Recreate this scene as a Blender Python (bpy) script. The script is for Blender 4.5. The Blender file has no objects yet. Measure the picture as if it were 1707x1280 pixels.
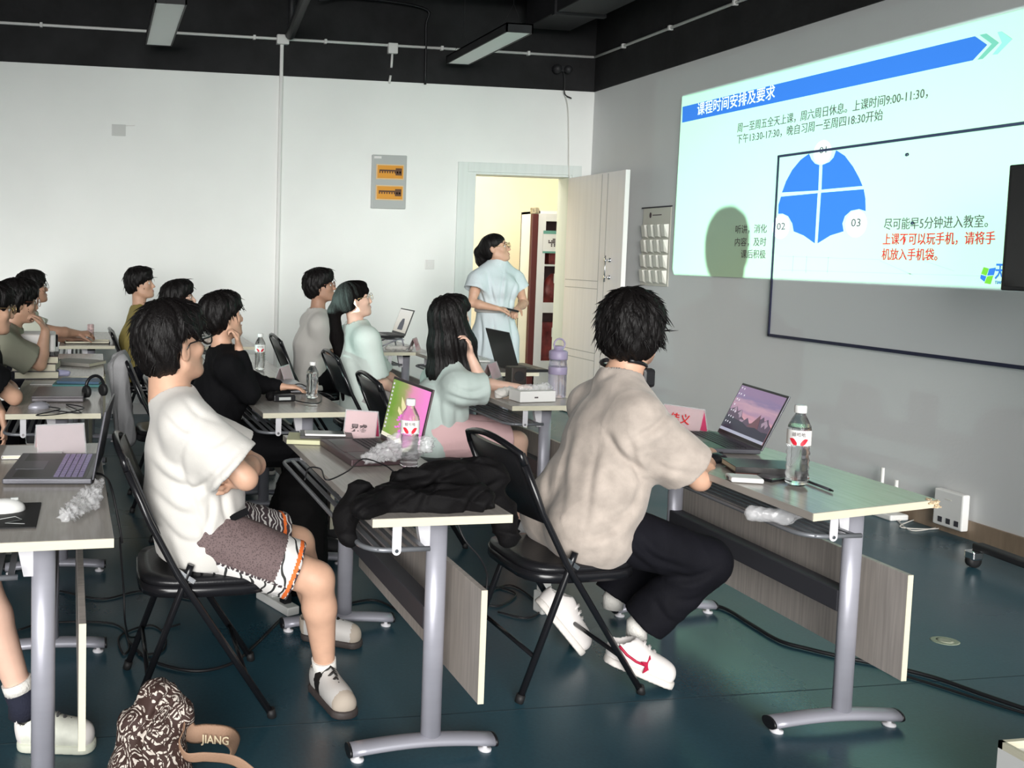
import bpy, bmesh, math, random
import numpy as np
from mathutils import Vector, Matrix
random.seed(7); np.random.seed(7)
SC = bpy.context.scene
COL = SC.collection
PI = math.pi

# ------------------------------------------------------------------ camera
FPX, CX, CY, HC = 1566.158, 431.396, 529.822, 1.472
_ya, _pi, _ro = [math.radians(a) for a in (9.71895, 4.00781, 1.1101)]
_f = np.array([math.sin(_ya)*math.cos(_pi), math.cos(_ya)*math.cos(_pi), -math.sin(_pi)])
_r = np.array([math.cos(_ya), -math.sin(_ya), 0.0])
_u = np.cross(_r, _f)
CR = math.cos(_ro)*_r + math.sin(_ro)*_u
CU = -math.sin(_ro)*_r + math.cos(_ro)*_u
cam_d = bpy.data.cameras.new('camera')
cam = bpy.data.objects.new('camera', cam_d); COL.objects.link(cam)
mw = Matrix.Identity(4)
for i in range(3):
    mw[i][0] = CR[i]; mw[i][1] = CU[i]; mw[i][2] = -_f[i]
mw[2][3] = HC
cam.matrix_world = mw
cam_d.sensor_fit = 'HORIZONTAL'; cam_d.sensor_width = 36.0
cam_d.lens = FPX/1707*36.0
cam_d.shift_x = (1707/2 - CX)/1707
cam_d.shift_y = (CY - 1280/2)/1707
cam_d.clip_start = 0.05; cam_d.clip_end = 100
SC.camera = cam

# ------------------------------------------------------------------ light, exposure
SC.view_settings.view_transform = 'Standard'
SC.view_settings.look = 'None'
SC.view_settings.gamma = 1.0
SC.view_settings.use_curve_mapping = False
SC.view_settings.exposure = 0.0
world = bpy.data.worlds.new('overcast'); SC.world = world; world.use_nodes = True
bgn = world.node_tree.nodes['Background']
bgn.inputs[0].default_value = (0.93, 0.97, 1.0, 1); bgn.inputs[1].default_value = 0.50

def lamp(name, kind, loc, target, energy, color=(1, 1, 1), **kw):
    d = bpy.data.lights.new(name, kind); d.energy = energy; d.color = color
    for k, v in kw.items(): setattr(d, k, v)
    o = bpy.data.objects.new(name, d); COL.objects.link(o); o.location = loc
    o.rotation_euler = (Vector(target)-Vector(loc)).to_track_quat('-Z', 'Y').to_euler()
    return o
# daylight through the wide windows behind and to the left of the camera
lamp('window_daylight', 'SUN', (-2, -5, 3), (0.35, 3, 1.1), 4.9, (1.0, 0.985, 0.955), angle=math.radians(38))
lamp('window_area_light', 'AREA', (-1.2, -2.6, 2.0), (1.5, 5.0, 1.2), 35, (0.97, 0.99, 1.0), shape='RECTANGLE', size=5.5, size_y=1.6)
lamp('next_room_light', 'AREA', (4.0, 9.9, 3.3), (4.2, 9.9, 0.0), 105, (1.0, 0.93, 0.76), shape='RECTANGLE', size=2.4, size_y=1.6)

# ------------------------------------------------------------------ helpers
def at(u, v, x=None, y=None, z=None):
    d = CR*((u-CX)/FPX) - CU*((v-CY)/FPX) + _f
    if x is not None: t = x/d[0]
    elif y is not None: t = y/d[1]
    else: t = (z-HC)/d[2]
    return np.array([0, 0, HC]) + t*d

def new_mat(name, color, rough=0.6, metal=0.0, spec=0.5, bump=None, noise=None, trans=0.0, emit=None, estr=1.0, alpha=None, ior=1.45, sheen=0.0, coat=0.0):
    """noise=(scale, amount, stretch xyz) colour variation; bump=(scale, strength, stretch)"""
    m = bpy.data.materials.new(name); m.use_nodes = True
    nt = m.node_tree; b = nt.nodes['Principled BSDF']
    b.inputs['Base Color'].default_value = (*color, 1)
    b.inputs['Roughness'].default_value = rough
    b.inputs['Metallic'].default_value = metal
    b.inputs['Specular IOR Level'].default_value = spec
    b.inputs['IOR'].default_value = ior
    b.inputs['Transmission Weight'].default_value = trans
    b.inputs['Sheen Weight'].default_value = sheen
    b.inputs['Coat Weight'].default_value = coat
    if alpha is not None: b.inputs['Alpha'].default_value = alpha
    if emit:
        b.inputs['Emission Color'].default_value = (*emit, 1); b.inputs['Emission Strength'].default_value = estr
    tc = nt.nodes.new('ShaderNodeTexCoord')
    def chain(scale, stretch, detail=4):
        mp = nt.nodes.new('ShaderNodeMapping'); mp.inputs['Scale'].default_value = stretch
        nt.links.new(tc.outputs['Object'], mp.inputs[0])
        n = nt.nodes.new('ShaderNodeTexNoise'); n.inputs['Scale'].default_value = scale; n.inputs['Detail'].default_value = detail
        nt.links.new(mp.outputs[0], n.inputs['Vector']); return n
    if noise:
        sc, am = noise[0], noise[1]; st = noise[2] if len(noise) > 2 else (1, 1, 1)
        n = chain(sc, st)
        r = nt.nodes.new('ShaderNodeValToRGB'); r.color_ramp.elements[0].position = 0.3; r.color_ramp.elements[1].position = 0.7
        c0 = [max(0, c*(1-am)) for c in color]; c1 = [min(1, c*(1+am)) for c in color]
        r.color_ramp.elements[0].color = (*c0, 1); r.color_ramp.elements[1].color = (*c1, 1)
        nt.links.new(n.outputs[0], r.inputs[0]); nt.links.new(r.outputs[0], b.inputs['Base Color'])
    if bump:
        sc, am = bump[0], bump[1]; st = bump[2] if len(bump) > 2 else (1, 1, 1)
        n = chain(sc, st, 3)
        bp = nt.nodes.new('ShaderNodeBump'); bp.inputs['Strength'].default_value = am; bp.inputs['Distance'].default_value = 0.01
        nt.links.new(n.outputs[0], bp.inputs['Height']); nt.links.new(bp.outputs[0], b.inputs['Normal'])
    return m

def link(name, me, mats=None, parent=None, smooth=False):
    if mats is not None:
        if not isinstance(mats, (list, tuple)): mats = [mats]
        for m in mats: me.materials.append(m)
    o = bpy.data.objects.new(name, me); COL.objects.link(o)
    if parent is not None: o.parent = parent
    if smooth: me.polygons.foreach_set('use_smooth', [True]*len(me.polygons))
    return o

def thing(name, label, cat, loc=(0, 0, 0), rz=0.0, group=None):
    o = bpy.data.objects.new(name, None); COL.objects.link(o)
    o.empty_display_size = 0.1
    o.location = loc; o.rotation_euler = (0, 0, rz)
    o['label'] = label; o['category'] = cat
    if group: o['group'] = group
    return o
def tag(o, label, cat, group=None):
    o['label'] = label; o['category'] = cat
    if group: o['group'] = group
    return o

class MB:
    """collects shapes into one mesh (local coordinates)"""
    def __init__(s): s.bm = bmesh.new(); s.mi = 0
    def _fin(s, vs):
        for f in {f for v in vs for f in v.link_faces}: f.material_index = s.mi
    def box(s, c, d, rot=None, bev=0.0, seg=2):
        m = Matrix.Translation(Vector(c))
        if rot is not None: m = m @ rot.to_4x4()
        m = m @ Matrix.Diagonal((*d, 1))
        r = bmesh.ops.create_cube(s.bm, size=1, matrix=m); vs = r['verts']
        s._fin(vs)
        if bev > 0:
            es = list({e for v in vs for e in v.link_edges})
            rr = bmesh.ops.bevel(s.bm, geom=es, offset=bev, segments=seg, affect='EDGES', profile=0.5)
            for f in rr['faces']: f.material_index = s.mi
        return s
    def span(s, a, b, bev=0.0):
        a, b = np.array(a, float), np.array(b, float)
        return s.box((a+b)/2, np.abs(b-a), bev=bev)
    def prism(s, pts, off):
        """polygon pts (3d) extruded by vector off"""
        off = Vector(off); v0 = [s.bm.verts.new(Vector(p)) for p in pts]; v1 = [s.bm.verts.new(Vector(p)+off) for p in pts]
        n = len(pts); fs = []
        fs.append(s.bm.faces.new(v0)); fs.append(s.bm.faces.new(v1[::-1]))
        for i in range(n): fs.append(s.bm.faces.new((v0[i], v1[i], v1[(i+1) % n], v0[(i+1) % n])))
        for f in fs: f.material_index = s.mi
        bmesh.ops.recalc_face_normals(s.bm, faces=fs)
        return s
    def poly(s, pts):
        f = s.bm.faces.new([s.bm.verts.new(Vector(p)) for p in pts]); f.material_index = s.mi; return s
    def tube(s, pts, r, n=8, closed=False, sq=(1, 1), up=None, caps=True):
        """sweep an ellipse (r*sq) along pts; r scalar or list"""
        P = [Vector(p) for p in pts]; N = len(P)
        rs = r if isinstance(r, (list, tuple)) else [r]*N
        rings = []; nrm = None
        for i in range(N):
            if closed: t = (P[(i+1) % N]-P[i-1])
            else: t = P[min(i+1, N-1)]-P[max(i-1, 0)]
            t.normalize()
            if nrm is None:
                nrm = Vector(up) if up is not None else (Vector((0, 0, 1)) if abs(t.z) < 0.9 else Vector((1, 0, 0)))
            nrm = nrm - t*nrm.dot(t)
            if nrm.length < 1e-6: nrm = t.orthogonal()
            nrm.normalize(); b = t.cross(nrm)
            rings.append([s.bm.verts.new(P[i] + nrm*(math.cos(a)*rs[i]*sq[0]) + b*(math.sin(a)*rs[i]*sq[1])) for a in [2*PI*k/n for k in range(n)]])
        M = N if closed else N-1
        for i in range(M):
            A, B = rings[i], rings[(i+1) % N]
            for k in range(n):
                f = s.bm.faces.new((A[k], A[(k+1) % n], B[(k+1) % n], B[k])); f.material_index = s.mi; f.smooth = True
        if caps and not closed:
            for R, rev in ((rings[0], 0), (rings[-1], 1)):
                f = s.bm.faces.new(R if rev else R[::-1]); f.material_index = s.mi
        return s
    def lathe(s, prof, c=(0, 0, 0), n=24, axis='z', sq=(1, 1)):
        rings = []
        for (r, z) in prof:
            ring = []
            for k in range(n):
                a = 2*PI*k/n; x, y = r*math.cos(a)*sq[0], r*math.sin(a)*sq[1]
                p = (x, y, z) if axis == 'z' else ((z, x, y) if axis == 'x' else (x, z, y))
                ring.append(s.bm.verts.new(Vector(p)+Vector(c)))
            rings.append(ring)
        for A, B in zip(rings, rings[1:]):
            for k in range(n):
                f = s.bm.faces.new((A[k], A[(k+1) % n], B[(k+1) % n], B[k])); f.material_index = s.mi; f.smooth = True
        for R, rev in ((rings[0], 0), (rings[-1], 1)):
            if True:
                f = s.bm.faces.new(R if rev else R[::-1]); f.material_index = s.mi
        return s
    def ball(s, c, r, seg=12, rings=8):
        rr = r if isinstance(r, (tuple, list)) else (r, r, r)
        q = bmesh.ops.create_uvsphere(s.bm, u_segments=seg, v_segments=rings, radius=1, matrix=Matrix.Translation(Vector(c)) @ Matrix.Diagonal((*rr, 1)))
        for f in {f for v in q['verts'] for f in v.link_faces}: f.material_index = s.mi; f.smooth = True
        return s
    def build(s, name, mats, parent=None, kind=None, smooth=None, mat=None):
        if name == 'seat_pan':
            for f in s.bm.faces: f.smooth = len(f.verts) == 4
        me = bpy.data.meshes.new(name)
        if mat is not None: bmesh.ops.transform(s.bm, matrix=mat, verts=s.bm.verts)
        s.bm.to_mesh(me); s.bm.free()
        o = link(name, me, mats, parent)
        if smooth: me.polygons.foreach_set('use_smooth', [True]*len(me.polygons))
        if kind: o['kind'] = kind
        return o

def copy_tree(o, parent=None):
    c = o.copy(); COL.objects.link(c); c.parent = parent
    for ch in [x for x in o.children]: copy_tree(ch, c)
    return c

def arc(c, r, a0, a1, n, ax='xy', z=0):
    out = []
    for i in range(n+1):
        a = math.radians(a0+(a1-a0)*i/n); p, q = c[0]+r*math.cos(a), c[1]+r*math.sin(a)
        out.append((p, q, z) if ax == 'xy' else ((p, z, q) if ax == 'xz' else (z, p, q)))
    return out

def smooth_path(pts, n=6):
    P = [np.array(p, float) for p in pts]; out = []
    Q = [2*P[0]-P[1]]+P+[2*P[-1]-P[-2]]
    for i in range(1, len(Q)-2):
        for k in range(n):
            t = k/n; a, b, c, d = Q[i-1:i+3]
            out.append(0.5*((2*b)+(-a+c)*t+(2*a-5*b+4*c-d)*t*t+(-a+3*b-3*c+d)*t**3))
    out.append(P[-1]); return out

def text_obj(name, s, mat, parent, origin, xdir, ydir, width=None, height=0.1, bold=0.0, depth=0.0):
    """flat lettering as a mesh; origin = lower left corner of its box"""
    cu = bpy.data.curves.new('lettering', 'FONT'); cu.body = s; cu.size = 1; cu.offset = bold; cu.resolution_u = 2
    t = bpy.data.objects.new('lettering', cu); COL.objects.link(t)
    dg = bpy.context.evaluated_depsgraph_get(); dg.update()
    me = bpy.data.meshes.new_from_object(t.evaluated_get(dg))
    bpy.data.objects.remove(t); bpy.data.curves.remove(cu)
    n = len(me.vertices); co = np.empty(n*3); me.vertices.foreach_get('co', co); co = co.reshape(-1, 3)
    lo, hi = co.min(0), co.max(0)
    sy = height/0.92 if width is None or True else 1
    sx = (width/(hi[0]-lo[0])) if width else sy
    xd, yd = np.array(xdir, float), np.array(ydir, float)
    w = np.array(origin)+np.outer((co[:, 0]-lo[0])*sx, xd)+np.outer((co[:, 1]+0.12)*sy, yd)
    me.vertices.foreach_set('co', w.ravel()); me.update()
    me.materials.clear()
    return link(name, me, mat, parent)
# ------------------------------------------------------------------ materials
M = {}
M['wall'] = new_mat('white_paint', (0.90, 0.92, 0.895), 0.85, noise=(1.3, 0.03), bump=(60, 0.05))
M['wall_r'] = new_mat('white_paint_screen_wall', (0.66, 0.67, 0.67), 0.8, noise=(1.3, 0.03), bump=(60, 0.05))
M['black_paint'] = new_mat('black_ceiling_paint', (0.012, 0.012, 0.013), 0.8, noise=(4, 0.4), bump=(25, 0.3))
M['black_duct'] = new_mat('black_painted_steel', (0.016, 0.016, 0.018), 0.55, noise=(6, 0.3))
M['ceiling'] = new_mat('black_ceiling', (0.008, 0.008, 0.009), 0.9, bump=(9, 0.6))
M['plastic_white'] = new_mat('white_plastic', (0.78, 0.78, 0.76), 0.4)
M['door_white'] = new_mat('white_lacquered_door', (0.86, 0.83, 0.83), 0.45, noise=(3, 0.03, (8, 8, 0.3)))
M['trim_white'] = new_mat('white_door_casing', (0.76, 0.82, 0.79), 0.45, noise=(3, 0.03, (8, 8, 0.3)))
M['cream'] = new_mat('cream_plaster', (0.86, 0.79, 0.60), 0.8, noise=(2, 0.04))
M['steel'] = new_mat('silver_powder_coated_steel', (0.36, 0.36, 0.41), 0.38, 0.25, noise=(3, 0.05, (1, 1, 6)))
M['steel_dark'] = new_mat('dark_grey_steel', (0.055, 0.055, 0.065), 0.5, 0.2)
M['rack'] = new_mat('grey_coated_wire', (0.22, 0.23, 0.25), 0.35, 0.4)
M['top'] = new_mat('pale_oak_laminate', (0.37, 0.34, 0.31), 0.22, noise=(5, 0.10, (18, 1.2, 1)))
M['edge'] = new_mat('cream_edge_band', (0.66, 0.63, 0.49), 0.5, noise=(30, 0.04, (1, 1, 8)))
M['panel'] = new_mat('grey_oak_laminate', (0.40, 0.36, 0.33), 0.45, noise=(7, 0.16, (3, 14, 0.6)))
M['chip'] = new_mat('bare_chipboard', (0.62, 0.47, 0.30), 0.9, noise=(120, 0.45), bump=(150, 0.8))
M['black_plastic'] = new_mat('black_plastic', (0.010, 0.010, 0.012), 0.35)
M['rubber'] = new_mat('black_rubber', (0.012, 0.012, 0.013), 0.6)
M['chair_frame'] = new_mat('black_gloss_tube', (0.010, 0.010, 0.012), 0.22, 0.0, 0.6)
M['chair_pad'] = new_mat('black_vinyl', (0.012, 0.012, 0.014), 0.33, bump=(180, 0.08))
M['chrome'] = new_mat('chrome', (0.7, 0.7, 0.72), 0.2, 1.0)
M['white_metal'] = new_mat('white_coated_bracket', (0.68, 0.67, 0.70), 0.4)
M['cable'] = new_mat('black_cable', (0.012, 0.012, 0.014), 0.45)
M['cable_white'] = new_mat('white_cable', (0.7, 0.68, 0.63), 0.5)
M['skirting'] = new_mat('brown_skirting', (0.27, 0.20, 0.14), 0.5, noise=(4, 0.15, (1, 6, 1)))
M['diffuser'] = new_mat('unlit_diffuser', (0.82, 0.84, 0.83), 0.6)
M['amber'] = new_mat('amber_window', (0.75, 0.33, 0.04), 0.3)
M['amber_dark'] = new_mat('dark_breaker', (0.12, 0.05, 0.02), 0.4)
M['box_grey'] = new_mat('grey_enamel', (0.45, 0.47, 0.46), 0.4)

def floor_mat():
    m = bpy.data.materials.new('teal_vinyl_floor'); m.use_nodes = True; nt = m.node_tree; b = nt.nodes['Principled BSDF']
    tc = nt.nodes.new('ShaderNodeTexCoord')
    n = nt.nodes.new('ShaderNodeTexNoise'); n.inputs['Scale'].default_value = 1.1; n.inputs['Detail'].default_value = 5
    n2 = nt.nodes.new('ShaderNodeTexNoise'); n2.inputs['Scale'].default_value = 90; n2.inputs['Detail'].default_value = 2
    for k in (n, n2): nt.links.new(tc.outputs['Object'], k.inputs['Vector'])
    mx = nt.nodes.new('ShaderNodeMath'); mx.operation = 'MULTIPLY_ADD'; mx.inputs[1].default_value = 0.55
    nt.links.new(n2.outputs[0], mx.inputs[0]); nt.links.new(n.outputs[0], mx.inputs[2])
    r = nt.nodes.new('ShaderNodeValToRGB'); e = r.color_ramp.elements
    e[0].position = 0.45; e[0].color = (0.014, 0.046, 0.068, 1); e[1].position = 1.05; e[1].color = (0.028, 0.090, 0.120, 1)
    nt.links.new(mx.outputs[0], r.inputs[0]); nt.links.new(r.outputs[0], b.inputs['Base Color'])
    b.inputs['Roughness'].default_value = 0.30; b.inputs['Specular IOR Level'].default_value = 0.55
    r2 = nt.nodes.new('ShaderNodeMapRange'); r2.inputs[1].default_value = 0.35; r2.inputs[2].default_value = 0.7; r2.inputs[3].default_value = 0.25; r2.inputs[4].default_value = 0.42
    nt.links.new(n.outputs[0], r2.inputs[0]); nt.links.new(r2.outputs[0], b.inputs['Roughness'])
    bp = nt.nodes.new('ShaderNodeBump'); bp.inputs['Strength'].default_value = 0.06; bp.inputs['Distance'].default_value = 0.002
    nt.links.new(n2.outputs[0], bp.inputs['Height']); nt.links.new(bp.outputs[0], b.inputs['Normal'])
    return m
M['floor'] = floor_mat()

# ------------------------------------------------------------------ room shell
XW, YB, XL, Y0, ZC = 4.65, 8.43, -4.0, -1.5, 4.05
ZB = 3.055
def struct(name, mb, mat, parent=None):
    return mb.build(name, mat, parent, kind='structure' if parent is None else None)
struct('floor', MB().span((XL, Y0, -0.1), (6.5, YB+3.0, 0)), M['floor'])
seam = new_mat('floor_seam', (0.02, 0.04, 0.05), 0.6)
fl = bpy.data.objects['floor']
for k, y in enumerate((2.78, 4.75, 6.7)):
    MB().span((XL, y-0.002, 0), (XW, y+0.002, 0.0006)).build('floor_seam', seam, fl)
wb = MB()
DX0, DX1, DZ = 3.40, 4.45, 2.26
wb.span((XL, YB, 0), (DX0, YB+0.2, ZB)); wb.span((DX0, YB, DZ), (DX1, YB+0.2, ZB)); wb.span((DX1, YB, 0), (XW+0.2, YB+0.2, ZB))
struct('wall_back', wb, M['wall'])
struct('wall_back_upper', MB().span((XL, YB-0.012, ZB), (XW, YB+0.2, ZC)), M['black_paint'])
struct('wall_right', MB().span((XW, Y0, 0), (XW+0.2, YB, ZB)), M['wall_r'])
struct('wall_right_upper', MB().span((XW-0.012, Y0, ZB), (XW+0.2, YB, ZC)), M['black_paint'])
wl = MB().span((XL-0.2, Y0, 0), (XL, YB+0.2, 1.0)).span((XL-0.2, Y0, 2.6), (XL, YB+0.2, ZC)).span((XL-0.2, 6.5, 1.0), (XL, YB+0.2, 2.6)).span((XL-0.2, Y0, 1.0), (XL, -1.0, 2.6))
struct('wall_left', wl, M['wall'])
struct('ceiling', MB().span((XL-0.2, Y0, ZC), (XW+0.2, YB+0.2, ZC+0.1)), M['ceiling'])
struct('baseboard_right', MB().span((XW-0.015, Y0, 0), (XW, YB, 0.10)), M['skirting'])
struct('baseboard_back', MB().span((XL, YB-0.015, 0), (DX0-0.1, YB, 0.10)), M['plastic_white'])
# the next room seen through the doorway
struct('wall_next_room_back', MB().span((2.0, 11.2, 0), (6.7, 11.3, 3.6)), M['cream'])
struct('wall_next_room_right', MB().span((6.4, YB+0.2, 0), (6.5, 11.2, 3.6)), M['cream'])
struct('wall_next_room_left', MB().span((1.9, YB+0.2, 0), (2.0, 11.2, 3.6)), M['cream'])
struct('ceiling_next_room', MB().span((1.9, YB+0.2, 3.6), (6.5, 11.3, 3.7)), M['cream'])

# door casing and leaf
dr = bpy.data.objects.new('door_1', None); COL.objects.link(dr); dr['kind'] = 'structure'; dr.location = (DX0, YB, 0)
def loc(p): return (p[0]-DX0, p[1]-YB, p[2])
def span_d(name, a, b, mat, bev=0.003): return MB().span(loc(a), loc(b), bev=bev).build(name, mat, dr)
span_d('casing', (DX0-0.095, YB-0.02, 0), (DX0, YB, DZ+0.09), M['trim_white'])
span_d('casing', (DX1, YB-0.02, 0), (DX1+0.095, YB, DZ+0.09), M['trim_white'])
span_d('casing', (DX0, YB-0.02, DZ), (DX1, YB, DZ+0.09), M['trim_white'])
span_d('jamb', (DX0, YB-0.01, 0), (DX0+0.085, YB+0.2, DZ), M['trim_white'])
span_d('jamb', (DX1-0.03, YB-0.01, 0), (DX1, YB+0.2, DZ), M['trim_white'])
span_d('jamb', (DX0+0.085, YB-0.01, DZ-0.02), (DX1-0.03, YB+0.2, DZ), M['trim_white'])
# leaf swung open into the room
hg = Vector((4.405, YB-0.03, 0)); fe = Vector((4.40, 7.40, 0)); ld = (fe-hg); LW = ld.length; ld.normalize(); ln = Vector((-ld.y, ld.x, 0)) * -1
rot = Matrix((( -ln.x, ld.x, 0), (-ln.y, ld.y, 0), (0, 0, 1)))
# local frame of leaf: a = along from hinge, t = thickness towards wall (+x), z
def leafbox(name, a0, a1, t0, t1, z0, z1, mat, par, bev=0.002):
    mb = MB(); mb.span((t0, -a1, z0), (t1, -a0, z1), bev=bev)
    return mb.build(name, mat, par)
leaf = bpy.data.objects.new('door_leaf', None); COL.objects.link(leaf); leaf.parent = dr
leaf.location = (hg.x-DX0, hg.y-YB, 0); leaf.rotation_euler = (0, 0, math.atan2(ld.y, ld.x)+PI/2)
lm = MB().span((0, -LW, 0.01), (0.042, 0, DZ-0.03), bev=0.003)
lobj = lm.build('leaf_board', M['door_white'], leaf)
gm = new_mat('door_groove', (0.42, 0.41, 0.41), 0.6)
g = MB()
for a in (0.62, 0.72): g.span((-0.001, -a-0.004, 0.02), (0.001, -a+0.004, DZ-0.04))
for z in (1.27, 1.20, 0.62, 0.55): g.span((-0.001, -0.62, z-0.003), (0.001, -0.02, z+0.003))
g.build('groove', gm, leaf)
hd = MB(); ha = 0.81
hd.tube([(-0.045, -ha, 1.27), (-0.045, -ha, 1.50)], 0.007)
for z in (1.31, 1.46):
    hd.lathe([(0.020, 0.0), (0.022, -0.006), (0.010, -0.010), (0.009, -0.035), (0.014, -0.040), (0.014, -0.052), (0.006, -0.054)], c=(0, -ha, z), axis='x', n=14)
hd.build('pull_handle', M['chrome'], leaf)

# ceiling services --------------------------------------------------
def svc(name, label, cat, mb, mat, grp=None):
    o = mb.build(name, mat); tag(o, label, cat, grp); return o
ZK = 3.375
cr = thing('conduit_run', 'long white surface conduit along the top of both walls', 'conduit', (0, YB, ZK))
MB().tube([(XL, -0.025, 0.0), (XW-0.03, -0.025, 0)], 0.013).build('conduit_pipe', M['plastic_white'], cr)
MB().tube([(XW-0.03, -0.025, 0), (XW-0.03, -YB+Y0, 0)], 0.013).build('conduit_pipe', M['plastic_white'], cr)
clipm = MB()
for k, x in enumerate([-2.6, -1.5, -0.5, 0.46, 1.35, 2.0, 3.1, 3.95]): 
    MB().span((x-0.012, -0.045, -0.02), (x+0.012, 0, 0.02), bev=0.003).build('clip', M['plastic_white'], cr)
for y in (7.9, 7.2, 6.4, 5.5, 4.6, 3.7):
    MB().span((XW-0.05, y-YB-0.012, -0.02), (XW-0.005, y-YB+0.012, 0.02), bev=0.003).build('clip', M['plastic_white'], cr)
pp = thing('wall_pipe', 'white vertical pipe boxed down the middle of the back wall', 'pipe', (1.602, YB, 0))
MB().span((-0.016, -0.035, 0.02), (0.016, 0, ZK-0.03), bev=0.008).build('pipe', M['plastic_white'], pp)
MB().span((-0.05, -0.06, ZK-0.05), (0.06, 0, ZK+0.035), bev=0.006).build('junction_box', M['plastic_white'], pp)
jb = thing('junction_box', 'small white square junction box on the black band of the back wall', 'junction box', (2.63, YB, ZK-0.03))
MB().span((-0.045, -0.05, -0.045), (0.045, 0, 0.05), bev=0.006).build('box_body', M['plastic_white'], jb)
MB().tube([(0, -0.02, -0.045), (-0.005, -0.02, -0.17)], 0.011).build('conduit_stub', M['plastic_white'], jb)
MB().tube([(-0.01, -0.02, -0.24), (-0.02, -0.02, -0.31)], 0.011).build('conduit_stub', M['plastic_white'], jb)

def light_fixture(label, x0, x1, y0, y1, z):
    t = thing('linear_ceiling_light', label, 'ceiling light', ((x0+x1)/2, (y0+y1)/2, z), 0, 'linear lights hanging unlit from the ceiling')
    w, l = (x1-x0)/2, (y1-y0)/2
    h = MB()
    h.span((-w, -l, 0.0), (-w+0.012, l, 0.07)); h.span((w-0.012, -l, 0), (w, l, 0.07))
    h.span((-w, -l, 0), (w, -l+0.012, 0.07)); h.span((-w, l-0.012, 0), (w, l, 0.07)); h.span((-w, -l, 0.06), (w, l, 0.07))
    h.build('housing', M['black_duct'], t)
    MB().span((-w+0.012, -l+0.012, 0.004), (w-0.012, l-0.012, 0.014)).build('diffuser', M['diffuser'], t)
    for yy in (-l*0.8, l*0.8):
        c = MB(); c.tube([(-w*0.8, yy, 0.07), (0, yy, 0.25), (w*0.8, yy, 0.07)], 0.002, n=5); c.tube([(0, yy, 0.25), (0, yy, ZC-z)], 0.002, n=5)
        c.build('hanging_wire', M['cable'], t)
    return t
light_fixture('unlit white linear ceiling light at upper left above the rear of the class', 0.375, 0.60, 6.75, 8.15, 3.2)
light_fixture('unlit slim linear ceiling light hanging nearer the screen wall corner', 3.08, 3.30, 6.95, 8.23, 3.2)

d = MB(); d.span((-0.22, -5.2, -0.16), (0.22, 0, 0.16), bev=0.01)
for k in range(5): d.span((-0.24, -5.0+k*1.1, -0.18), (0.24, -4.95+k*1.1, 0.18))
dt = tag(d.build('air_duct', M['black_duct']), 'black rectangular air duct under the ceiling running to the back wall corner', 'duct'); dt.location = (4.05, YB-0.2, 3.72)
pb = MB(); pb.tube([(0, 0, 0), (0, -6, 0)], 0.045, n=12); pb.tube([(-0.0, -0.1, 0.0), (0, -0.1, 0.5)], 0.03, n=10)
o = tag(pb.build('sprinkler_pipe', M['black_duct']), 'black round pipe crossing the ceiling above the white vertical pipe', 'pipe'); o.location = (1.66, YB-0.1, 3.40)
o.rotation_euler = (math.radians(-3), 0, math.radians(-5))
o = tag(MB().tube([(0, 0, 0), (6.2, 0, 0)], 0.05, n=12).build('ceiling_pipe', M['black_duct']), 'thick black pipe running across the ceiling parallel to the back wall', 'pipe'); o.location = (-2.0, 7.9, 3.82)
for k, y in enumerate((8.0, 6.3, 4.6)):
    o = MB().span((XL, y-0.12, ZC-0.25), (3.75, y+0.12, ZC)).build('ceiling_beam', M['black_paint']); o['kind'] = 'structure'
cd = MB()
cd.tube(smooth_path([(2.95, YB-0.03, 3.04), (2.94, YB-0.03, 3.55), (2.9, YB-0.05, 3.72), (2.2, YB-0.1, 3.76), (1.9, YB-0.15, 3.7)]), 0.012, n=6)
tag(cd.build('black_hose', M['cable']), 'thin black hose looping down the black band between the two lights', 'cable')
spk = thing('wall_sensor', 'small black sensor with a dangling cord near the top corner', 'sensor', (4.3, YB, 3.24))
sb = MB(); sb.ball((-0.07, -0.06, 0), 0.045); sb.ball((0.04, -0.06, 0), 0.04); sb.span((-0.05, -0.05, -0.02), (0.03, 0, 0.03)); sb.build('sensor_head', M['black_duct'], spk)
MB().tube(smooth_path([(0, -0.03, 0.03), (0.02, -0.04, -0.1), (0.03, -0.03, -0.22), (0.1, -0.03, -0.26)]), 0.006, n=6).build('black_cord', M['cable'], spk)
MB().tube(smooth_path([(0.03, -0.03, -0.2), (0.08, -0.02, -0.4), (0.11, -0.02, -0.95), (0.12, -0.02, -0.99)]), 0.004, n=6).build('white_cord', M['cable_white'], spk)

# fuse box, switch, old cover
eb = thing('breaker_box', 'tall grey breaker box with two amber windows on the back wall', 'breaker box', (2.633, YB, 1.895))
MB().span((-0.165, -0.03, 0), (0.165, 0, 0.49), bev=0.006).build('box_body', M['box_grey'], eb)
MB().span((-0.15, -0.033, 0.455), (-0.08, -0.03, 0.475)).build('sticker', M['plastic_white'], eb)
for z in (0.335, 0.145):
    MB().span((-0.128, -0.036, z-0.068), (0.136, -0.03, z+0.068)).build('window_frame', new_mat('cream_frame', (0.75, 0.55, 0.3), 0.5), eb)
    w = MB().span((-0.118, -0.040, z-0.058), (0.128, -0.036, z+0.058), bev=0.002).build('amber_window', M['amber'], eb)
    q = MB(); q.span((-0.10, -0.0415, z+0.005), (0.115, -0.04, z+0.02))
    for k in range(9): q.span((-0.1+k*0.024, -0.042, z-0.012), (-0.088+k*0.024, -0.04, z+0.006))
    q.span((0.055, -0.042, z-0.03), (0.115, -0.04, z+0.035))
    q.build('breaker', M['amber_dark'], w)
sw = thing('wall_switch', 'small white light switch on the back wall left of the door', 'switch', (3.058, YB, 1.386))
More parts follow.
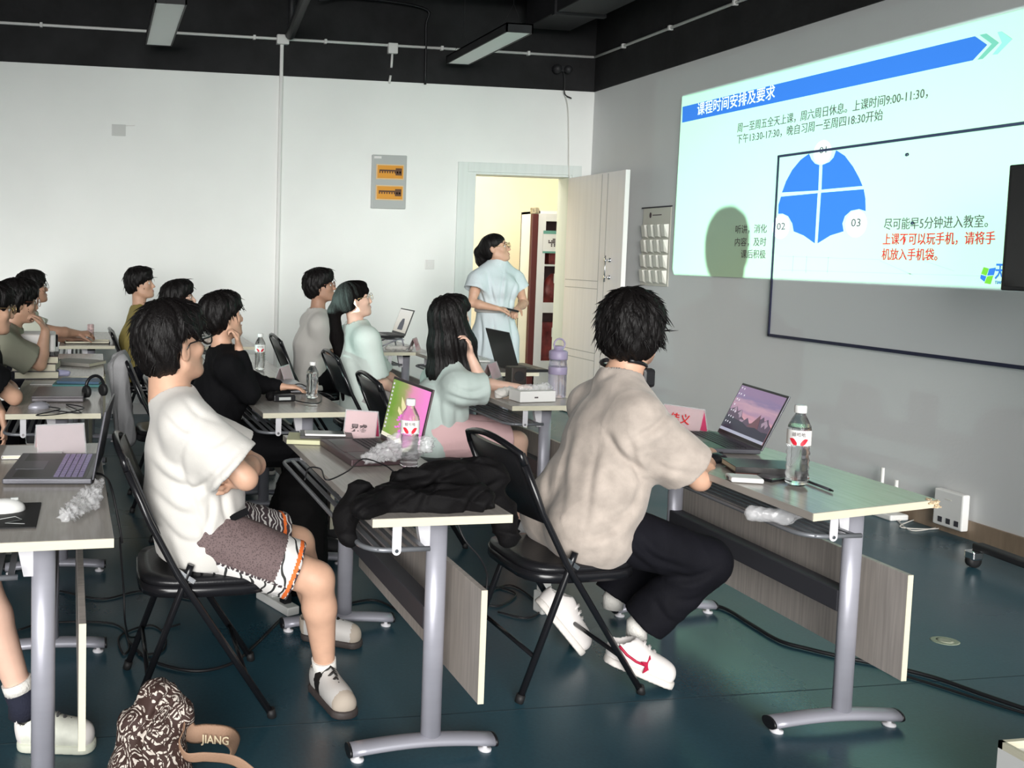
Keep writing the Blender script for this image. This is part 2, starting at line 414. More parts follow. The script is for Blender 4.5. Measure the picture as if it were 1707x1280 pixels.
MB().span((-0.045, -0.01, -0.045), (0.045, 0, 0.045), bev=0.004).build('plate', M['plastic_white'], sw)
MB().span((-0.03, -0.015, -0.03), (0.03, -0.01, 0.03), bev=0.003).build('rocker', M['plastic_white'], sw)
ov = thing('blank_cover_plate', 'pale square blank cover plate high on the back wall at left', 'cover plate', (0.165, YB, 2.514))
MB().span((-0.06, -0.006, -0.05), (0.06, 0, 0.05), bev=0.002).build('plate', new_mat('aged_plate', (0.62, 0.63, 0.61), 0.6), ov)
MB().tube([(0.06, -0.004, 0.04), (0.14, -0.004, 0.045)], 0.002, n=5).build('loose_wire', M['cable_white'], ov)
# ------------------------------------------------------------------ tables
TW, TL, TH = 0.41, 1.18, 0.75
def make_table(label, x, y, th, quad=None, W=TW):
    """local x = width away from the students, y = length; origin at the near left corner on the floor"""
    t = thing('folding_training_table', label, 'table', (x, y, 0), th, 'narrow grey training tables in rows')
    q = quad or [(0, 0), (W, 0), (W, TL), (0, TL)]
    m = MB(); m.prism([(a, b, TH-0.024) for a, b in q], (0, 0, 0.024))
    es = [e for e in m.bm.edges]
    bmesh.ops.bevel(m.bm, geom=es, offset=0.0015, segments=1, affect='EDGES')
    m.build('tabletop', M['top'], t)
    e = MB()
    n = len(q); C = Vector((sum(a for a, b in q)/n, sum(b for a, b in q)/n, 0))
    for i in range(n):
        a, b = Vector((*q[i], 0)), Vector((*q[(i+1) % n], 0)); dd = (b-a).normalized(); nn = Vector((dd.y, -dd.x, 0))
        if i in (1, 3): continue
        p = [a+nn*0.0005, b+nn*0.0005, b+nn*0.002, a+nn*0.002]
        MB().prism([(v.x, v.y, TH-0.0235) for v in p], (0, 0, 0.023)).build('edge_band', M['edge'], t)
    for yy in (0.12, TL-0.115):
        c = MB(); c.tube([(0.235, yy, 0.055), (0.235, yy, 0.705)], 1.0, n=20, sq=(0.031, 0.022), up=(1, 0, 0))
        lg = c.build('leg', M['steel'], t)
        MB().tube([(0.235, yy, 0.705), (0.235, yy, 0.7255)], 1.0, n=20, sq=(0.033, 0.024), up=(1, 0, 0)).build('leg_cap', M['black_plastic'], lg)
        f = MB(); pts = [(-0.01+0.44*k/10, yy, 0.032+0.014*math.sin(PI*k/10)) for k in range(11)]
        f.tube(pts, 1.0, n=18, sq=(0.018, 0.030), up=(0, 0, 1))
        ft = f.build('foot', M['steel'], t)
        for xx, s in ((-0.018, -1), (0.438, 1)):
            MB().tube([(xx, yy, 0.032), (xx-0.008*s, yy, 0.032)], 1.0, n=16, sq=(0.0185, 0.0305), up=(0, 0, 1)).build('end_cap', M['black_plastic'], ft)
            MB().lathe([(0.020, 0.0), (0.020, 0.006), (0.007, 0.008), (0.007, 0.016)], c=(xx-0.03*s, yy, 0), n=14).build('levelling_pad', M['white_metal'], ft)
        b = MB(); sx = 1
        b.prism([(0.165, yy-0.012, TH-0.025), (0.215, yy-0.012, TH-0.025), (0.212, yy-0.012, TH-0.125), (0.185, yy-0.012, TH-0.125)], (0, 0.024, 0))
        b.build('hinge_bracket', M['white_metal'], t)
    # apron rail below the top, between the legs
    MB().span((0.205, 0.13, 0.375), (0.262, TL-0.125, 0.445), bev=0.004).build('crossbar', M['steel_dark'], t)
    MB().span((0.325, 0.0, 0.205), (0.343, TL, 0.535), bev=0.001).build('modesty_panel', M['panel'], t)
    MB().span((0.325, -0.0015, 0.205), (0.343, -0.0002, 0.535)).build('panel_edge_band', M['edge'], t)
    r = MB()
    x0, x1, ya, yb_, z = -0.012, 0.175, 0.02, TL-0.02, 0.655
    loop = [(x1, ya, z), (x0+0.07, ya, z)] + arc((x0+0.07, ya+0.07), 0.07, 270, 180, 6, z=z)[1:] + arc((x0+0.07, yb_-0.07), 0.07, 180, 90, 6, z=z) + [(x1, yb_, z)]
    r.tube(loop, 0.0075, n=8)
    for k in range(5):
        xx = 0.03+k*0.032; r.span((xx-0.008, ya+0.0, z-0.002), (xx+0.008, yb_, z+0.003))
    r.build('book_rack', M['rack'], t)
    for yy in (0.025, TL-0.025):
        h = MB(); xx = 0.075
        pr = [(xx-0.013, yy-0.0125, TH-0.025), (xx+0.013, yy-0.0125, TH-0.025), (xx+0.013, yy-0.0125, z)] + [(xx+0.013*math.cos(a), yy-0.0125, z-0.013*math.sin(a)) for a in [PI*k/6 for k in range(1, 6)]] + [(xx-0.013, yy-0.0125, z)]
        h.prism(pr, (0, -0.003, 0)); hh = h.build('rack_hanger', M['white_metal'], t)
        MB().lathe([(0.006, 0), (0.005, -0.003)], c=(xx, yy-0.0155, z), axis='y', n=10).build('rivet', M['chrome'], hh)
    return t
tabs = {}
tabs['M'] = make_table('grey training table in the middle with a black jacket spread over it', 0.743, 2.433, 0.014)
qR = [(-0.055, -0.06), (0.465, 0.055), (0.455, 1.20), (-0.055, 1.16)]
tabs['R'] = make_table('front right training table with a chipped corner and an open laptop', 2.0956, 2.418, -0.0247, quad=qR)
tabs['L'] = make_table('nearest training table at the left edge carrying the purple lit laptop', -0.367, 2.323, 0.030)
tabs['L2'] = make_table('second table of the left column with a closed grey laptop on it', -0.395, 4.158, 0.0)
tabs['L3'] = make_table('third table of the left column with blue books on it', -0.375, 5.37, 0.0)
tabs['L4'] = make_table('farthest table at the left by the back wall with a drink can', -0.285, 7.08, 0.02)
tabs['M2'] = make_table('middle column table with a small water bottle and black adapter', 0.733, 4.119, 0.03)
tabs['M3'] = make_table('middle column table behind holding a labelled water bottle', 0.70, 5.33, 0.0)
tabs['M4'] = make_table('rear middle table mostly hidden behind the seated students', 0.80, 7.05, 0.0)
tabs['R2'] = make_table('second table of the front column with a purple sports bottle', 1.985, 4.25, 0.0)
tabs['R3'] = make_table('third table of the front column with papers by the doorway', 2.33, 5.50, 0.0)
tabs['R4'] = make_table('rear table of the front column in front of the switch', 2.06, 6.66, 0.0)
# chipped corner of the front right table
c = MB(); rng = random.Random(3)
for k in range(26):
    c.box((0.452+rng.uniform(-0.03, 0.012), 0.055+rng.uniform(-0.012, 0.03), TH-0.012+rng.uniform(-0.011, 0.0125)), (rng.uniform(0.008, 0.02), rng.uniform(0.006, 0.014), 0.004), rot=Matrix.Rotation(rng.uniform(0, 3), 3, 'Z'))
o = c.build('chipped_corner', M['chip'], tabs['R']); o['kind'] = 'stuff'

# ------------------------------------------------------------------ folding chair
def make_chair(label, x, y, rz, grp='black folding chairs of the students'):
    """chair faces local +x; origin on floor at seat centre"""
    t = thing('folding_chair', label, 'chair', (x, y, 0), rz, grp)
    hw = 0.21
    for s in (-1, 1):
        yy = s*hw
        m = MB(); m.tube([(0.215, yy, 0.012), (-0.085, yy, 0.47), (-0.175, yy*0.985, 0.64), (-0.245, yy*0.96, 0.80)], 0.0115, n=10)
        m.build('front_leg', M['chair_frame'], t)
        m = MB(); m.tube([(-0.225, yy*0.93, 0.012), (-0.055, yy*0.93, 0.47), (-0.045, yy*0.93, 0.50)], 0.0115, n=10)
        m.build('rear_leg', M['chair_frame'], t)
        MB().tube([(0.218, yy, 0.0), (0.212, yy, 0.028)], 0.0145, n=10).build('rubber_foot', M['rubber'], t)
        MB().tube([(-0.228, yy*0.93, 0.0), (-0.22, yy*0.93, 0.028)], 0.0145, n=10).build('rubber_foot', M['rubber'], t)
        m = MB(); m.box((-0.065, yy*0.965, 0.468), (0.075, 0.006, 0.014), rot=Matrix.Rotation(math.radians(35), 3, 'Y')); m.build('hinge_link', M['chrome'], t)
    top = [(-0.245, -hw*0.96, 0.80)] + [(-0.257-0.02*math.sin(PI*k/8), -hw*0.93+hw*1.86*k/8, 0.835+0.03*math.sin(PI*k/8)) for k in range(9)] + [(-0.245, hw*0.96, 0.80)]
    MB().tube(top, 0.0115, n=10).build('top_rail', M['chair_frame'], t)
    m = MB(); m.tube([(0.135, -hw, 0.135), (0.135, hw, 0.135)], 0.008, n=8); m.build('front_crossbar', M['chair_frame'], t)
    m = MB(); m.tube([(-0.175, -hw*0.93, 0.15), (-0.175, hw*0.93, 0.15)], 0.008, n=8); m.build('rear_crossbar', M['chair_frame'], t)
    # backrest: curved sheet
    def sheet(x_fn, z0, z1, th):
        m = MB(); n = 10; v = []
        for i in range(n+1):
            a = -1+2*i/n; yy = a*hw*0.93; row = []
            for (zz, xx) in ((z0, x_fn(z0)), ((z0+z1)/2, x_fn((z0+z1)/2)), (z1, x_fn(z1))):
                off = -0.022*(1-a*a)
                row.append((m.bm.verts.new((xx+off, yy, zz)), m.bm.verts.new((xx+off+th, yy, zz))))
            v.append(row)
        for i in range(n):
            for k in range(2):
                m.bm.faces.new((v[i][k][0], v[i+1][k][0], v[i+1][k+1][0], v[i][k+1][0])).smooth = True
                m.bm.faces.new((v[i][k+1][1], v[i+1][k+1][1], v[i+1][k][1], v[i][k][1])).smooth = True
            m.bm.faces.new((v[i][0][0], v[i][0][1], v[i+1][0][1], v[i+1][0][0])); m.bm.faces.new((v[i][2][1], v[i][2][0], v[i+1][2][0], v[i+1][2][1]))
        for i in (0, n):
            for k in range(2): m.bm.faces.new((v[i][k][0], v[i][k+1][0], v[i][k+1][1], v[i][k][1]))
        bmesh.ops.recalc_face_normals(m.bm, faces=m.bm.faces)
        return m
    sheet(lambda z: -0.16-(z-0.60)*0.42, 0.60, 0.838, 0.02).build('backrest', M['chair_pad'], t)
    m = MB(); n = 14; sh = []
    for k in range(24):
        a = 2*PI*k/24; cx, sy = math.cos(a), math.sin(a); e = 0.5
        sh.append((0.01+0.215*math.copysign(abs(cx)**e, cx), 0.198*math.copysign(abs(sy)**e, sy)))
    m.prism([(a, b, 0.395) for a, b in sh], (0, 0, 0.035)); m.build('seat_pan', M['chair_frame'], t)
    m = MB()
    r0 = [m.bm.verts.new((a*0.985, b*0.985, 0.430)) for a, b in sh]; r1 = [m.bm.verts.new((a*0.97, b*0.97, 0.447)) for a, b in sh]; r2 = [m.bm.verts.new((a*0.80, b*0.80, 0.452)) for a, b in sh]
    for A, B in ((r0, r1), (r1, r2)):
        for k in range(24): m.bm.faces.new((A[k], A[(k+1) % 24], B[(k+1) % 24], B[k])).smooth = True
    m.bm.faces.new(r2); m.bm.faces.new(r0[::-1]); m.build('seat_pad', M['chair_pad'], t)
    return t
chA = make_chair('black folding chair under the student in the white tee and patterned shorts', 0.335, 3.045, 0.0)
def put_chair(label, x, y, rz, grp='black folding chairs of the students'):
    c = copy_tree(chA); c.location = (x, y, 0); c.rotation_euler = (0, 0, rz); c['label'] = label; c['group'] = grp; return c
put_chair('black folding chair under the student in the tan tee at front right', 1.60, 3.03, 0.05)
hoodie_chair = put_chair('black folding chair with a grey hoodie hanging on its backrest', 0.42, 5.42, 0.0)
put_chair('folding chair behind the long-haired student in the pale blouse', 1.62, 4.62, 0.0)
put_chair('folding chair of the student in pale mint top with long ponytail', 1.69, 5.70, 0.0)
put_chair('folding chair of the student in white tee near the back wall', 1.55, 6.82, 0.0)
put_chair('folding chair of the woman dressed in black', 0.50, 4.48, 0.0)
put_chair('folding chair of the boy in the mustard tee by the back wall', 0.36, 7.28, 0.0)
# ------------------------------------------------------------------ smooth solid modeller: signed distances on a grid + surface nets
def unit(v): v = np.array(v, float); return v/max(1e-9, np.linalg.norm(v))
class Field:
    def __init__(s, lo, hi, h):
        s.h = h; s.lo = np.array(lo, float)-2*h; hi = np.array(hi, float)+2*h
        s.n = np.ceil((hi-s.lo)/h).astype(int)+1
        s.D = np.full(s.n, 0.2, np.float32)
        s.ax = [(s.lo[i]+h*np.arange(s.n[i])).astype(np.float32) for i in range(3)]
    def sub(s, lo, hi):
        a = np.clip(((np.array(lo)-s.lo)/s.h).astype(int), 0, s.n-1); b = np.clip(((np.array(hi)-s.lo)/s.h).astype(int)+2, 1, s.n)
        sl = tuple(slice(a[i], max(a[i]+1, b[i])) for i in range(3))
        return sl, s.ax[0][sl[0]][:, None, None], s.ax[1][sl[1]][None, :, None], s.ax[2][sl[2]][None, None, :]
    def put(s, fn, lo, hi, k, cut=False):
        m = 0.03+k
        sl, X, Y, Z = s.sub(np.array(lo)-m, np.array(hi)+m)
        d = fn(X, Y, Z).astype(np.float32); D = s.D[sl]
        if cut: d = -d; sg = -1.0
        else: sg = 1.0
        a, b = D*sg, d*sg
        if k > 0:
            hh = np.maximum(k-np.abs(a-b), 0)/k; r = np.minimum(a, b)-hh*hh*k*0.25
        else: r = np.minimum(a, b)
        s.D[sl] = r*sg
    # primitives
    def cone(s, a, b, ra, rb, k=0.015, cut=False):
        a, b = np.array(a, float), np.array(b, float); ab = b-a; L2 = max(1e-9, ab@ab)
        def fn(X, Y, Z):
            px, py, pz = X-a[0], Y-a[1], Z-a[2]
            t = np.clip((px*ab[0]+py*ab[1]+pz*ab[2])/L2, 0, 1)
            return np.sqrt((px-t*ab[0])**2+(py-t*ab[1])**2+(pz-t*ab[2])**2)-(ra+(rb-ra)*t)
        r = max(ra, rb); s.put(fn, np.minimum(a, b)-r, np.maximum(a, b)+r, k, cut)
    def sleeve(s, a, b, ra, rb, e, n, ri, k=0.02, depth=0.05):
        """tapered tube clipped flat at e and hollowed out near that end"""
        a, b, e, n = np.array(a, float), np.array(b, float), np.array(e, float), unit(n); ab = b-a; L2 = max(1e-9, ab@ab)
        c0, c1 = e-n*depth, e+n*0.1
        def fn(X, Y, Z):
            def cd(p, q, r1, r2):
                w = q-p; l2 = w@w; px, py, pz = X-p[0], Y-p[1], Z-p[2]; t = np.clip((px*w[0]+py*w[1]+pz*w[2])/l2, 0, 1)
                return np.sqrt((px-t*w[0])**2+(py-t*w[1])**2+(pz-t*w[2])**2)-(r1+(r2-r1)*t)
            d = cd(a, b, ra, rb); pl = (X-e[0])*n[0]+(Y-e[1])*n[1]+(Z-e[2])*n[2]
            return np.maximum(np.maximum(d, pl), -cd(c0, c1, ri*0.8, ri))
        r = max(ra, rb); s.put(fn, np.minimum(a, b)-r, np.maximum(a, b)+r, k)
    def econe(s, a, b, side, ra, rb, k=0.02, cut=False, ee=1.0):
        """elliptical tapered segment; ra=(half width along side, half depth)"""
        a, b = np.array(a, float), np.array(b, float); ab = b-a; L = np.linalg.norm(ab)+1e-9; ax = ab/L
        sd = np.array(side, float); sd = unit(sd-ax*(sd@ax)); dp = np.cross(ax, sd)
        def fn(X, Y, Z):
            px, py, pz = X-a[0], Y-a[1], Z-a[2]
            q = px*ax[0]+py*ax[1]+pz*ax[2]; t = np.clip(q/L, 0, 1)
            r1 = ra[0]+(rb[0]-ra[0])*t; r2 = ra[1]+(rb[1]-ra[1])*t
            u = (px*sd[0]+py*sd[1]+pz*sd[2])/r1; v = (px*dp[0]+py*dp[1]+pz*dp[2])/r2; w = (q-t*L)/(np.minimum(r1, r2)*ee)
            return (np.sqrt(u*u+v*v+w*w+1e-12)-1)*np.minimum(r1, r2)
        r = max(*ra, *rb); s.put(fn, np.minimum(a, b)-r, np.maximum(a, b)+r, k, cut)
    def ell(s, c, R, rad, k=0.015, cut=False):
        """R rows are the local axes"""
        c = np.array(c, float); R = np.array(R, float); rad = np.array(rad, float); mr = rad.min()
        def fn(X, Y, Z):
            p = (X-c[0], Y-c[1], Z-c[2]); acc = 0; acc2 = 0
            for i in range(3):
                q = (p[0]*R[i][0]+p[1]*R[i][1]+p[2]*R[i][2])/rad[i]; acc = acc+q*q; acc2 = acc2+(q/rad[i])**2
            k0 = np.sqrt(acc+1e-12); k1 = np.sqrt(acc2+1e-12)
            return np.where(k0 < 0.15, -mr, k0*(k0-1)/k1)
        r = rad.max(); s.put(fn, c-r, c+r, k, cut)
    def half(s, p, n, k=0.0):
        """keep the side the normal points away from"""
        p, n = np.array(p, float), unit(n)
        X, Y, Z = s.ax[0][:, None, None], s.ax[1][None, :, None], s.ax[2][None, None, :]
        d = ((X-p[0])*n[0]+(Y-p[1])*n[1]+(Z-p[2])*n[2]).astype(np.float32)
        s.D = np.maximum(s.D, d) if k == 0 else -(_smin(-s.D, -d, k))
    def mesh(s):
        D = s.D; nx, ny, nz = D.shape; sg = D < 0
        c = np.zeros((nx-1, ny-1, nz-1), np.int8)
        for i in (0, 1):
            for j in (0, 1):
                for k in (0, 1): c += sg[i:nx-1+i, j:ny-1+j, k:nz-1+k]
        act = np.argwhere((c > 0) & (c < 8))
        if len(act) == 0: return np.zeros((0, 3)), np.zeros((0, 4), int)
        idx = np.full(c.shape, -1, np.int32); idx[act[:, 0], act[:, 1], act[:, 2]] = np.arange(len(act))
        P = np.zeros((len(act), 3)); W = np.zeros(len(act))
        cor = [(i, j, k) for i in (0, 1) for j in (0, 1) for k in (0, 1)]
        vals = {q: D[act[:, 0]+q[0], act[:, 1]+q[1], act[:, 2]+q[2]].astype(float) for q in cor}
        for q in cor:
            for ax in range(3):
                if q[ax]: continue
                r = list(q); r[ax] = 1; r = tuple(r); a, b = vals[q], vals[r]; m = (a < 0) != (b < 0)
                t = np.where(m, a/np.where(m, a-b, 1), 0); p = np.array(q, float)[None, :].repeat(len(act), 0); p[:, ax] = t
                P += p*m[:, None]; W += m
        V = s.lo+(act+P/W[:, None])*s.h
        F = []
        for ax in range(3):
            o = [(1, 2), (2, 0), (0, 1)][ax]
            a = [slice(None)]*3; b = [slice(None)]*3; a[ax] = slice(0, -1); b[ax] = slice(1, None)
            e = sg[tuple(a)] != sg[tuple(b)]
            E = np.argwhere(e); ok = (E[:, o[0]] > 0) & (E[:, o[1]] > 0)
            for t in o: ok &= E[:, t] < c.shape[t]
            ok &= E[:, ax] < c.shape[ax]; E = E[ok]
            def g(d1, d2):
                q = E.copy(); q[:, o[0]] -= d1; q[:, o[1]] -= d2; return idx[q[:, 0], q[:, 1], q[:, 2]]
            f = np.stack([g(0, 0), g(1, 0), g(1, 1), g(0, 1)], 1)
            ins = sg[E[:, 0], E[:, 1], E[:, 2]]
            f[~ins] = f[~ins][:, ::-1]; F.append(f)
        F = np.concatenate(F); F = F[(F >= 0).all(1)]
        return V, F

def grid_mesh(name, V, F, mats, parent, origin, matfn=None):
    V = V-np.array(origin); me = bpy.data.meshes.new(name)
    me.vertices.add(len(V)); me.vertices.foreach_set('co', V.astype(np.float32).ravel())
    me.loops.add(F.size); me.loops.foreach_set('vertex_index', F.astype(np.int32).ravel())
    me.polygons.add(len(F)); me.polygons.foreach_set('loop_start', np.arange(0, F.size, 4, dtype=np.int32))
    me.update(calc_edges=True)
    o = link(name, me, mats, parent, smooth=True)
    if matfn is not None:
        C = V[F].mean(1)+np.array(origin); me.polygons.foreach_set('material_index', matfn(C).astype(np.int32))
    return o
def normals(V, F):
    n = np.cross(V[F[:, 2]]-V[F[:, 0]], V[F[:, 3]]-V[F[:, 1]]); N = np.zeros_like(V)
    for k in range(4): np.add.at(N, F[:, k], n)
    return N/np.maximum(1e-9, np.linalg.norm(N, axis=1))[:, None]
def relax(V, F, it=1, w=0.5):
    e = np.concatenate([F[:, [0, 1]], F[:, [1, 2]], F[:, [2, 3]], F[:, [3, 0]]])
    for _ in range(it):
        S = np.zeros_like(V); c = np.zeros(len(V))
        for d in range(3):
            S[:, d] = np.bincount(e[:, 0], V[e[:, 1], d], len(V))+np.bincount(e[:, 1], V[e[:, 0], d], len(V))
        c = np.bincount(e[:, 0], minlength=len(V))+np.bincount(e[:, 1], minlength=len(V))
        V = V*(1-w)+w*S/np.maximum(1, c)[:, None]
    return V

# ------------------------------------------------------------------ people
SK = new_mat('skin', (0.60, 0.36, 0.25), 0.5, noise=(22, 0.06)); SK.node_tree.nodes['Principled BSDF'].inputs['Subsurface Weight'].default_value = 0.0
SKF = new_mat('skin_fair', (0.68, 0.44, 0.34), 0.5, noise=(22, 0.05))
SKT = new_mat('skin_tan', (0.44, 0.25, 0.17), 0.5, noise=(22, 0.06))
HAIR = new_mat('black_hair', (0.006, 0.005, 0.005), 0.45, spec=0.22, bump=(70, 0.4, (3, 3, 0.35)))
EYEW = new_mat('eye_white', (0.75, 0.73, 0.7), 0.2); EYEB = new_mat('dark_iris', (0.015, 0.01, 0.008), 0.15)
LIP = new_mat('lips', (0.48, 0.20, 0.17), 0.45)
LENS = new_mat('lens', (0.9, 0.95, 0.95), 0.02, trans=1.0, alpha=0.35, ior=1.02)
GF_B = new_mat('black_spectacle_frame', (0.01, 0.01, 0.01), 0.25); GF_G = new_mat('gold_spectacle_frame', (0.7, 0.5, 0.25), 0.25, 0.9); GF_R = new_mat('copper_spectacle_frame', (0.25, 0.10, 0.06), 0.3, 0.4)

class Head:
    """c = head centre at ear level, f = where the face points, up = top of the head"""
    def __init__(s, c, f, up=(0, 0, 1), sc=1.0):
        s.c = np.array(c, float); s.f = unit(f); u = np.array(up, float); s.u = unit(u-s.f*(u@s.f)); s.s = np.cross(s.u, s.f); s.sc = sc
        s.R = np.array([s.f, s.s, s.u])
    def p(s, f, side, u): return s.c+s.sc*(f*s.f+side*s.s+u*s.u)
    def build(s, F, k=0.012):
        q = s.sc; E = lambda c, r, kk=k, cut=False: F.ell(s.p(*c), s.R, np.array(r)*q, kk, cut)
        E((-0.008, 0, 0.040), (0.093, 0.074, 0.080)); E((0.020, 0, -0.015), (0.070, 0.064, 0.082), 0.03)
        E((0.045, 0, -0.070), (0.042, 0.042, 0.034), 0.03); F.cone(s.p(0.078, -0.010, -0.094), s.p(0.078, 0.010, -0.094), 0.014*q, 0.014*q, 0.03)
        for a in (-1, 1):
            F.cone(s.p(0.0, a*0.056, -0.05), s.p(0.055, a*0.03, -0.088), 0.014*q, 0.012*q, 0.03)      # jaw line
            E((0.062, a*0.040, -0.018), (0.020, 0.022, 0.018), 0.025)                                      # cheek
            E((0.102, a*0.031, 0.008), (0.019, 0.017, 0.012), 0.012, True)                                 # eye socket
            F.cone(s.p(0.083, a*0.018, 0.026), s.p(0.074, a*0.050, 0.024), 0.007*q, 0.006*q, 0.014)       # brow
            E((-0.008, a*0.076, -0.004), (0.019, 0.007, 0.031), 0.006); E((-0.016, a*0.082, 0.004), (0.014, 0.006, 0.022), 0.006)
            E((-0.002, a*0.087, 0.0), (0.009, 0.006, 0.014), 0.004, True)
            E((0.100, a*0.011, -0.034), (0.008, 0.008, 0.007), 0.006)
        F.cone(s.p(0.088, 0, 0.018), s.p(0.109, 0, -0.027), 0.007*q, 0.011*q, 0.012)
        F.cone(s.p(0.088, -0.014, -0.060), s.p(0.088, 0.014, -0.060), 0.008*q, 0.008*q, 0.012)
    def bbox(s): return s.c-0.15, s.c+0.15
    def extras(s, par, org, brow=HAIR):
        """eyes, brows and lips as child meshes"""
        for a in (-1, 1):
            m = MB(); m.ball((0, 0, 0), 0.0115*s.sc, 12, 8); m.mi = 1; m.ball((0.0065*s.sc, 0, 0), 0.0062*s.sc, 10, 6)
            m.build('eye', [EYEW, EYEB], par, mat=s.M(0.077, a*0.031, 0.006, org))
            m = MB(); m.tube([(0.0, -0.017*s.sc, -0.002), (0.006*s.sc, 0, 0.004), (0.0, 0.017*s.sc, 0.0)], 0.0032*s.sc, n=6)
            m.build('eyebrow', HAIR, par, mat=s.M(0.0845, a*0.032, 0.029, org))
        m = MB(); m.tube([(-0.010*s.sc, -0.020*s.sc, 0), (0.001, -0.008*s.sc, 0.004*s.sc), (0.001, 0.008*s.sc, 0.004*s.sc), (-0.010*s.sc, 0.020*s.sc, 0)], 0.0038*s.sc, n=6)
        m.tube([(-0.010*s.sc, -0.018*s.sc, -0.002), (0.002, 0, -0.007*s.sc), (-0.010*s.sc, 0.018*s.sc, -0.002)], 0.0045*s.sc, n=6)
        m.build('lips', LIP, par, mat=s.M(0.0955, 0, -0.060, org))
    def M(s, f, sd, u, org):
        m = Matrix.Identity(4)
        for i in range(3): m[i][0] = s.f[i]; m[i][1] = s.s[i]; m[i][2] = s.u[i]
        p = s.p(f, sd, u)-np.array(org)
        for i in range(3): m[i][3] = p[i]
        return m
    def glasses(s, par, org, mat=GF_B, r=0.0016, round_=True, w=0.0):
        g = MB(); q = s.sc
        for a in (-1, 1):
            ring = []
            for k in range(16):
                t = 2*PI*k/16; e = 0.8; cx, sy = math.cos(t), math.sin(t)
                ring.append((0.0-abs(cx)*0.0, a*0.034+0.026*math.copysign(abs(cx)**e, cx), 0.021*math.copysign(abs(sy)**e, sy)))
            ring = [tuple(np.array(p)*q) for p in ring]
            g.tube(ring, r, n=6, closed=True)
            g.tube([tuple(np.array(p)*q) for p in ((0, a*0.060, 0.008), (-0.006, a*0.076, 0.009), (-0.10, a*0.083, 0.010), (-0.122, a*0.080, -0.012))], r*0.9, n=6)
        g.tube([(0, -0.009*q, 0.004), (0.003, 0, 0.007), (0, 0.009*q, 0.004)], r, n=6)
        o = g.build('glasses', mat, par, mat=s.M(0.110, 0, 0.008, org))
        l = MB()
        for a in (-1, 1):
            vs = [tuple(np.array((0, a*0.034+0.025*math.cos(2*PI*k/16), 0.020*math.sin(2*PI*k/16)))*q) for k in range(16)]
            l.prism(vs, (0.001, 0, 0))
        ln = l.build('lens', LENS, None, mat=s.M(0.1095, 0, 0.008, org)); ln.parent = o
        return o

def hand(F, w, d, pn, side, curl=0.3, spread=0.12, sc=1.0, thumb=0.6):
    """w wrist, d towards the fingers, pn palm normal (palm faces pn), side=+1 when the thumb is at +cross(d,pn)"""
    d = unit(d); pn = np.array(pn, float); pn = unit(pn-d*(pn@d)); t = np.cross(d, pn)*side
    K = w+d*0.088*sc
    F.econe(w+d*0.012, w+d*0.075*sc, t, (0.026*sc, 0.017*sc), (0.037*sc, 0.014*sc), 0.012)
    for i, (o, L) in enumerate(((0.029, 0.070), (0.010, 0.078), (-0.010, 0.072), (-0.028, 0.058))):
        p = w+d*(0.080-0.006*abs(i-1))*sc+t*o*sc; a = 0.0
        dd = unit(d+t*spread*(1.2-i)*0.5); seg = [0.45*L, 0.30*L, 0.25*L]; r = 0.0092*sc
        for j, l in enumerate(seg):
            a += curl*(0.9 if j == 0 else 1.15)
            q = p+(dd*math.cos(a)+pn*math.sin(a))*l*sc
            F.cone(p, q, r, r*0.93, 0.004); p = q; r *= 0.92
    b = w+d*0.022*sc+t*0.024*sc; dirn = unit(t*0.75+d*0.65+pn*0.25*thumb)
    p1 = b+dirn*0.040*sc; d2 = unit(dirn*0.5+d*0.7+pn*0.3*thumb*2); p2 = p1+d2*0.032*sc; p3 = p2+unit(d2+pn*0.3*thumb)*0.024*sc
    F.cone(b, p1, 0.0145*sc, 0.0115*sc, 0.008); F.cone(p1, p2, 0.011*sc, 0.010*sc, 0.004); F.cone(p2, p3, 0.010*sc, 0.0085*sc, 0.004)

def wrinkle(V, N, seed, amp, freq, stretch=(1, 1, 1), pts=()):
    """cloth folds: warped waves along the surface, and radiating folds around given points (p, amp, count, reach, axis)"""
    r = np.random.RandomState(seed); X = V*np.array(stretch)*freq; d = np.zeros(len(V))
    for o in range(4):
        k = r.normal(size=3); k /= np.linalg.norm(k); k2 = r.normal(size=3); ph = r.uniform(0, 6.28, 2)
        w = np.sin(X@k2*0.9+ph[1])
        s_ = np.sin(X@k*(1+0.6*o)+2.2*w+ph[0]); d += (1-2*np.abs(s_)**0.7)*(0.6**o)
    D = amp*d*0.5
    for (p, a, cnt, reach, axis) in pts:
        q = V-np.array(p); ax = unit(axis); h = q@ax; rad = q-h[:, None]*ax; R = np.linalg.norm(q, axis=1)
        e1 = unit(np.cross(ax, [0.3, 0.2, 1.0])); e2 = np.cross(ax, e1); ang = np.arctan2(rad@e2, rad@e1)
        D += a*np.sin(ang*cnt+1.5*np.sin(R*18+seed))*np.exp(-(R/reach)**2)*np.clip(R/0.04, 0, 1)
    return V+N*D[:, None]

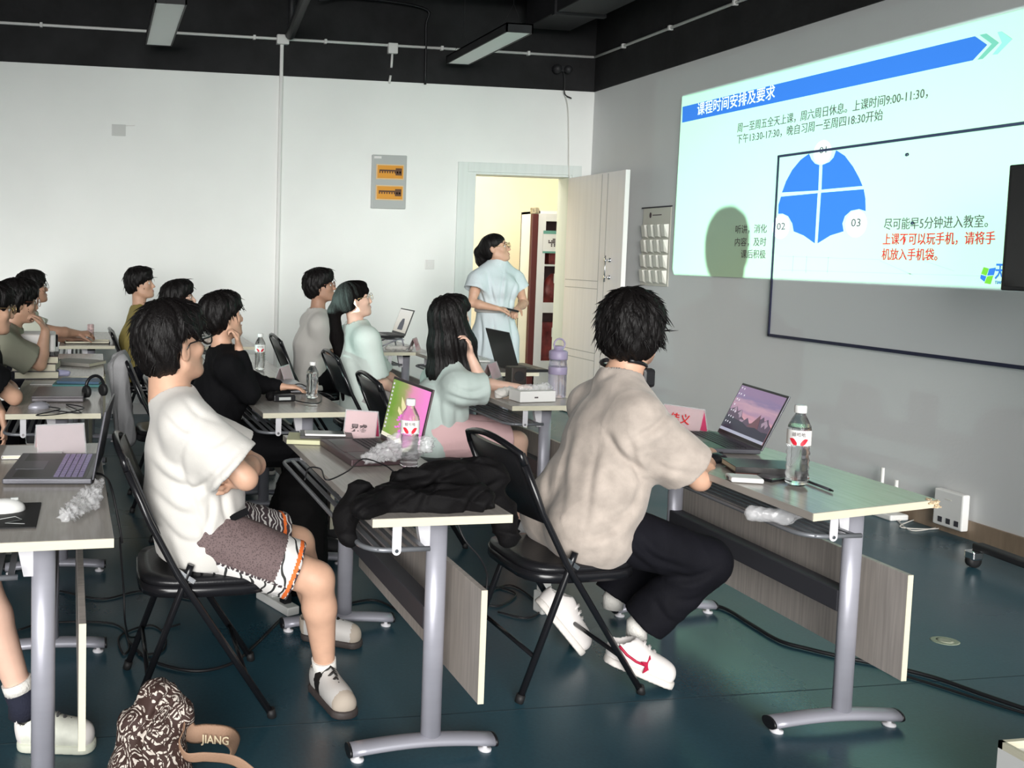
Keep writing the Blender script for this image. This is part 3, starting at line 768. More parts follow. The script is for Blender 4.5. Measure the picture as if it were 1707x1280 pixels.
def project(V):
    q = V-np.array([0, 0, HC]); z = q@_f; return CX+FPX*(q@CR)/z, CY-FPX*(q@CU)/z
def crease(V, N, lines):
    """lines: (points, half width, depth): soft folds pressed in along polylines on the side of the cloth that is seen"""
    u, v = project(V); face = np.clip(-(N@_f)*3, 0, 1); D = np.zeros(len(V))
    for pts, w, a in lines:
        P = np.array(smooth_path([(x, y, 0) for x, y in pts], 4))[:, :2]; best = np.full(len(V), 1e9); sgn = np.zeros(len(V)); tt = np.zeros(len(V))
        n = len(P)-1
        for i in range(n):
            d = P[i+1]-P[i]; L2 = d@d; t = np.clip(((u-P[i, 0])*d[0]+(v-P[i, 1])*d[1])/L2, 0, 1)
            dx, dy = u-P[i, 0]-t*d[0], v-P[i, 1]-t*d[1]; q = np.hypot(dx, dy); m = q < best
            best[m] = q[m]; sgn[m] = np.sign(dx*d[1]-dy*d[0])[m]; tt[m] = ((i+t)/n)[m]
        x = best*sgn/w; env = np.sin(PI*np.clip(tt, 0.03, 0.97))**0.6
        D += a*env*(-np.exp(-x*x*2)+0.75*np.exp(-(x-1.4)**2))*(np.abs(x) < 5)
    return V+N*(D*face)[:, None]

def limb(F, pts, rad, k=0.015):
    for a, b, ra, rb in zip(pts, pts[1:], rad, rad[1:]): F.cone(a, b, ra, rb, k)

def bound(pts, m=0.16):
    P = np.array(pts); return P.min(0)-m, P.max(0)+m

class Person:
    """J: joint dict in world metres: pelvis, chest, neck, sh, el, wr, hip, kn, an (pairs: 0 near side = -y, 1 far side), fwd"""
    def __init__(s, label, J, head, group=None, skin=SK, sc=1.0, h=0.008, female=False, hands=((None,), (None,)), neck_r=0.052):
        s.J = J; s.hd = head; s.skin = skin; s.h = h; s.sc = sc; s.female = female; s.hands = hands; s.nr = neck_r
        pel = np.array(J['pelvis']); s.org = np.array([pel[0], pel[1], 0.0])
        s.root = thing('person', label, 'person', tuple(s.org), 0, group)
        s.side = unit(np.array(J['sh'][1])-np.array(J['sh'][0])); s.hside = unit(np.array(J['hip'][1])-np.array(J['hip'][0]))
        s.body()
    def torso(s, F, g=0.0, k=0.03, w=(1, 1, 1), belly=0.0, low=0.0):
        J = s.J; q = s.sc; P, C, N = [np.array(J[x], float) for x in ('pelvis', 'chest', 'neck')]
        Wt = P*0.55+C*0.45 if 'waist' not in J else np.array(J['waist']); sd = s.side; fw = unit(np.cross(sd, C-P))
        fe = s.female
        pw, ww, cw = (0.165, 0.128, 0.150) if fe else (0.160, 0.145, 0.168)
        F.econe(P+(P-Wt)*low, Wt, s.hside, (pw*q*w[0]+g, 0.115*q+g+belly*0.3), (ww*q*w[1]+g, 0.098*q+g+belly), k)
        F.econe(Wt, C, sd, (ww*q*w[1]+g, 0.098*q+g+belly), (cw*q*w[2]+g, 0.112*q+g), k)
        S = (np.array(J['sh'][0])+np.array(J['sh'][1]))/2
        F.econe(C, S*0.9+C*0.1, sd, (cw*q*w[2]+g, 0.112*q+g), ((cw-0.01)*q*w[2]+g, 0.078*q+g), k)
        F.cone(N-(N-S)*0.2, J['sh'][0], 0.050*q+g*0.8, 0.050*q+g*0.9, k*1.5); F.cone(N-(N-S)*0.2, J['sh'][1], 0.050*q+g*0.8, 0.048*q+g*0.8, k)
        if fe:
            for a in (-1, 1): F.ell(C+sd*0.068*a*q+fw*(0.085*q)*s.fs(fw)-np.array([0, 0, 0.02]), np.eye(3), (0.05*q+g*0.5,)*3, 0.05)
    def fs(s, fw): return 1.0 if fw@np.array(s.J['fwd']) > 0 else -1.0
    def body(s):
        J = s.J; q = s.sc; pts = [J['pelvis'], J['chest'], J['neck'], s.hd.c+[0, 0, 0.08]]+list(J['sh'])+list(J['el'])+list(J['wr'])+list(J['kn'])+list(J['an'])
        lo, hi = bound(pts, 0.19); F = Field(lo, hi, s.h); s.lo, s.hi = lo, hi
        s.torso(F)
        fe = s.female; a = 0.88 if fe else 1.0
        for i in (0, 1):
            sh, el, wr = [np.array(J[x][i], float) for x in ('sh', 'el', 'wr')]
            F.cone(sh, sh*0.5+el*0.5, 0.050*q*a, 0.043*q*a, 0.02); F.cone(sh*0.5+el*0.5, el, 0.043*q*a, 0.036*q*a, 0.02)
            m = el*0.7+wr*0.3; F.cone(el, m, 0.036*q*a, 0.040*q*a, 0.015); F.cone(m, wr, 0.040*q*a, 0.025*q*a, 0.015)
            H = s.hands[i]
            if H and H[0] is not None: hand(F, wr, H[0], H[1], H[2], *(H[3:4] or (0.3,)), sc=(0.92 if fe else 1.0)*q)
            hip, kn, an = [np.array(J[x][i], float) for x in ('hip', 'kn', 'an')]
            F.cone(hip, kn, 0.088*q, 0.056*q, 0.03); c = kn*0.68+an*0.32
            F.cone(kn, c, 0.054*q, 0.055*q, 0.02); F.cone(c, an, 0.055*q, 0.034*q, 0.02)
            if 'toe' in J:
                t = np.array(J['toe'][i], float); F.cone(an-[0, 0, 0.02], t, 0.034*q, 0.026*q, 0.02)
        hd = s.hd; N = np.array(J['neck'], float)
        F.cone(N-[0, 0, 0.03], hd.p(-0.022, 0, -0.045), s.nr*q*(0.85 if fe else 1)*1.08, s.nr*q*(0.85 if fe else 1), 0.025)
        hd.build(F)
        V, Fc = F.mesh(); V = relax(V, Fc, 1, 0.4)
        s.b = grid_mesh('body', V, Fc, s.skin, s.root, s.org)
        hd.extras(s.root, s.org)
    def garment(s, name, fn, mats, h=None, wr=(1, 0.004, 30), pts=(), matfn=None, relax_it=2, lo=None, hi=None, stretch=(1, 1, 0.5), label=None, creases=None):
        F = Field(s.lo if lo is None else lo, s.hi if hi is None else hi, h or s.h); fn(F)
        V, Fc = F.mesh()
        if len(V) == 0: return None
        V = relax(V, Fc, relax_it, 0.5); N = normals(V, Fc); V = wrinkle(V, N, wr[0], wr[1], wr[2], stretch, pts)
        if creases: V = crease(V, N, creases)
        o = grid_mesh(name, V, Fc, mats, s.root, s.org, matfn)
        if label: o['label'] = label
        return o
    def tee(s, mat, g=0.016, sleeve=0.72, sl_r=0.022, hem=0.0, name='t_shirt', h=None, wr=(1, 0.004, 30), neck=0.0, pts=(), long=False, w=(1, 1, 1), belly=0.0, low=0.25, collar=0.066, extra=None, matfn=None, hemn=None, creases=None):
        J = s.J; q = s.sc
        def fn(F):
            s.torso(F, g, 0.035, w, belly, low)
            for i in (0, 1):
                sh, el, wrp = [np.array(J[x][i], float) for x in ('sh', 'el', 'wr')]
                if not long:
                    e = sh+(el-sh)*sleeve; ext = sh+(el-sh)*(sleeve+0.12); rb = 0.046*q+g+sl_r
                    F.sleeve(sh, ext, 0.052*q+g, rb, e, el-sh, rb-0.008, 0.05)
                else:
                    F.cone(sh, el, 0.052*q+g, 0.042*q+g*0.8, 0.03); e2 = el+(wrp-el)*long
                    F.cone(el, e2, 0.042*q+g*0.8, 0.030*q+g*0.6, 0.02)
            if extra: extra(F)
            P, C = np.array(J['pelvis'], float), np.array(J['chest'], float)
            F.half(P+(P-C)*hem, hemn if hemn is not None else P-C)
            N = np.array(J['neck'], float); hp = s.hd.p(-0.022, 0, -0.045); F.cone(N+unit(hp-N)*(0.008+neck), hp+unit(hp-N)*0.1, collar*q, collar*q*1.25, 0.006, True)
        return s.garment(name, fn, mat, h, wr, pts, matfn, creases=creases)
    def trousers(s, mat, g=0.014, end=1.0, flare=0.0, name='trousers', h=None, wr=(5, 0.004, 26), matfn=None, waist=0.35, pts=(), creases=None):
        J = s.J; q = s.sc
        def fn(F):
            P, C = np.array(J['pelvis'], float), np.array(J['chest'], float); Wt = P*0.55+C*0.45
            F.econe(P, Wt, s.hside, (0.163*q+g*0.7, 0.118*q+g*0.7), (0.15*q, 0.105*q), 0.03)
            F.half(P+(Wt-P)*waist*1.6, Wt-P)
            for i in (0, 1):
                hip, kn, an = [np.array(J[x][i], float) for x in ('hip', 'kn', 'an')]
                if end <= 0.5:
                    t = end*2; e = hip+(kn-hip)*t; r = 0.088*q+(0.056-0.088)*q*t+g+flare
                    F.sleeve(hip, hip+(kn-hip)*(t+0.10), 0.090*q+g, r, e, kn-hip, r-0.007, 0.03)
                else:
                    t = (end-0.5)*2; e = kn+(an-kn)*t; r = 0.038*q+g+flare
                    F.cone(hip, kn, 0.090*q+g, 0.060*q+g, 0.03); F.sleeve(kn, kn+(an-kn)*(t+0.08), 0.060*q+g, r, e, an-kn, r-0.006, 0.02)
        return s.garment(name, fn, mat, h, wr, pts, matfn, stretch=(1, 1, 1), creases=creases)
    def hair(s, fn, noise=0.0035, freq=95, h=0.006, name='hair', mat=None, ext=(0.17, 0.17), tufts=0, seed=1, drop=0.0, warp=3.0):
        hd = s.hd; lo, hi = hd.c-np.array([ext[0], ext[0], ext[0]+drop]), hd.c+np.array([ext[0], ext[0], ext[1]])
        F = Field(lo, hi, h); fn(F, hd); V, Fc = F.mesh(); V = relax(V, Fc, 1, 0.4); N = normals(V, Fc)
        q = (V-hd.c)@hd.R.T; az = np.arctan2(q[:, 1], q[:, 0]+0.03); r = np.random.RandomState(seed)
        d = np.zeros(len(V))
        for o in range(4):
            f_ = (9, 17, 29, 47)[o]; d += np.sin(az*f_+warp*np.sin(q[:, 2]*(22+9*o)+r.uniform(0, 6))+r.uniform(0, 6))*(0.75**o)
        rr = np.clip(np.hypot(q[:, 0]+0.03, q[:, 1])/0.05, 0.15, 1)
        V = V+N*(noise*d*rr)[:, None]
        o = grid_mesh(name, V, Fc, mat or HAIR, s.root, s.org)
        if tufts:
            m = MB(); R = random.Random(seed); N2 = normals(V, Fc); ids = [i for i in range(len(V)) if q[i, 2] > -0.02]
            for _ in range(tufts):
                i = R.choice(ids); p = Vector(V[i]-s.org); n = Vector(N2[i])
                out = Vector(q[i, 0]*hd.f+q[i, 1]*hd.s+0.02*hd.f).normalized(); c = out*0.8-Vector(hd.u)*0.7+Vector((R.uniform(-.3, .3), R.uniform(-.3, .3), R.uniform(-.3, .3)))
                c = (c-n*c.dot(n)*0.9).normalized(); a = p-n*0.003; L = R.uniform(0.025, 0.055); lift = R.uniform(0.02, 0.3)
                m.tube([a, a+(n*lift+c)*L*0.5, a+(n*lift*0.8+c)*L], [0.0028, 0.002, 0.0003], n=4, caps=False)
            t = m.build('loose_strand', mat or HAIR, o); t['kind'] = 'stuff'
        return o
def hair_short(vol=0.0, fringe=0.03, back=-0.055, top=0.0, side=0.0):
    def fn(F, hd):
        q = hd.sc; E = lambda c, r, k=0.012, cut=False: F.ell(hd.p(*c), hd.R, np.array(r)*q, k, cut)
        E((-0.012, 0, 0.048+top*0.5), (0.103+vol, 0.086+vol, 0.086+vol+top*0.5)); E((-0.045, 0, 0.0), (0.068+vol*0.8, 0.080+vol*0.8, 0.080), 0.03)
        E((0.045, 0, 0.085+top*0.4), (0.058+vol, 0.066+vol*0.7, 0.036+vol), 0.02)
        # face and sides cut free
        E((0.120, 0, -0.030), (0.085, 0.12, 0.082+fringe*0.0), 0.008, True)
        for a in (-1, 1): E((0.035-side, a*0.10, -0.045+side), (0.052+side, 0.045+side*0.4, 0.066+side), 0.008, True)
        c0 = hd.p(-0.05, 0, back)
        F.half(c0, -hd.u+hd.f*0.25)
        for a in (-1, 0, 1): E((0.082, a*0.035, 0.052), (0.018+vol*0.5, 0.028, 0.022), 0.014)
    return fn
# ------------------------------------------------------------------ shoes
def shoe(par, org, heel, toe, mats, L=None, parts='sneaker', up=(0, 0, 1), name='shoe', star=None):
    """heel and toe: sole points on the ground (world)"""
    heel, toe = np.array(heel, float), np.array(toe, float); f = unit(toe-heel); L = np.linalg.norm(toe-heel); u = unit(np.array(up)-f*(np.array(up)@f)); sd = np.cross(u, f)
    R = np.array([f, sd, u]); P = lambda a, b, c: heel+f*a*L+sd*b+u*c
    F = Field(np.minimum(heel, toe)-0.16, np.maximum(heel, toe)+0.17, 0.0055)
    E = lambda c, r, k=0.01, cut=False: F.ell(P(*c), R, r, k, cut)
    F.econe(P(0.17, 0, 0.045), P(0.80, 0, 0.036), sd, (0.036, 0.045), (0.043, 0.032), 0.02)
    E((0.28, 0, 0.080), (0.065, 0.036, 0.040), 0.03); E((0.60, 0, 0.060), (0.075, 0.036, 0.030), 0.03)
    F.half(P(0, 0, 0.012), -u)
    F.cone(P(0.16, 0, 0.085), P(0.22, 0, 0.17), 0.030, 0.036, 0.006, True)
    V, Fc = F.mesh(); V = relax(V, Fc, 1, 0.4)
    def mf(C):
        q = (C-heel)@R.T; a = q[:, 0]/L; m = np.zeros(len(C), int)
        if len(mats) > 2: m[a > 0.80] = 2; m[(a < 0.12)] = 2
        if len(mats) > 3: m[(a > 0.30) & (a < 0.44) & (np.abs(q[:, 1]) > 0.028)] = 3
        return m
    o = grid_mesh(name, V, Fc, [mats[0]]+list(mats[1:]), par, org, mf)
    F = Field(np.minimum(heel, toe)-0.1, np.maximum(heel, toe)+0.1, 0.0055)
    F.econe(P(0.17, 0, 0.012), P(0.80, 0, 0.012), sd, (0.041, 0.06), (0.048, 0.05), 0.02, ee=0.8)
    F.half(P(0, 0, 0.026), u); F.half(P(0, 0, 0.0), -u)
    V, Fc = F.mesh(); sl = grid_mesh('sole', V, Fc, mats[1], None, org); sl.parent = o; sl.location = (0, 0, 0)
    m = MB()
    for k in range(5):
        a = 0.42+k*0.075; z = 0.118-k*0.0095; w = 0.026
        m.tube([P(a, -w, z-0.024)-org, P(a+0.015, 0, z)-org, P(a, w, z-0.024)-org], 0.0036, n=6)
        m.tube([P(a, -w, z-0.024)-org, P(a+0.03, 0, z-0.002)-org, P(a+0.06, w, z-0.030)-org], 0.003, n=6)
    lc = mats[-1]
    l = m.build('shoelace', lc, None); l.parent = o
    return o
def sock(par, org, an, kn, L, mat, r=0.040, name='sock', down=0.07):
    an, kn = np.array(an, float), np.array(kn, float); d = unit(kn-an); m = MB()
    p = [an-np.array([0, 0, down*0.6])-org, an-org, an+d*L-org]
    m.tube(p, [r*0.98, r, r+0.001], n=18); return m.build(name, mat, par)

WHITE = new_mat('white_cotton', (0.62, 0.60, 0.565), 0.85, noise=(3, 0.02), bump=(260, 0.12), sheen=0.2)
TAN = new_mat('washed_tan_cotton', (0.43, 0.37, 0.325), 0.9, noise=(16, 0.16), bump=(260, 0.12), sheen=0.2)
BLKC = new_mat('black_cloth', (0.005, 0.005, 0.006), 0.85, spec=0.15, bump=(200, 0.15))
NAVY = new_mat('black_trouser_cloth', (0.006, 0.006, 0.009), 0.8, spec=0.15, noise=(6, 0.2), bump=(200, 0.15))
def shorts_mesh():
    m = new_mat('brown_mesh_fabric', (0.13, 0.09, 0.09), 0.8); nt = m.node_tree; b = nt.nodes['Principled BSDF']
    tc = nt.nodes.new('ShaderNodeTexCoord'); v = nt.nodes.new('ShaderNodeTexVoronoi'); v.inputs['Scale'].default_value = 170
    r = nt.nodes.new('ShaderNodeValToRGB'); r.color_ramp.elements[0].color = (0.03, 0.02, 0.02, 1); r.color_ramp.elements[1].color = (0.15, 0.105, 0.105, 1); r.color_ramp.elements[1].position = 0.5
    nt.links.new(tc.outputs['Object'], v.inputs['Vector']); nt.links.new(v.outputs['Distance'], r.inputs[0]); nt.links.new(r.outputs[0], b.inputs['Base Color']); return m
def lines_mat(name, base, ink, scale, w, dist=3.0):
    m = new_mat(name, base, 0.8); nt = m.node_tree; b = nt.nodes['Principled BSDF']
    tc = nt.nodes.new('ShaderNodeTexCoord'); v = nt.nodes.new('ShaderNodeTexWave'); v.inputs['Scale'].default_value = scale; v.inputs['Distortion'].default_value = dist; v.inputs['Detail'].default_value = 1.5
    r = nt.nodes.new('ShaderNodeValToRGB'); r.color_ramp.interpolation = 'CONSTANT'; r.color_ramp.elements[0].color = (*ink, 1); r.color_ramp.elements[1].color = (*base, 1); r.color_ramp.elements[1].position = w
    nt.links.new(tc.outputs['Object'], v.inputs['Vector']); nt.links.new(v.outputs['Fac'], r.inputs[0]); nt.links.new(r.outputs[0], b.inputs['Base Color']); return m
SH_B = shorts_mesh(); SH_W = lines_mat('white_panel_print', (0.72, 0.70, 0.68), (0.03, 0.03, 0.03), 9, 0.12, 9); SH_O = new_mat('orange_trim', (0.80, 0.16, 0.03), 0.7); SH_P = lines_mat('dark_pattern_print', (0.05, 0.035, 0.04), (0.6, 0.58, 0.56), 22, 0.25, 12)
LOOK = np.array([4.65, 5.8, 1.95])
def look(c, dz=0.0, mix=None):
    d = LOOK-np.array(c); d[2] += dz; d = unit(d); return d if mix is None else unit(d*(1-mix[0])+np.array(mix[1])*mix[0])

# ---- A: student in the white tee, near left
hc = at(287, 580, y=3.06)
A = Person('student in white tee and patterned basketball shorts, arms folded, black-framed glasses', dict(
    pelvis=(0.335, 3.05, 0.545), chest=at(312, 748, y=3.06), neck=at(283, 652, y=3.07), fwd=(1, 0, 0),
    sh=[at(312, 706, y=2.885), at(294, 696, y=3.25)], el=[at(410, 797, y=2.83), at(425, 775, y=3.22)],
    wr=[at(368, 782, y=3.08), at(385, 790, y=2.95)], hip=[(0.37, 2.96, 0.545), (0.37, 3.14, 0.545)],
    kn=[at(528, 965, y=2.90), at(497, 905, y=3.20)], an=[at(541, 1108, y=2.96), at(540, 1072, y=3.36)]),
    Head(hc, look(hc, 0.3), (-0.10, -0.05, 1), 1.07), skin=SK, h=0.006,
    hands=(((0.2, 0.9, 0.1), (-1, 0, 0), 1, 0.5), ((-0.25, -0.9, -0.1), (-1, 0, 0.1), -1, 0.5)), neck_r=0.066)
def a_print(C):
    u, v = project(C); return ((u < 236) & (v > 668) & (v < 724) & (C[:, 1] < 3.1)).astype(int)
A.tee([WHITE, new_mat('dark_red_print', (0.12, 0.02, 0.03), 0.8)], matfn=a_print, g=0.024, sleeve=0.80, sl_r=0.034, hem=0.30, h=0.006, belly=0.040, w=(1.08, 1.08, 1.02), wr=(3, 0.0016, 11), hemn=(-0.1, 0, -1), collar=0.074,
      creases=[([(400, 745), (360, 790), (310, 830)], 9, 0.010), ([(330, 700), (300, 760), (320, 830), (345, 900)], 8, 0.006), ([(240, 760), (280, 800), (330, 815), (355, 800)], 9, 0.008),
               ([(370, 800), (375, 850), (390, 890)], 8, 0.008), ([(235, 800), (290, 850), (330, 860)], 9, 0.006), ([(255, 850), (300, 900), (350, 905)], 9, 0.007), ([(430, 800), (436, 840), (420, 870)], 8, 0.006),
               ([(350, 800), (350, 860), (330, 920)], 7, 0.006), ([(262, 680), (300, 720), (330, 728)], 7, 0.004), ([(250, 700), (270, 760), (300, 780)], 9, 0.005), ([(300, 655), (330, 690), (370, 705)], 7, 0.004), ([(390, 720), (360, 740), (335, 745)], 7, 0.004)])
def a_short(C):
    m = np.zeros(len(C), int); J = A.J
    for i in (0, 1):
        hip, kn = np.array(J['hip'][i]), np.array(J['kn'][i]); d = unit(kn-hip); L = np.linalg.norm(kn-hip)
        on = (C[:, 1] < 3.05) if i == 0 else (C[:, 1] >= 3.05)
        q = C-hip; t = (q@d)/L; low = q[:, 2]-((q@d)*d[2])
        if i == 0:
            m[on & (low < -0.035)] = 1; m[on & (t > 0.62)] = 1; m[on & (np.abs(low+0.035) < 0.004)] = 3; m[on & (t > 0.74)] = 2; m[on & (t > 0.775)] = 3
        else: m[on] = 3; m[on & (t > 0.70)] = 2; m[on & (t > 0.73)] = 3
    return m
A.trousers([SH_B, SH_W, SH_O, SH_P], g=0.020, end=0.40, flare=0.012, name='basketball_shorts', h=0.0045, matfn=a_short, wr=(4, 0.003, 16), waist=0.15)
lb = MB(); lb.box((0, 0, 0), (0.062, 0.004, 0.022), rot=Matrix.Rotation(math.radians(-24), 3, 'Y'))
pq = at(399, 858, y=2.90)-A.org; lo_ = lb.build('hem_label', BLKC, A.root); lo_.location = pq
A.hair(hair_short(0.012, back=-0.075, top=0.012, side=0.014), noise=0.0022, tufts=200, seed=4)
A.hd.glasses(A.root, A.org, GF_B, 0.0028)
MA = [new_mat('grey_white_leather', (0.56, 0.54, 0.52), 0.5), new_mat('brown_rubber_sole', (0.05, 0.04, 0.038), 0.6), new_mat('beige_suede', (0.42, 0.36, 0.30), 0.8), new_mat('black_leather_patch', (0.015, 0.013, 0.012), 0.5)]
SOCKW = new_mat('white_sock', (0.72, 0.70, 0.66), 0.9, bump=(150, 0.3))
hl = at(537, 1135, y=3.0); 
shoe(A.root, A.org, (0.735, 3.035, 0.0), (0.795, 2.765, 0.0), MA); sock(A.root, A.org, A.J['an'][0]+np.array([0, 0, -0.01]), A.J['kn'][0], 0.035, SOCKW)
shoe(A.root, A.org, (0.765, 3.44, 0.0), (1.00, 3.31, 0.0), MA); sock(A.root, A.org, A.J['an'][1]+np.array([0, 0, -0.01]), A.J['kn'][1], 0.02, SOCKW)

# ---- B: student in the tan tee, front right
hc = at(1054, 562, y=3.12)
B = Person('student in tan washed tee and black trousers leaning over the front right table', dict(
    pelvis=(1.72, 3.04, 0.545), chest=at(1020, 728, y=3.06), neck=at(1036, 622, y=3.10), fwd=(1, 0.1, 0),
    sh=[at(1066, 704, y=2.90), at(985, 676, y=3.27)], el=[at(1166, 800, y=2.88), (2.02, 3.42, 0.82)],
    wr=[at(1184, 757, y=3.10), (2.19, 3.24, 0.80)], hip=[(1.70, 2.95, 0.545), (1.70, 3.13, 0.545)],
    kn=[at(1178, 935, y=2.88), at(1085, 905, y=3.22)], an=[at(1066, 1042, y=2.97), at(1022, 1000, y=3.22)]),
    Head(hc, look(hc, -0.3), (-0.08, 0, 1), 1.06), skin=SK, h=0.006,
    hands=(((-0.60, 0.70, 0.22), (0, 0.1, -1), -1, 0.55), ((-0.1, -0.9, -0.1), (0, 0, -1), 1, 0.5)), neck_r=0.062)
def b_extra(F):
    P = np.array(B.J['pelvis'])
    for s_ in (-0.10, 0.10): F.cone(P+[-0.05, s_, 0.0], P+[0.0, s_*0.9, 0.09], 0.145, 0.125, 0.04)
B.tee(TAN, g=0.030, sleeve=0.78, sl_r=0.030, hem=0.42, h=0.006, belly=0.02, w=(1.12, 1.12, 1.08), wr=(8, 0.002, 10), collar=0.070, hemn=(0.15, 0, -1), extra=b_extra,
      creases=[([(1140, 660), (1095, 710), (1050, 735)], 9, 0.009), ([(1010, 720), (1035, 760), (1080, 790)], 9, 0.011), ([(930, 690), (915, 760), (910, 830)], 9, 0.009), ([(955, 700), (940, 770), (935, 850)], 9, 0.009),
               ([(900, 740), (892, 800), (900, 850)], 8, 0.008), ([(1000, 730), (985, 800), (975, 880)], 10, 0.006), ([(1030, 620), (1000, 632), (965, 660)], 8, 0.006), ([(1075, 800), (1050, 850), (1010, 870)], 9, 0.007),
               ([(1060, 850), (1010, 890), (950, 900)], 9, 0.007), ([(1050, 735), (1065, 790), (1080, 805)], 8, 0.008), ([(1165, 790), (1120, 785), (1090, 770)], 8, 0.005)])
B.trousers(NAVY, g=0.022, end=0.98, flare=0.022, h=0.007, wr=(9, 0.003, 13), waist=0.05,
           creases=[([(1060, 900), (1090, 930), (1150, 950)], 8, 0.008), ([(1190, 950), (1150, 965), (1110, 955)], 8, 0.010), ([(1030, 900), (1060, 930), (1100, 960)], 8, 0.007), ([(1200, 975), (1160, 1000), (1120, 1000)], 8, 0.006), ([(1090, 1000), (1110, 1030), (1130, 1040)], 8, 0.006)])
B.hair(hair_short(0.022, back=-0.085, top=0.020), noise=0.0026, tufts=420, seed=9)
MBs = [new_mat('white_leather', (0.74, 0.70, 0.68), 0.45), new_mat('white_rubber', (0.70, 0.66, 0.62), 0.6), new_mat('white_toe', (0.76, 0.72, 0.70), 0.45)]
RED = new_mat('dark_red_leather', (0.45, 0.01, 0.05), 0.5)
def star_badge(o, org, c, n, up, r, mat):
    n = unit(n); up = unit(np.array(up)-n*(np.array(up)@n)); sd = np.cross(up, n); pts = []
    for k in range(10):
        a = PI*k/5; rr = r*(1 if k % 2 == 0 else 0.42); pts.append(np.array(c)-org+up*rr*math.cos(a)+sd*rr*math.sin(a))
    m = MB(); m.prism(pts, n*0.004); x = m.build('star_patch', mat, None); x.parent = o
hB, tB = at(1000, 1083, y=2.93), at(1128, 1136, y=2.84); tB[2] = 0.0; hB[2] = 0.085
s1 = shoe(B.root, B.org, hB, tB, MBs, up=(0.25, 0, 1))
star_badge(s1, B.org, hB+(tB-hB)*0.50+np.array([0.012, -0.041, 0.048]), (0.1, -1, 0.12), (0.2, 0, 1), 0.034, RED)
m = MB(); m.tube([hB+(tB-hB)*k+np.array([0.012*1, -0.040-0.006*math.sin(PI*k), z])-B.org for k, z in ((0.12, 0.075), (0.22, 0.055), (0.34, 0.045), (0.46, 0.045))], 0.005, n=6); x = m.build('red_stripe', RED, None); x.parent = s1
h2, t2 = np.array([1.60, 3.20, 0.21]), np.array([1.76, 3.13, 0.012])
s2 = shoe(B.root, B.org, h2, t2+unit(t2-h2)*0.03, MBs, up=(0.7, -0.1, 0.6))
sock(B.root, B.org, B.J['an'][0]+np.array([-0.01, 0, 0.0]), B.J['kn'][0], 0.05, SOCKW, 0.037)
sock(B.root, B.org, B.J['an'][1], B.J['kn'][1], 0.05, SOCKW, 0.039, down=0.05)
hp = MB(); q = B.hd; nk = B.J['neck']-B.org
hp.tube([nk+q.f*(0.02+0.085*math.cos(a))+q.s*0.075*math.sin(a)+np.array([0, 0, 0.028-0.035*math.cos(a)]) for a in [math.radians(x) for x in range(-150, 151, 15)]], 0.008, n=8)
hp.box(tuple(nk+q.f*0.03-q.s*0.083+np.array([0, 0, -0.02])), (0.05, 0.03, 0.07), bev=0.012)
hp.build('neck_headphones', M['black_plastic'], B.root)
# ------------------------------------------------------------------ the other students
def seated(label, head_px, y, pel_x, sh_px, hand_l=None, tilt=(0, 0, 1), lookdir=None, hw=0.175, kneeln=0.42, el=None, wr=None, hands=((None,), (None,)), sc=0.97, female=False, h=0.009, skin=SK, neck_px=None, knz=0.52, pel_z=0.545, neck_r=0.052):
    hc = at(*head_px, y=y); sm = at(*sh_px, y=y); P = np.array([pel_x, y, pel_z])
    nk = at(*neck_px, y=y) if neck_px else sm*0.55+hc*0.45-np.array([0, 0, 0.02])
    sh = [sm+[0, -hw, 0], sm+[0, hw, 0]]; ch = P*0.40+sm*0.60; ch[0] -= 0.01
    el = el or [sh[i]+np.array([0.14, 0, -0.24]) for i in (0, 1)]; wr = wr or [el[i]+np.array([0.22, 0.04*(1-2*i), -0.02]) for i in (0, 1)]
    hip = [P+[0.03, -0.085, 0], P+[0.03, 0.085, 0]]; kn = [P+[kneeln, -0.11, knz-0.545], P+[kneeln, 0.11, knz-0.545]]
    an = [kn[0]+[0.0, 0, -0.44], kn[1]+[0.05, 0, -0.44]]
    return Person(label, dict(pelvis=P, chest=ch, neck=nk, fwd=(1, 0, 0), sh=sh, el=[np.array(e) for e in el], wr=[np.array(w) for w in wr], hip=hip, kn=kn, an=an, toe=[an[0]+[0.13, 0, -0.05], an[1]+[0.13, 0, -0.05]]),
                  Head(hc, lookdir if lookdir is not None else look(hc), tilt, sc*1.0), skin=skin, sc=sc, h=h, hands=hands, female=female, neck_r=neck_r)
def simple_shoes(p, mats):
    for i in (0, 1):
        a = p.J['an'][i]; shoe(p.root, p.org, (a[0]-0.05, a[1], 0), (a[0]+0.22, a[1]-0.02, 0), mats)
BLKSH = [new_mat('black_canvas', (0.02, 0.02, 0.022), 0.7), new_mat('dirty_white_sole', (0.5, 0.48, 0.45), 0.7)]
GREYSH = [new_mat('grey_canvas', (0.3, 0.3, 0.3), 0.7), BLKSH[1]]
def long_hair(paths, base=hair_short(0.006, back=-0.10)):
    def fn(F, hd):
        base(F, hd)
        for pts, rad in paths:
            for a, b, ra, rb in zip(pts, pts[1:], rad, rad[1:]): F.cone(hd.p(*a), hd.p(*b), ra, rb, 0.03)
    return fn

def hair_back(F, hd):
    q = hd.sc; E = lambda c, r, k=0.012, cut=False: F.ell(hd.p(*c), hd.R, np.array(r)*q, k, cut)
    E((-0.012, 0, 0.046), (0.102, 0.083, 0.084)); E((-0.045, 0, -0.01), (0.066, 0.076, 0.070), 0.03)
    E((0.118, 0, -0.020), (0.070, 0.11, 0.086), 0.008, True)
    for a in (-1, 1): E((0.035, a*0.10, -0.045), (0.056, 0.045, 0.068), 0.008, True)
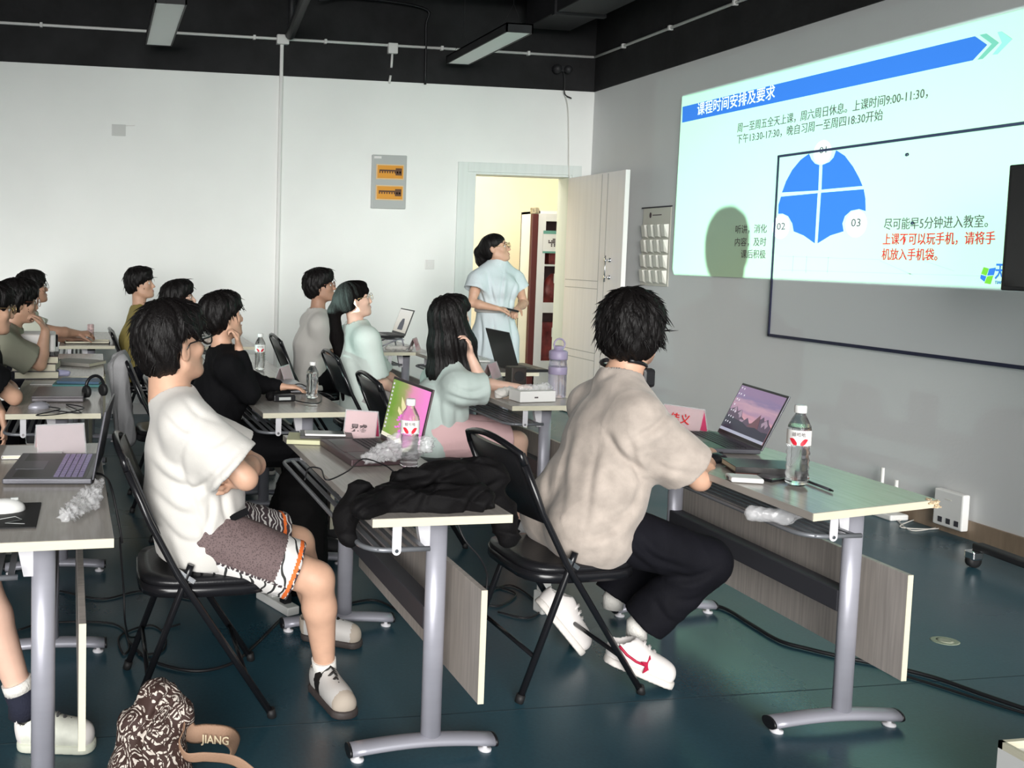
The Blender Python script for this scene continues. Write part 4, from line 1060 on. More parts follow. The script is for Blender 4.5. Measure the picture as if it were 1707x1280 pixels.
# ---- C: long straight hair, pale blouse, pink shorts
PALE = new_mat('pale_mint_blouse', (0.47, 0.55, 0.52), 0.8, noise=(3, 0.04), bump=(200, 0.12)); PINK = new_mat('pink_shorts', (0.66, 0.43, 0.44), 0.8, bump=(200, 0.1))
C_ = seated('woman with long straight black hair, pale mint blouse and pink shorts', (752, 532), 4.62, 1.70, (745, 640), female=True, sc=0.96,
    el=[at(808, 648, y=4.45), at(800, 640, y=4.80)], wr=[at(784, 592, y=4.50), at(860, 645, y=4.72)],
    hands=(((-0.15, 0.1, 0.9), (-1, 0.1, 0.2), 1, 0.6), ((0.9, 0, 0), (0, 0, -1), 1, 0.3)), tilt=(0.0, 0, 1), skin=SKF, kneeln=0.44)
C_.tee(PALE, g=0.024, sleeve=0.98, sl_r=0.020, hem=0.75, wr=(11, 0.003, 12), name='blouse', w=(1.05, 1.05, 1.0),
       creases=[([(705, 660), (700, 700), (705, 750)], 6, 0.012), ([(730, 660), (735, 700), (745, 745)], 7, 0.012), ([(760, 680), (765, 715), (770, 745)], 6, 0.010), ([(820, 640), (785, 655), (745, 640)], 6, 0.010), ([(800, 668), (770, 665), (740, 655)], 5, 0.008)])
C_.trousers(PINK, g=0.020, end=0.44, flare=0.015, name='pink_shorts', wr=(5, 0.003, 16))
C_.hair(long_hair([([(-0.045, 0, 0.02), (-0.075, 0, -0.12), (-0.10, 0.0, -0.27), (-0.115, 0, -0.40)], [0.075, 0.082, 0.09, 0.075]),
                   ([(-0.02, 0.06, 0.0), (-0.03, 0.09, -0.13), (-0.04, 0.11, -0.30), (-0.06, 0.12, -0.40)], [0.045, 0.05, 0.045, 0.03]),
                   ([(-0.02, -0.055, 0.0), (-0.01, -0.085, -0.13), (-0.02, -0.10, -0.27), (-0.05, -0.10, -0.37)], [0.05, 0.052, 0.05, 0.035])]), noise=0.0035, ext=(0.26, 0.17), drop=0.36, name='long_hair', tufts=0, h=0.007, warp=0.5)
simple_shoes(C_, GREYSH)

# ---- D: woman in black
D_ = seated('woman dressed in black resting her cheek on her hand beside the small water bottle', (370, 530), 4.50, 0.56, (372, 606), female=True, sc=0.96,
    el=[at(415, 655, y=4.33), at(425, 640, y=4.68)], wr=[at(398, 580, y=4.38), at(470, 645, y=4.60)],
    hands=(((-0.12, 0.1, 0.9), (-1, 0.1, 0.2), 1, 0.9), ((0.9, 0, 0), (0, 0, -1), 1, 0.3)), skin=SK)
D_.tee(BLKC, g=0.018, long=0.80, hem=0.5, wr=(12, 0.004, 18), name='black_sweater')
D_.trousers(BLKC, g=0.022, end=0.97, flare=0.02)
D_.hair(hair_short(0.008, back=-0.115), noise=0.0028, tufts=60, h=0.007); simple_shoes(D_, BLKSH)

# ---- E: white tee near the back wall
E_ = seated('man in white tee and glasses near the back wall beside the white pipe', (534, 480), 6.85, 1.58, (526, 540), sc=1.0,
    el=[at(548, 585, y=6.7), at(560, 585, y=7.0)], wr=[at(600, 583, y=6.75), at(610, 580, y=6.95)], hands=(((0.9, 0, 0), (0, 0, -1), -1), ((0.9, 0, 0), (0, 0, -1), 1)), skin=SKT)
E_.tee(WHITE, g=0.026, sleeve=0.85, sl_r=0.025, hem=0.35, wr=(13, 0.003, 12), w=(1.05, 1.1, 1.0)); E_.trousers(BLKC, g=0.02, end=0.97, flare=0.02)
E_.hair(hair_short(0.014, back=-0.06, top=0.01), noise=0.003, tufts=60, h=0.008); E_.hd.glasses(E_.root, E_.org, GF_R, 0.0018); simple_shoes(E_, BLKSH)

HAIR2 = new_mat('matt_black_hair', (0.004, 0.003, 0.003), 0.7, spec=0.08, bump=(70, 0.4, (3, 3, 0.35)))
# ---- F: mint top, very long ponytail
MINT = new_mat('mint_knit_top', (0.60, 0.68, 0.64), 0.85, noise=(3, 0.04), bump=(160, 0.15)); GREYP = new_mat('light_grey_trousers', (0.36, 0.35, 0.34), 0.85)
F_ = seated('woman in pale mint top with a very long black ponytail and thin glasses', (590, 502), 5.75, 1.66, (598, 562), female=True, sc=1.0,
    el=[at(628, 632, y=5.57), at(640, 625, y=5.92)], wr=[at(668, 655, y=5.60), at(672, 640, y=5.85)], hands=(((0.8, 0.2, -0.3), (0, 0, -1), -1), ((0.8, -0.2, -0.3), (0, 0, -1), 1)), skin=SKF, tilt=(-0.2, 0, 1))
F_.tee(MINT, g=0.026, sleeve=0.98, sl_r=0.012, hem=0.6, wr=(15, 0.003, 12), name='knit_top', w=(1.05, 1.05, 1)); F_.trousers(GREYP, g=0.02, end=0.97, flare=0.02)
F_.hair(long_hair([([(-0.09, 0, 0.03), (-0.14, 0, -0.03), (-0.16, 0, -0.20), (-0.17, -0.03, -0.45), (-0.20, -0.04, -0.58)], [0.045, 0.035, 0.040, 0.042, 0.025])], base=hair_short(0.001, back=-0.05)),
        noise=0.0012, ext=(0.28, 0.17), drop=0.5, name='ponytail_hair', h=0.007, warp=0.3, mat=HAIR2); F_.hd.glasses(F_.root, F_.org, GF_G, 0.0013); simple_shoes(F_, GREYSH)

# ---- H: mustard tee at the back
MUST = new_mat('mustard_tee', (0.30, 0.24, 0.07), 0.85, noise=(4, 0.06)); 
H_ = seated('young man in mustard yellow tee by the back wall with short black hair', (234, 475), 7.30, 0.30, (232, 533), sc=0.98, skin=SK, tilt=(-0.15, 0, 1))
H_.tee(MUST, g=0.024, sleeve=0.85, sl_r=0.02, hem=0.35, wr=(16, 0.004, 14)); H_.trousers(NAVY, g=0.02, end=0.97, flare=0.02)
H_.hair(hair_short(0.010, back=-0.05, top=0.01), noise=0.003, tufts=50, h=0.008); simple_shoes(H_, BLKSH)

# ---- I: mostly hidden behind A
I_ = seated('person with chin length dark hair mostly hidden behind the student in the white tee', (298, 500), 6.20, 0.55, (296, 566), female=True, sc=0.97, skin=SKF)
I_.tee(WHITE, g=0.024, sleeve=0.85, sl_r=0.02, hem=0.35, wr=(17, 0.004, 14)); I_.trousers(NAVY, g=0.02, end=0.97, flare=0.02)
I_.hair(hair_short(0.010, back=-0.12), noise=0.003, tufts=40, h=0.008); simple_shoes(I_, BLKSH)

# ---- J: grey green tee, hand on chin, left edge
GRN = new_mat('grey_green_tee', (0.30, 0.30, 0.23), 0.9, noise=(5, 0.05)); GRN2 = new_mat('cream_green_tee', (0.56, 0.58, 0.49), 0.9)
J_ = seated('man in grey-green tee at the left edge with his hand on his chin', (30, 505), 5.35, -0.92, (8, 568), sc=1.0, lookdir=unit([1, 0.35, -0.02]), skin=SK, hw=0.19, tilt=(0.25, 0, 1),
    el=[at(66, 607, y=5.22), at(40, 600, y=5.55)], wr=[at(76, 552, y=5.24), at(60, 612, y=5.40)],
    hands=(((-0.42, 0.15, 0.85), (-1, 0, -0.2), 1, 0.7), ((0.9, 0, 0), (0, 0, -1), 1)))
J_.tee(GRN, g=0.026, sleeve=0.80, sl_r=0.02, hem=0.35, wr=(18, 0.004, 14), w=(1.1, 1.1, 1.05)); J_.trousers(NAVY, g=0.02, end=0.97, flare=0.02)
J_.hair(hair_short(0.010, back=-0.06), noise=0.003, tufts=80, h=0.007, seed=5); J_.hd.glasses(J_.root, J_.org, GF_R, 0.0016); simple_shoes(J_, BLKSH)

# ---- K: cream tee at the far left by the back wall
K_ = seated('man in cream tee at the far left back table reaching for a drink can', (54, 483), 7.20, -0.90, (42, 540), sc=1.0, lookdir=unit([1, 0.35, 0.25]), skin=SKT,
    el=[at(98, 553, y=7.08), at(95, 560, y=7.40)], wr=[at(130, 556, y=7.15), at(120, 565, y=7.35)], hands=(((0.9, 0.1, 0.0), (0, 0.6, -1), -1, 0.5), ((0.9, 0, 0), (0, 0, -1), 1)))
K_.tee(GRN2, g=0.026, sleeve=0.55, sl_r=0.02, hem=0.35, wr=(19, 0.004, 14), w=(1.1, 1.1, 1.05)); K_.trousers(NAVY, g=0.02, end=0.97, flare=0.02)
K_.hair(hair_short(0.012, back=-0.05, top=0.01), noise=0.003, tufts=80, h=0.008, seed=6); K_.hd.glasses(K_.root, K_.org, GF_B, 0.0018); simple_shoes(K_, BLKSH)

# ---- L: black tee, folded arms, cut by the left edge
L_ = seated('person in black tee with crossed bare arms cut off by the left edge', (-18, 518), 4.50, -1.05, (-32, 605), sc=1.0, lookdir=unit([1, 0.35, -0.02]), skin=SK, hw=0.19,
    el=[at(24, 662, y=4.38), at(-20, 662, y=4.70)], wr=[at(-6, 622, y=4.55), at(2, 690, y=4.45)], hands=(((-0.6, 0.4, 0.3), (0, 0.4, -1), 1, 0.5), ((0.25, -0.2, -0.9), (-1, 0, 0), 1, 0.25)))
L_.tee(BLKC, g=0.022, sleeve=0.62, sl_r=0.02, hem=0.35, wr=(20, 0.004, 14)); L_.trousers(NAVY, g=0.02, end=0.97, flare=0.02)
L_.hair(hair_short(0.010, back=-0.06), noise=0.003, tufts=60, h=0.008, seed=7); L_.hd.glasses(L_.root, L_.org, GF_G, 0.0014); simple_shoes(L_, BLKSH)

# ---- N: only a bare leg and a white trainer show
kx = np.array([-0.34, 2.80, 0.50])
N_ = Person('person at the near left table of whom only a bare leg and white trainer show', dict(
    pelvis=(-0.80, 2.90, 0.545), chest=(-0.80, 2.9, 0.93), neck=(-0.76, 2.9, 1.16), fwd=(1, 0, 0), sh=[(-0.78, 2.72, 1.09), (-0.78, 3.08, 1.09)],
    el=[(-0.66, 2.68, 0.84), (-0.66, 3.12, 0.84)], wr=[(-0.50, 2.76, 0.66), (-0.50, 3.04, 0.66)], hip=[(-0.76, 2.81, 0.545), (-0.76, 2.99, 0.545)],
    kn=[kx, (-0.36, 3.05, 0.50)], an=[at(38, 1165, y=2.78), (-0.62, 3.10, 0.08)]),
    Head((-0.72, 2.9, 1.31), look((-0.72, 2.9, 1.31))), skin=SKF, h=0.008, hands=(((0.9, 0, -0.1), (0, 0, -1), -1), ((0.9, 0, -0.1), (0, 0, -1), 1)))
N_.tee(GRN2, g=0.024, hem=0.35, wr=(21, 0.004, 14)); N_.trousers(BLKC, g=0.02, end=0.40, flare=0.02, name='shorts'); N_.hair(hair_short(0.01), h=0.008)
MN = [new_mat('cream_mesh_trainer', (0.74, 0.75, 0.66), 0.6, noise=(30, 0.1)), new_mat('thick_cream_sole', (0.72, 0.74, 0.62), 0.6), MBs[2], new_mat('grey_overlay', (0.12, 0.12, 0.12), 0.5)]
SOCKN = new_mat('navy_sock', (0.012, 0.014, 0.03), 0.9, bump=(150, 0.3)); 
h0, t0 = at(22, 1246, y=2.76), at(168, 1240, y=2.72); h0[2] = t0[2] = 0
shoe(N_.root, N_.org, h0, t0, MN); sock(N_.root, N_.org, N_.J['an'][0]+np.array([0, 0, -0.01]), N_.J['kn'][0], 0.04, SOCKN, 0.043)
cf = MB(); a0 = np.array(N_.J['an'][0]); d0 = unit(np.array(N_.J['kn'][0])-a0); cf.tube([a0+d0*0.028-N_.org, a0+d0*0.06-N_.org], 0.0455, n=18); cf.build('sock_cuff', SOCKW, N_.root)
shoe(N_.root, N_.org, (-0.67, 3.10, 0), (-0.40, 3.08, 0), MN)

# ---- G: standing presenter in the doorway
DRESS = new_mat('pale_blue_linen', (0.60, 0.68, 0.71), 0.85, noise=(4, 0.05, (1, 1, 0.3)), bump=(150, 0.2)); BELT = new_mat('linen_belt', (0.46, 0.44, 0.42), 0.8)
yG = 6.95; gx = at(826, 500, y=yG)[0]
hG = at(826, 415, y=yG)
G_ = Person('standing woman in a pale blue belted shirt dress holding a clicker in the doorway', dict(
    pelvis=(gx+0.0, yG, 0.92), chest=(gx, yG, 1.24), neck=(gx+0.01, yG, 1.455), fwd=(0.75, -0.65, 0),
    sh=[at(796, 468, y=yG-0.06), at(858, 466, y=yG+0.10)], el=[at(786, 505, y=yG-0.10), at(874, 505, y=yG+0.10)],
    wr=[at(828, 514, y=yG-0.22), at(862, 515, y=yG-0.10)], hip=[(gx-0.06, yG-0.06, 0.90), (gx+0.06, yG+0.06, 0.90)],
    kn=[(gx-0.06, yG-0.08, 0.48), (gx+0.08, yG+0.05, 0.48)], an=[(gx-0.07, yG-0.06, 0.08), (gx+0.08, yG+0.08, 0.08)], toe=[(gx, yG-0.16, 0.03), (gx+0.17, yG-0.02, 0.03)]),
    Head(hG, unit([0.80, -0.56, 0.24]), (-0.1, 0, 1), 0.97), skin=SK, h=0.008, female=True, sc=0.98,
    hands=(((0.85, 0.0, -0.05), (0.2, 0.3, -1), -1, 0.6), ((-0.6, -0.6, -0.3), (0.2, 0, -1), 1, 0.7)))
def g_extra(F):
    P = np.array(G_.J['pelvis'])+[0, 0, 0.12]; F.econe(P, P-[0, 0, 0.22], G_.side, (0.15, 0.125), (0.20, 0.17), 0.03); F.econe(P-[0, 0, 0.22], P-[0, 0, 0.62], G_.side, (0.20, 0.17), (0.24, 0.21), 0.03)
G_.tee(DRESS, g=0.022, sleeve=0.42, sl_r=0.03, hem=1.15, wr=(22, 0.005, 13), name='shirt_dress', w=(1.0, 0.95, 1.08), extra=g_extra, collar=0.056, hemn=(0, 0, -1), h=0.008,
       creases=[([(812, 455), (820, 490), (826, 512)], 3, 0.010), ([(840, 455), (836, 485), (834, 512)], 3, 0.010), ([(800, 525), (803, 560), (800, 600)], 4, 0.014), ([(822, 530), (826, 570), (828, 600)], 3, 0.012), ([(850, 528), (856, 560), (858, 600)], 4, 0.014), ([(795, 470), (805, 500), (808, 515)], 3, 0.01), ([(860, 470), (852, 500), (850, 515)], 3, 0.01)])
bl = MB(); P = np.array(G_.J['pelvis'])+[0, 0, 0.135]-G_.org; fwG = unit(np.cross(G_.side, [0, 0, 1]))
bl.tube([P+G_.side*0.168*math.cos(a)+fwG*0.140*math.sin(a) for a in [2*PI*k/24 for k in range(24)]], 1.0, n=8, closed=True, sq=(0.014, 0.006), up=(0, 0, 1)); bl.build('belt', BELT, G_.root)
col = MB(); hN = np.array(G_.J['neck'])-G_.org+[0, 0, 0.028]
col.tube([hN+G_.side*0.060*math.cos(a)+fwG*0.058*math.sin(a)+np.array([0, 0, -0.010*abs(math.sin(a))]) for a in [2*PI*k/20 for k in range(20)]], 1.0, n=8, closed=True, sq=(0.016, 0.006), up=(0, 0, 1)); col.build('band_collar', DRESS, G_.root)
G_.hair(long_hair([([(-0.09, 0, 0.03), (-0.125, 0.01, 0.0), (-0.13, 0.02, -0.07), (-0.125, 0.02, -0.15)], [0.04, 0.045, 0.042, 0.018])], base=hair_back), noise=0.0015, h=0.006, drop=0.1, ext=(0.22, 0.17), name='ponytail_hair', warp=0.8)
G_.hd.glasses(G_.root, G_.org, GF_G, 0.0018)
ck = MB(); pw = G_.J['wr'][1]*0.35+G_.J['wr'][0]*0.65+np.array([0.035, -0.03, -0.005]); ck.box((0, 0, 0), (0.14, 0.03, 0.016), rot=Matrix.Rotation(math.radians(12), 3, 'Y'), bev=0.004)
o = tag(ck.build('clicker', M['black_plastic']), 'small black presentation clicker held by the standing woman', 'remote'); o.location = pw
for i in (0, 1):
    a = G_.J['an'][i]; shoe(G_.root, G_.org, (a[0]-0.03, a[1]+0.03, 0), (a[0]+0.14, a[1]-0.12, 0), GREYSH)
# ------------------------------------------------------------------ the projected slide, whiteboard, display and wall things
def W(u, v, off): p = at(u, v, x=XW); p[0] = XW-off; return p
GREYT = new_mat('slide_dark_text', (0.08, 0.06, 0.065), 0.9); REDT = new_mat('slide_red_text', (0.60, 0.015, 0.018), 0.9); BLUE = new_mat('slide_blue', (0.022, 0.115, 0.48), 0.9)
SWHITE = new_mat('slide_white', (0.90, 0.92, 0.92), 0.9); TEAL = new_mat('slide_teal', (0.15, 0.36, 0.30), 0.9); TEAL2 = new_mat('slide_pale_teal', (0.27, 0.55, 0.48), 0.9); LIME = new_mat('slide_lime', (0.15, 0.38, 0.02), 0.9)
def slide_bg():  # mint of the projected light put into the plate's base colour
    m = new_mat('slide_background', (0.70, 0.92, 0.84), 0.9); nt = m.node_tree; b = nt.nodes['Principled BSDF']
    tc = nt.nodes.new('ShaderNodeTexCoord'); mp = nt.nodes.new('ShaderNodeMapping'); mp.inputs['Scale'].default_value = (1, 0.28, 0.7)
    n = nt.nodes.new('ShaderNodeTexNoise'); n.inputs['Scale'].default_value = 1.2; n.inputs['Detail'].default_value = 1
    r = nt.nodes.new('ShaderNodeValToRGB'); e = r.color_ramp.elements; e[0].position = 0.35; e[0].color = (0.47, 0.67, 0.53, 1); e[1].position = 0.65; e[1].color = (0.50, 0.67, 0.46, 1)
    nt.links.new(tc.outputs['Object'], mp.inputs[0]); nt.links.new(mp.outputs[0], n.inputs['Vector']); nt.links.new(n.outputs[0], r.inputs[0]); nt.links.new(r.outputs[0], b.inputs['Base Color']); return m
bd = thing('whiteboard', 'wide wall whiteboard with a thin black frame, partly under the slide', 'whiteboard', (XW, 5.87, 0.955))
BW = 5.87-3.30
MB().span((-0.012, -BW, 0), (0, 0, 1.25)).build('board_surface', new_mat('whiteboard_enamel', (0.60, 0.61, 0.62), 0.35), bd)
FR = new_mat('dark_navy_frame', (0.012, 0.014, 0.045), 0.4)
for nm, a, b in (('frame_rail', (-0.022, -BW, -0.004), (0, 0.004, 0.016)), ('frame_rail', (-0.022, -BW, 1.238), (0, 0.004, 1.254)), ('frame_rail', (-0.022, -0.006, 0), (0, 0.006, 1.25)), ('frame_rail', (-0.022, -BW-0.01, 0), (0, -BW, 1.25))):
    MB().span(a, b).build(nm, FR, bd)
for q in ((1516, 258), (1525, 372)):
    p = W(*q, 0.012); MB().ball((-0.018, p[1]-5.87, p[2]-0.955), (0.004, 0.012, 0.010)).build('magnet', FR, bd)
SL = (7.03, 3.92, 1.355, 2.79)   # y left, y right, z low, z high
sd_ = thing('projected_slide', 'bright mint slide with blue banner and Chinese lettering projected on the right wall', 'projected image', (XW, 7.03, 1.355))  # projected light painted as coloured plates; the beam carries no picture
so = np.array([XW, 7.03, 1.355])
MB().prism([(XW-0.014-so[0], y-so[1], z-so[2]) for y, z in ((7.017, 2.79), (7.04, 1.40), (7.0, 1.352), (3.92, 1.358), (3.92, 2.785))], (0.0015, 0, 0)).build('slide_background', slide_bg(), sd_)
def decal(name, px, mat, off=0.0150, parent=None):
    pts = [W(u, v, off)-so for u, v in px]; return MB().prism(pts, (0.0008, 0, 0)).build(name, mat, parent or sd_)
def z25(x, y): return (1120+x/2.908, 20+y/2.908)
def zq(x, y): return (1250+x/2.908, 180+y/2.908)
decal('banner', [z25(*q) for q in ((60, 460), (1480, 118), (1540, 160), (1470, 235), (58, 537))], BLUE)
decal('arrow', [z25(*q) for q in ((1503, 112), (1535, 105), (1597, 150), (1518, 228), (1492, 232), (1562, 155))], TEAL)
decal('pale_arrow', [z25(*q) for q in ((1590, 98), (1610, 95), (1662, 132), (1590, 205), (1565, 208), (1612, 150))], TEAL2)
def line(name, s, u0, u1, vb, h, mat, bold=0.0, off=0.0158, vr=None):
    """lettering whose baseline runs level on the wall from u0 to u1; h = glyph height in metres"""
    a = W(u0, vb, off); b = W(u1, vb, off); z = a[2]
    return text_obj(name, s, mat, sd_, np.array([a[0], a[1], z])-so, (0, -1, 0), (0, 0, 1), width=a[1]-b[1], height=h, bold=bold)
line('title', '课程时间安排及要求', 1165, 1293, 194, 0.098, SWHITE, 0.010)
line('text_line', '周一至周五全天上课，周六周日休息。上课时间9:00-11:30，', 1232, 1546, 222, 0.068, GREYT, 0.0)
line('text_line', '下午13:30-17:30，晚自习周一至周四18:30开始', 1231, 1472, 241, 0.068, GREYT, 0.0)
line('text_line', '尽可能早5分钟进入教室。', 1477, 1650, 384, 0.068, GREYT, 0.0)
line('red_text_line', '上课不可以玩手机，请将手', 1475, 1662, 409, 0.068, REDT, 0.008)
line('red_text_line', '机放入手机袋。', 1473, 1566, 434, 0.068, REDT, 0.008)
line('text_line', '听讲，消化', 1229, 1281, 390, 0.062, GREYT, 0.0)
line('text_line', '内容，及时', 1228, 1280, 411, 0.062, GREYT, 0.0)
line('text_line', '课后积极', 1238, 1279, 431, 0.062, GREYT, 0.0)
decal('diagram_segment', [zq(*q) for q in ((165, 410), (185, 355), (215, 300), (255, 252), (296, 222), (308, 250), (325, 270), (346, 277), (341, 400))], BLUE)
decal('diagram_segment', [zq(*q) for q in ((362, 276), (395, 262), (416, 240), (428, 205), (470, 232), (510, 285), (540, 340), (556, 378), (357, 396))], BLUE)
decal('diagram_segment', [zq(*q) for q in ((160, 430), (338, 413), (324, 656), (270, 618), (222, 598), (215, 560), (195, 525), (168, 512), (147, 513), (148, 470))], BLUE)
decal('diagram_segment', [zq(*q) for q in ((355, 411), (562, 394), (570, 440), (571, 500), (540, 490), (500, 498), (470, 525), (458, 560), (464, 598), (400, 618), (338, 656))], BLUE)
def disc(name, c, r, mat, off):
    p = W(*zq(*c), off); q = W(*zq(c[0], c[1]+r), off); rr = p[2]-q[2]; MB().prism([p-so+np.array([0, rr*math.cos(a), rr*math.sin(a)]) for a in [2*PI*k/28 for k in range(28)]], (0.0006, 0, 0)).build(name, mat, sd_)
for c, r in (((160, 577), 58), ((526, 562), 66), ((362, 215), 58)): disc('number_disc', c, r, SWHITE, 0.0155)
line('number', '02', 1298, 1312, 385, 0.062, GREYT, 0.01, 0.0162); line('number', '03', 1422, 1438, 380, 0.064, GREYT, 0.01, 0.0162); line('number', '01', 1369, 1381, 258, 0.055, GREYT, 0.01, 0.0162)
def z3(x, y): return (1040+x/2.559, 300+y/2.559)
for nm, q, m_ in (('emblem_tile', ((1545, 372), (1567, 378), (1556, 408), (1534, 400)), LIME), ('emblem_tile', ((1569, 378), (1597, 374), (1588, 406), (1560, 408)), BLUE), ('emblem_tile', ((1533, 404), (1556, 411), (1548, 434), (1530, 420)), BLUE), ('emblem_tile', ((1560, 411), (1586, 408), (1574, 445), (1548, 440)), LIME)):
    decal(nm, [z3(*k) for k in q], m_)
line('emblem_text', '天', 1662, 1678, 466, 0.085, BLUE, 0.02); line('emblem_text', 'TIANL', 1662, 1679, 474, 0.022, BLUE, 0.01)
gl = new_mat('slide_faint_grid', (0.44, 0.50, 0.46), 0.9)
for (a, b) in (((150, 718), (640, 735)), ((160, 785), (1150, 815)), ((220, 715), (215, 795)), ((285, 718), (280, 800)), ((390, 722), (385, 800)), ((640, 740), (800, 810)), ((820, 730), (1000, 790))):
    p, q = W(*zq(*a), 0.0148), W(*zq(*b), 0.0148); d = unit(q-p); n = np.cross(d, [1, 0, 0])*0.002
    MB().prism([p+n-so, q+n-so, q-n-so, p-n-so], (0.0003, 0, 0)).build('faint_line', gl, sd_)

# phone pockets
pk = thing('phone_pocket_chart', 'cream hanging pocket chart for phones beside the slide', 'pocket chart', (XW, 7.30, 1.25))
CLO = new_mat('cream_canvas', (0.62, 0.61, 0.54), 0.85, bump=(90, 0.2)); CLO2 = new_mat('clear_cream_pocket', (0.70, 0.69, 0.62), 0.35)
MB().span((-0.008, -0.20, 0), (-0.001, 0.20, 0.66), bev=0.002).build('backing_cloth', CLO, pk)
MB().tube([(-0.012, -0.215, 0.665), (-0.012, 0.215, 0.665)], 0.006).build('hanging_rod', M['steel_dark'], pk)
for r_ in range(4):
    for c_ in range(4):
        m = MB(); y0 = 0.19-c_*0.095; z0 = 0.02+(3-r_)*0.128; k_ = 0.006*(3-r_)
        prof = [(-0.010, y0, z0), (-0.010, y0-0.088, z0), (-0.010, y0-0.088, z0+0.115), (-0.010, y0, z0+0.115)]
        v = [m.bm.verts.new(p) for p in prof]+[m.bm.verts.new((-0.030, y0-0.020, z0+0.015)), m.bm.verts.new((-0.030, y0-0.068, z0+0.015)), m.bm.verts.new((-0.045, y0-0.070, z0+0.112)), m.bm.verts.new((-0.045, y0-0.018, z0+0.112))]
        for f in ((0, 1, 5, 4), (1, 2, 6, 5), (3, 0, 4, 7), (4, 5, 6, 7), (0, 3, 2, 1)): m.bm.faces.new([v[i] for i in f])
        bmesh.ops.recalc_face_normals(m.bm, faces=m.bm.faces); m.build('pocket', CLO2, pk)
m = MB(); m.ball((-0.009, 0.09, 0.60), (0.002, 0.016, 0.025)); m.span((-0.0095, -0.07, 0.595), (-0.008, 0.06, 0.603)); m.build('printed_mark', GREYT, pk)

# mobile display at the right edge
tv = thing('mobile_display', 'black screen on a wheeled stand cut off by the right edge', 'display', (4.22, 3.35, 0))
m = MB(); m.span((-0.03, -0.78, 1.36), (0.03, 0.43, 1.945), bev=0.006); m.build('screen_panel', M['black_plastic'], tv)
MB().span((-0.034, -0.76, 1.38), (-0.030, 0.41, 1.925)).build('screen_glass', new_mat('dark_glass', (0.006, 0.006, 0.007), 0.08), tv)
MB().span((0.03, -0.07, 0.10), (0.08, -0.01, 1.6)).span((0.03, 0.02, 0.10), (0.08, 0.08, 1.6)).build('column', M['black_duct'], tv)['kind'] = 'stuff'
for s_ in (-1, 1):
    MB().box((0.03, s_*0.27, 0.10), (0.06, 0.50, 0.035), rot=Matrix.Rotation(math.radians(-4*s_), 3, 'Z'), bev=0.008).build('base_arm', M['black_duct'], tv)
    c = MB(); c.lathe([(0.012, -0.018), (0.032, -0.016), (0.034, 0), (0.032, 0.016), (0.012, 0.018)], c=(0.01, s_*0.50, 0.034), axis='y', n=18)
    cw = c.build('caster_wheel', M['rubber'], tv)
    MB().span((-0.02, s_*0.50-0.026, 0.04), (0.04, s_*0.50+0.026, 0.085), bev=0.008).build('caster_fork', M['chrome'], cw)

# router by the skirting
ro = thing('router', 'white wall router box standing by the skirting with a socket', 'router', (XW, 4.35, 0.04))
MB().span((-0.06, -0.09, 0), (-0.015, 0.09, 0.20), bev=0.008).build('case', M['plastic_white'], ro)
for k in range(3): MB().span((-0.0615, -0.07+k*0.05, 0.02), (-0.0598, -0.045+k*0.05, 0.05)).build('port', M['steel_dark'], ro)
MB().span((-0.0612, -0.02, 0.15), (-0.0598, 0.02, 0.156)).build('status_light', M['cable_white'], ro)
r2 = thing('antenna_router', 'second white router behind the table, only its two antennas show', 'router', (XW-0.10, 4.72, 0))
MB().span((-0.06, -0.11, 0.0), (0.06, 0.11, 0.035), bev=0.008).build('case', M['plastic_white'], r2)
for y, z in ((0.07, 0.27), (-0.03, 0.22)): MB().tube([(0.04, y, 0.02), (0.04, y, z)], 0.010, n=8).build('antenna', M['plastic_white'], r2)
def cable(label, px, mat=None, r=0.004, z=0.006, name='cable', grp=None, z3d=None):
    P = [at(u, v, z=z) for u, v in px] if z3d is None else z3d
    c = np.array(P[0]); c[2] = 0
    o = MB().tube([p-c for p in smooth_path(P, 7)], r, n=6).build(name, mat or M['cable']); o.location = c
    return tag(o, label, 'cable', grp)
cable('tangle of thin white cable on the floor below the router', [(1500, 868), (1540, 850), (1600, 858), (1570, 880), (1500, 878), (1545, 862), (1595, 872), (1620, 895), (1660, 902), (1707, 908)], M['cable_white'], 0.0035)
cable('second loop of thin white cable in front of the skirting', [(1490, 862), (1520, 884), (1570, 876), (1590, 860), (1610, 890), (1650, 897), (1690, 905)], M['cable_white'], 0.003)
cable('thick black cable running across the floor under the front right table', [(1172, 1005), (1210, 1015), (1255, 1042), (1300, 1068), (1350, 1082), (1410, 1096), (1480, 1110), (1560, 1130), (1640, 1158), (1720, 1185)], None, 0.008, 0.009)
cable('thinner black cable lying along the thick one at right', [(1480, 1118), (1560, 1142), (1640, 1168), (1720, 1192)], None, 0.005, 0.006)
cable('long black cable looping on the floor behind the near chair', [(100, 985), (170, 998), (240, 985), (330, 1000)], None, 0.004)
cable('black cable curling round the rear chair foot at left', [(30, 1050), (80, 1038), (190, 1040), (215, 1075), (205, 1090), (200, 1060), (250, 1042), (275, 1060), (270, 1085), (230, 1092)], None, 0.004)
cable('thick black cable arc on the floor under the near chair', [(215, 1070), (250, 1100), (320, 1118), (380, 1108), (420, 1080), (470, 1030)], None, 0.006, 0.008)
cable('black cable under the middle table', [(560, 1010), (620, 1000), (660, 1015), (700, 1040), (740, 1050)], None, 0.005)
cable('knotted black cables on the floor behind the front right chair', [(770, 985), (820, 978), (860, 990), (830, 1010), (800, 1000), (850, 975), (900, 1010), (880, 1030), (830, 1020)], None, 0.004)
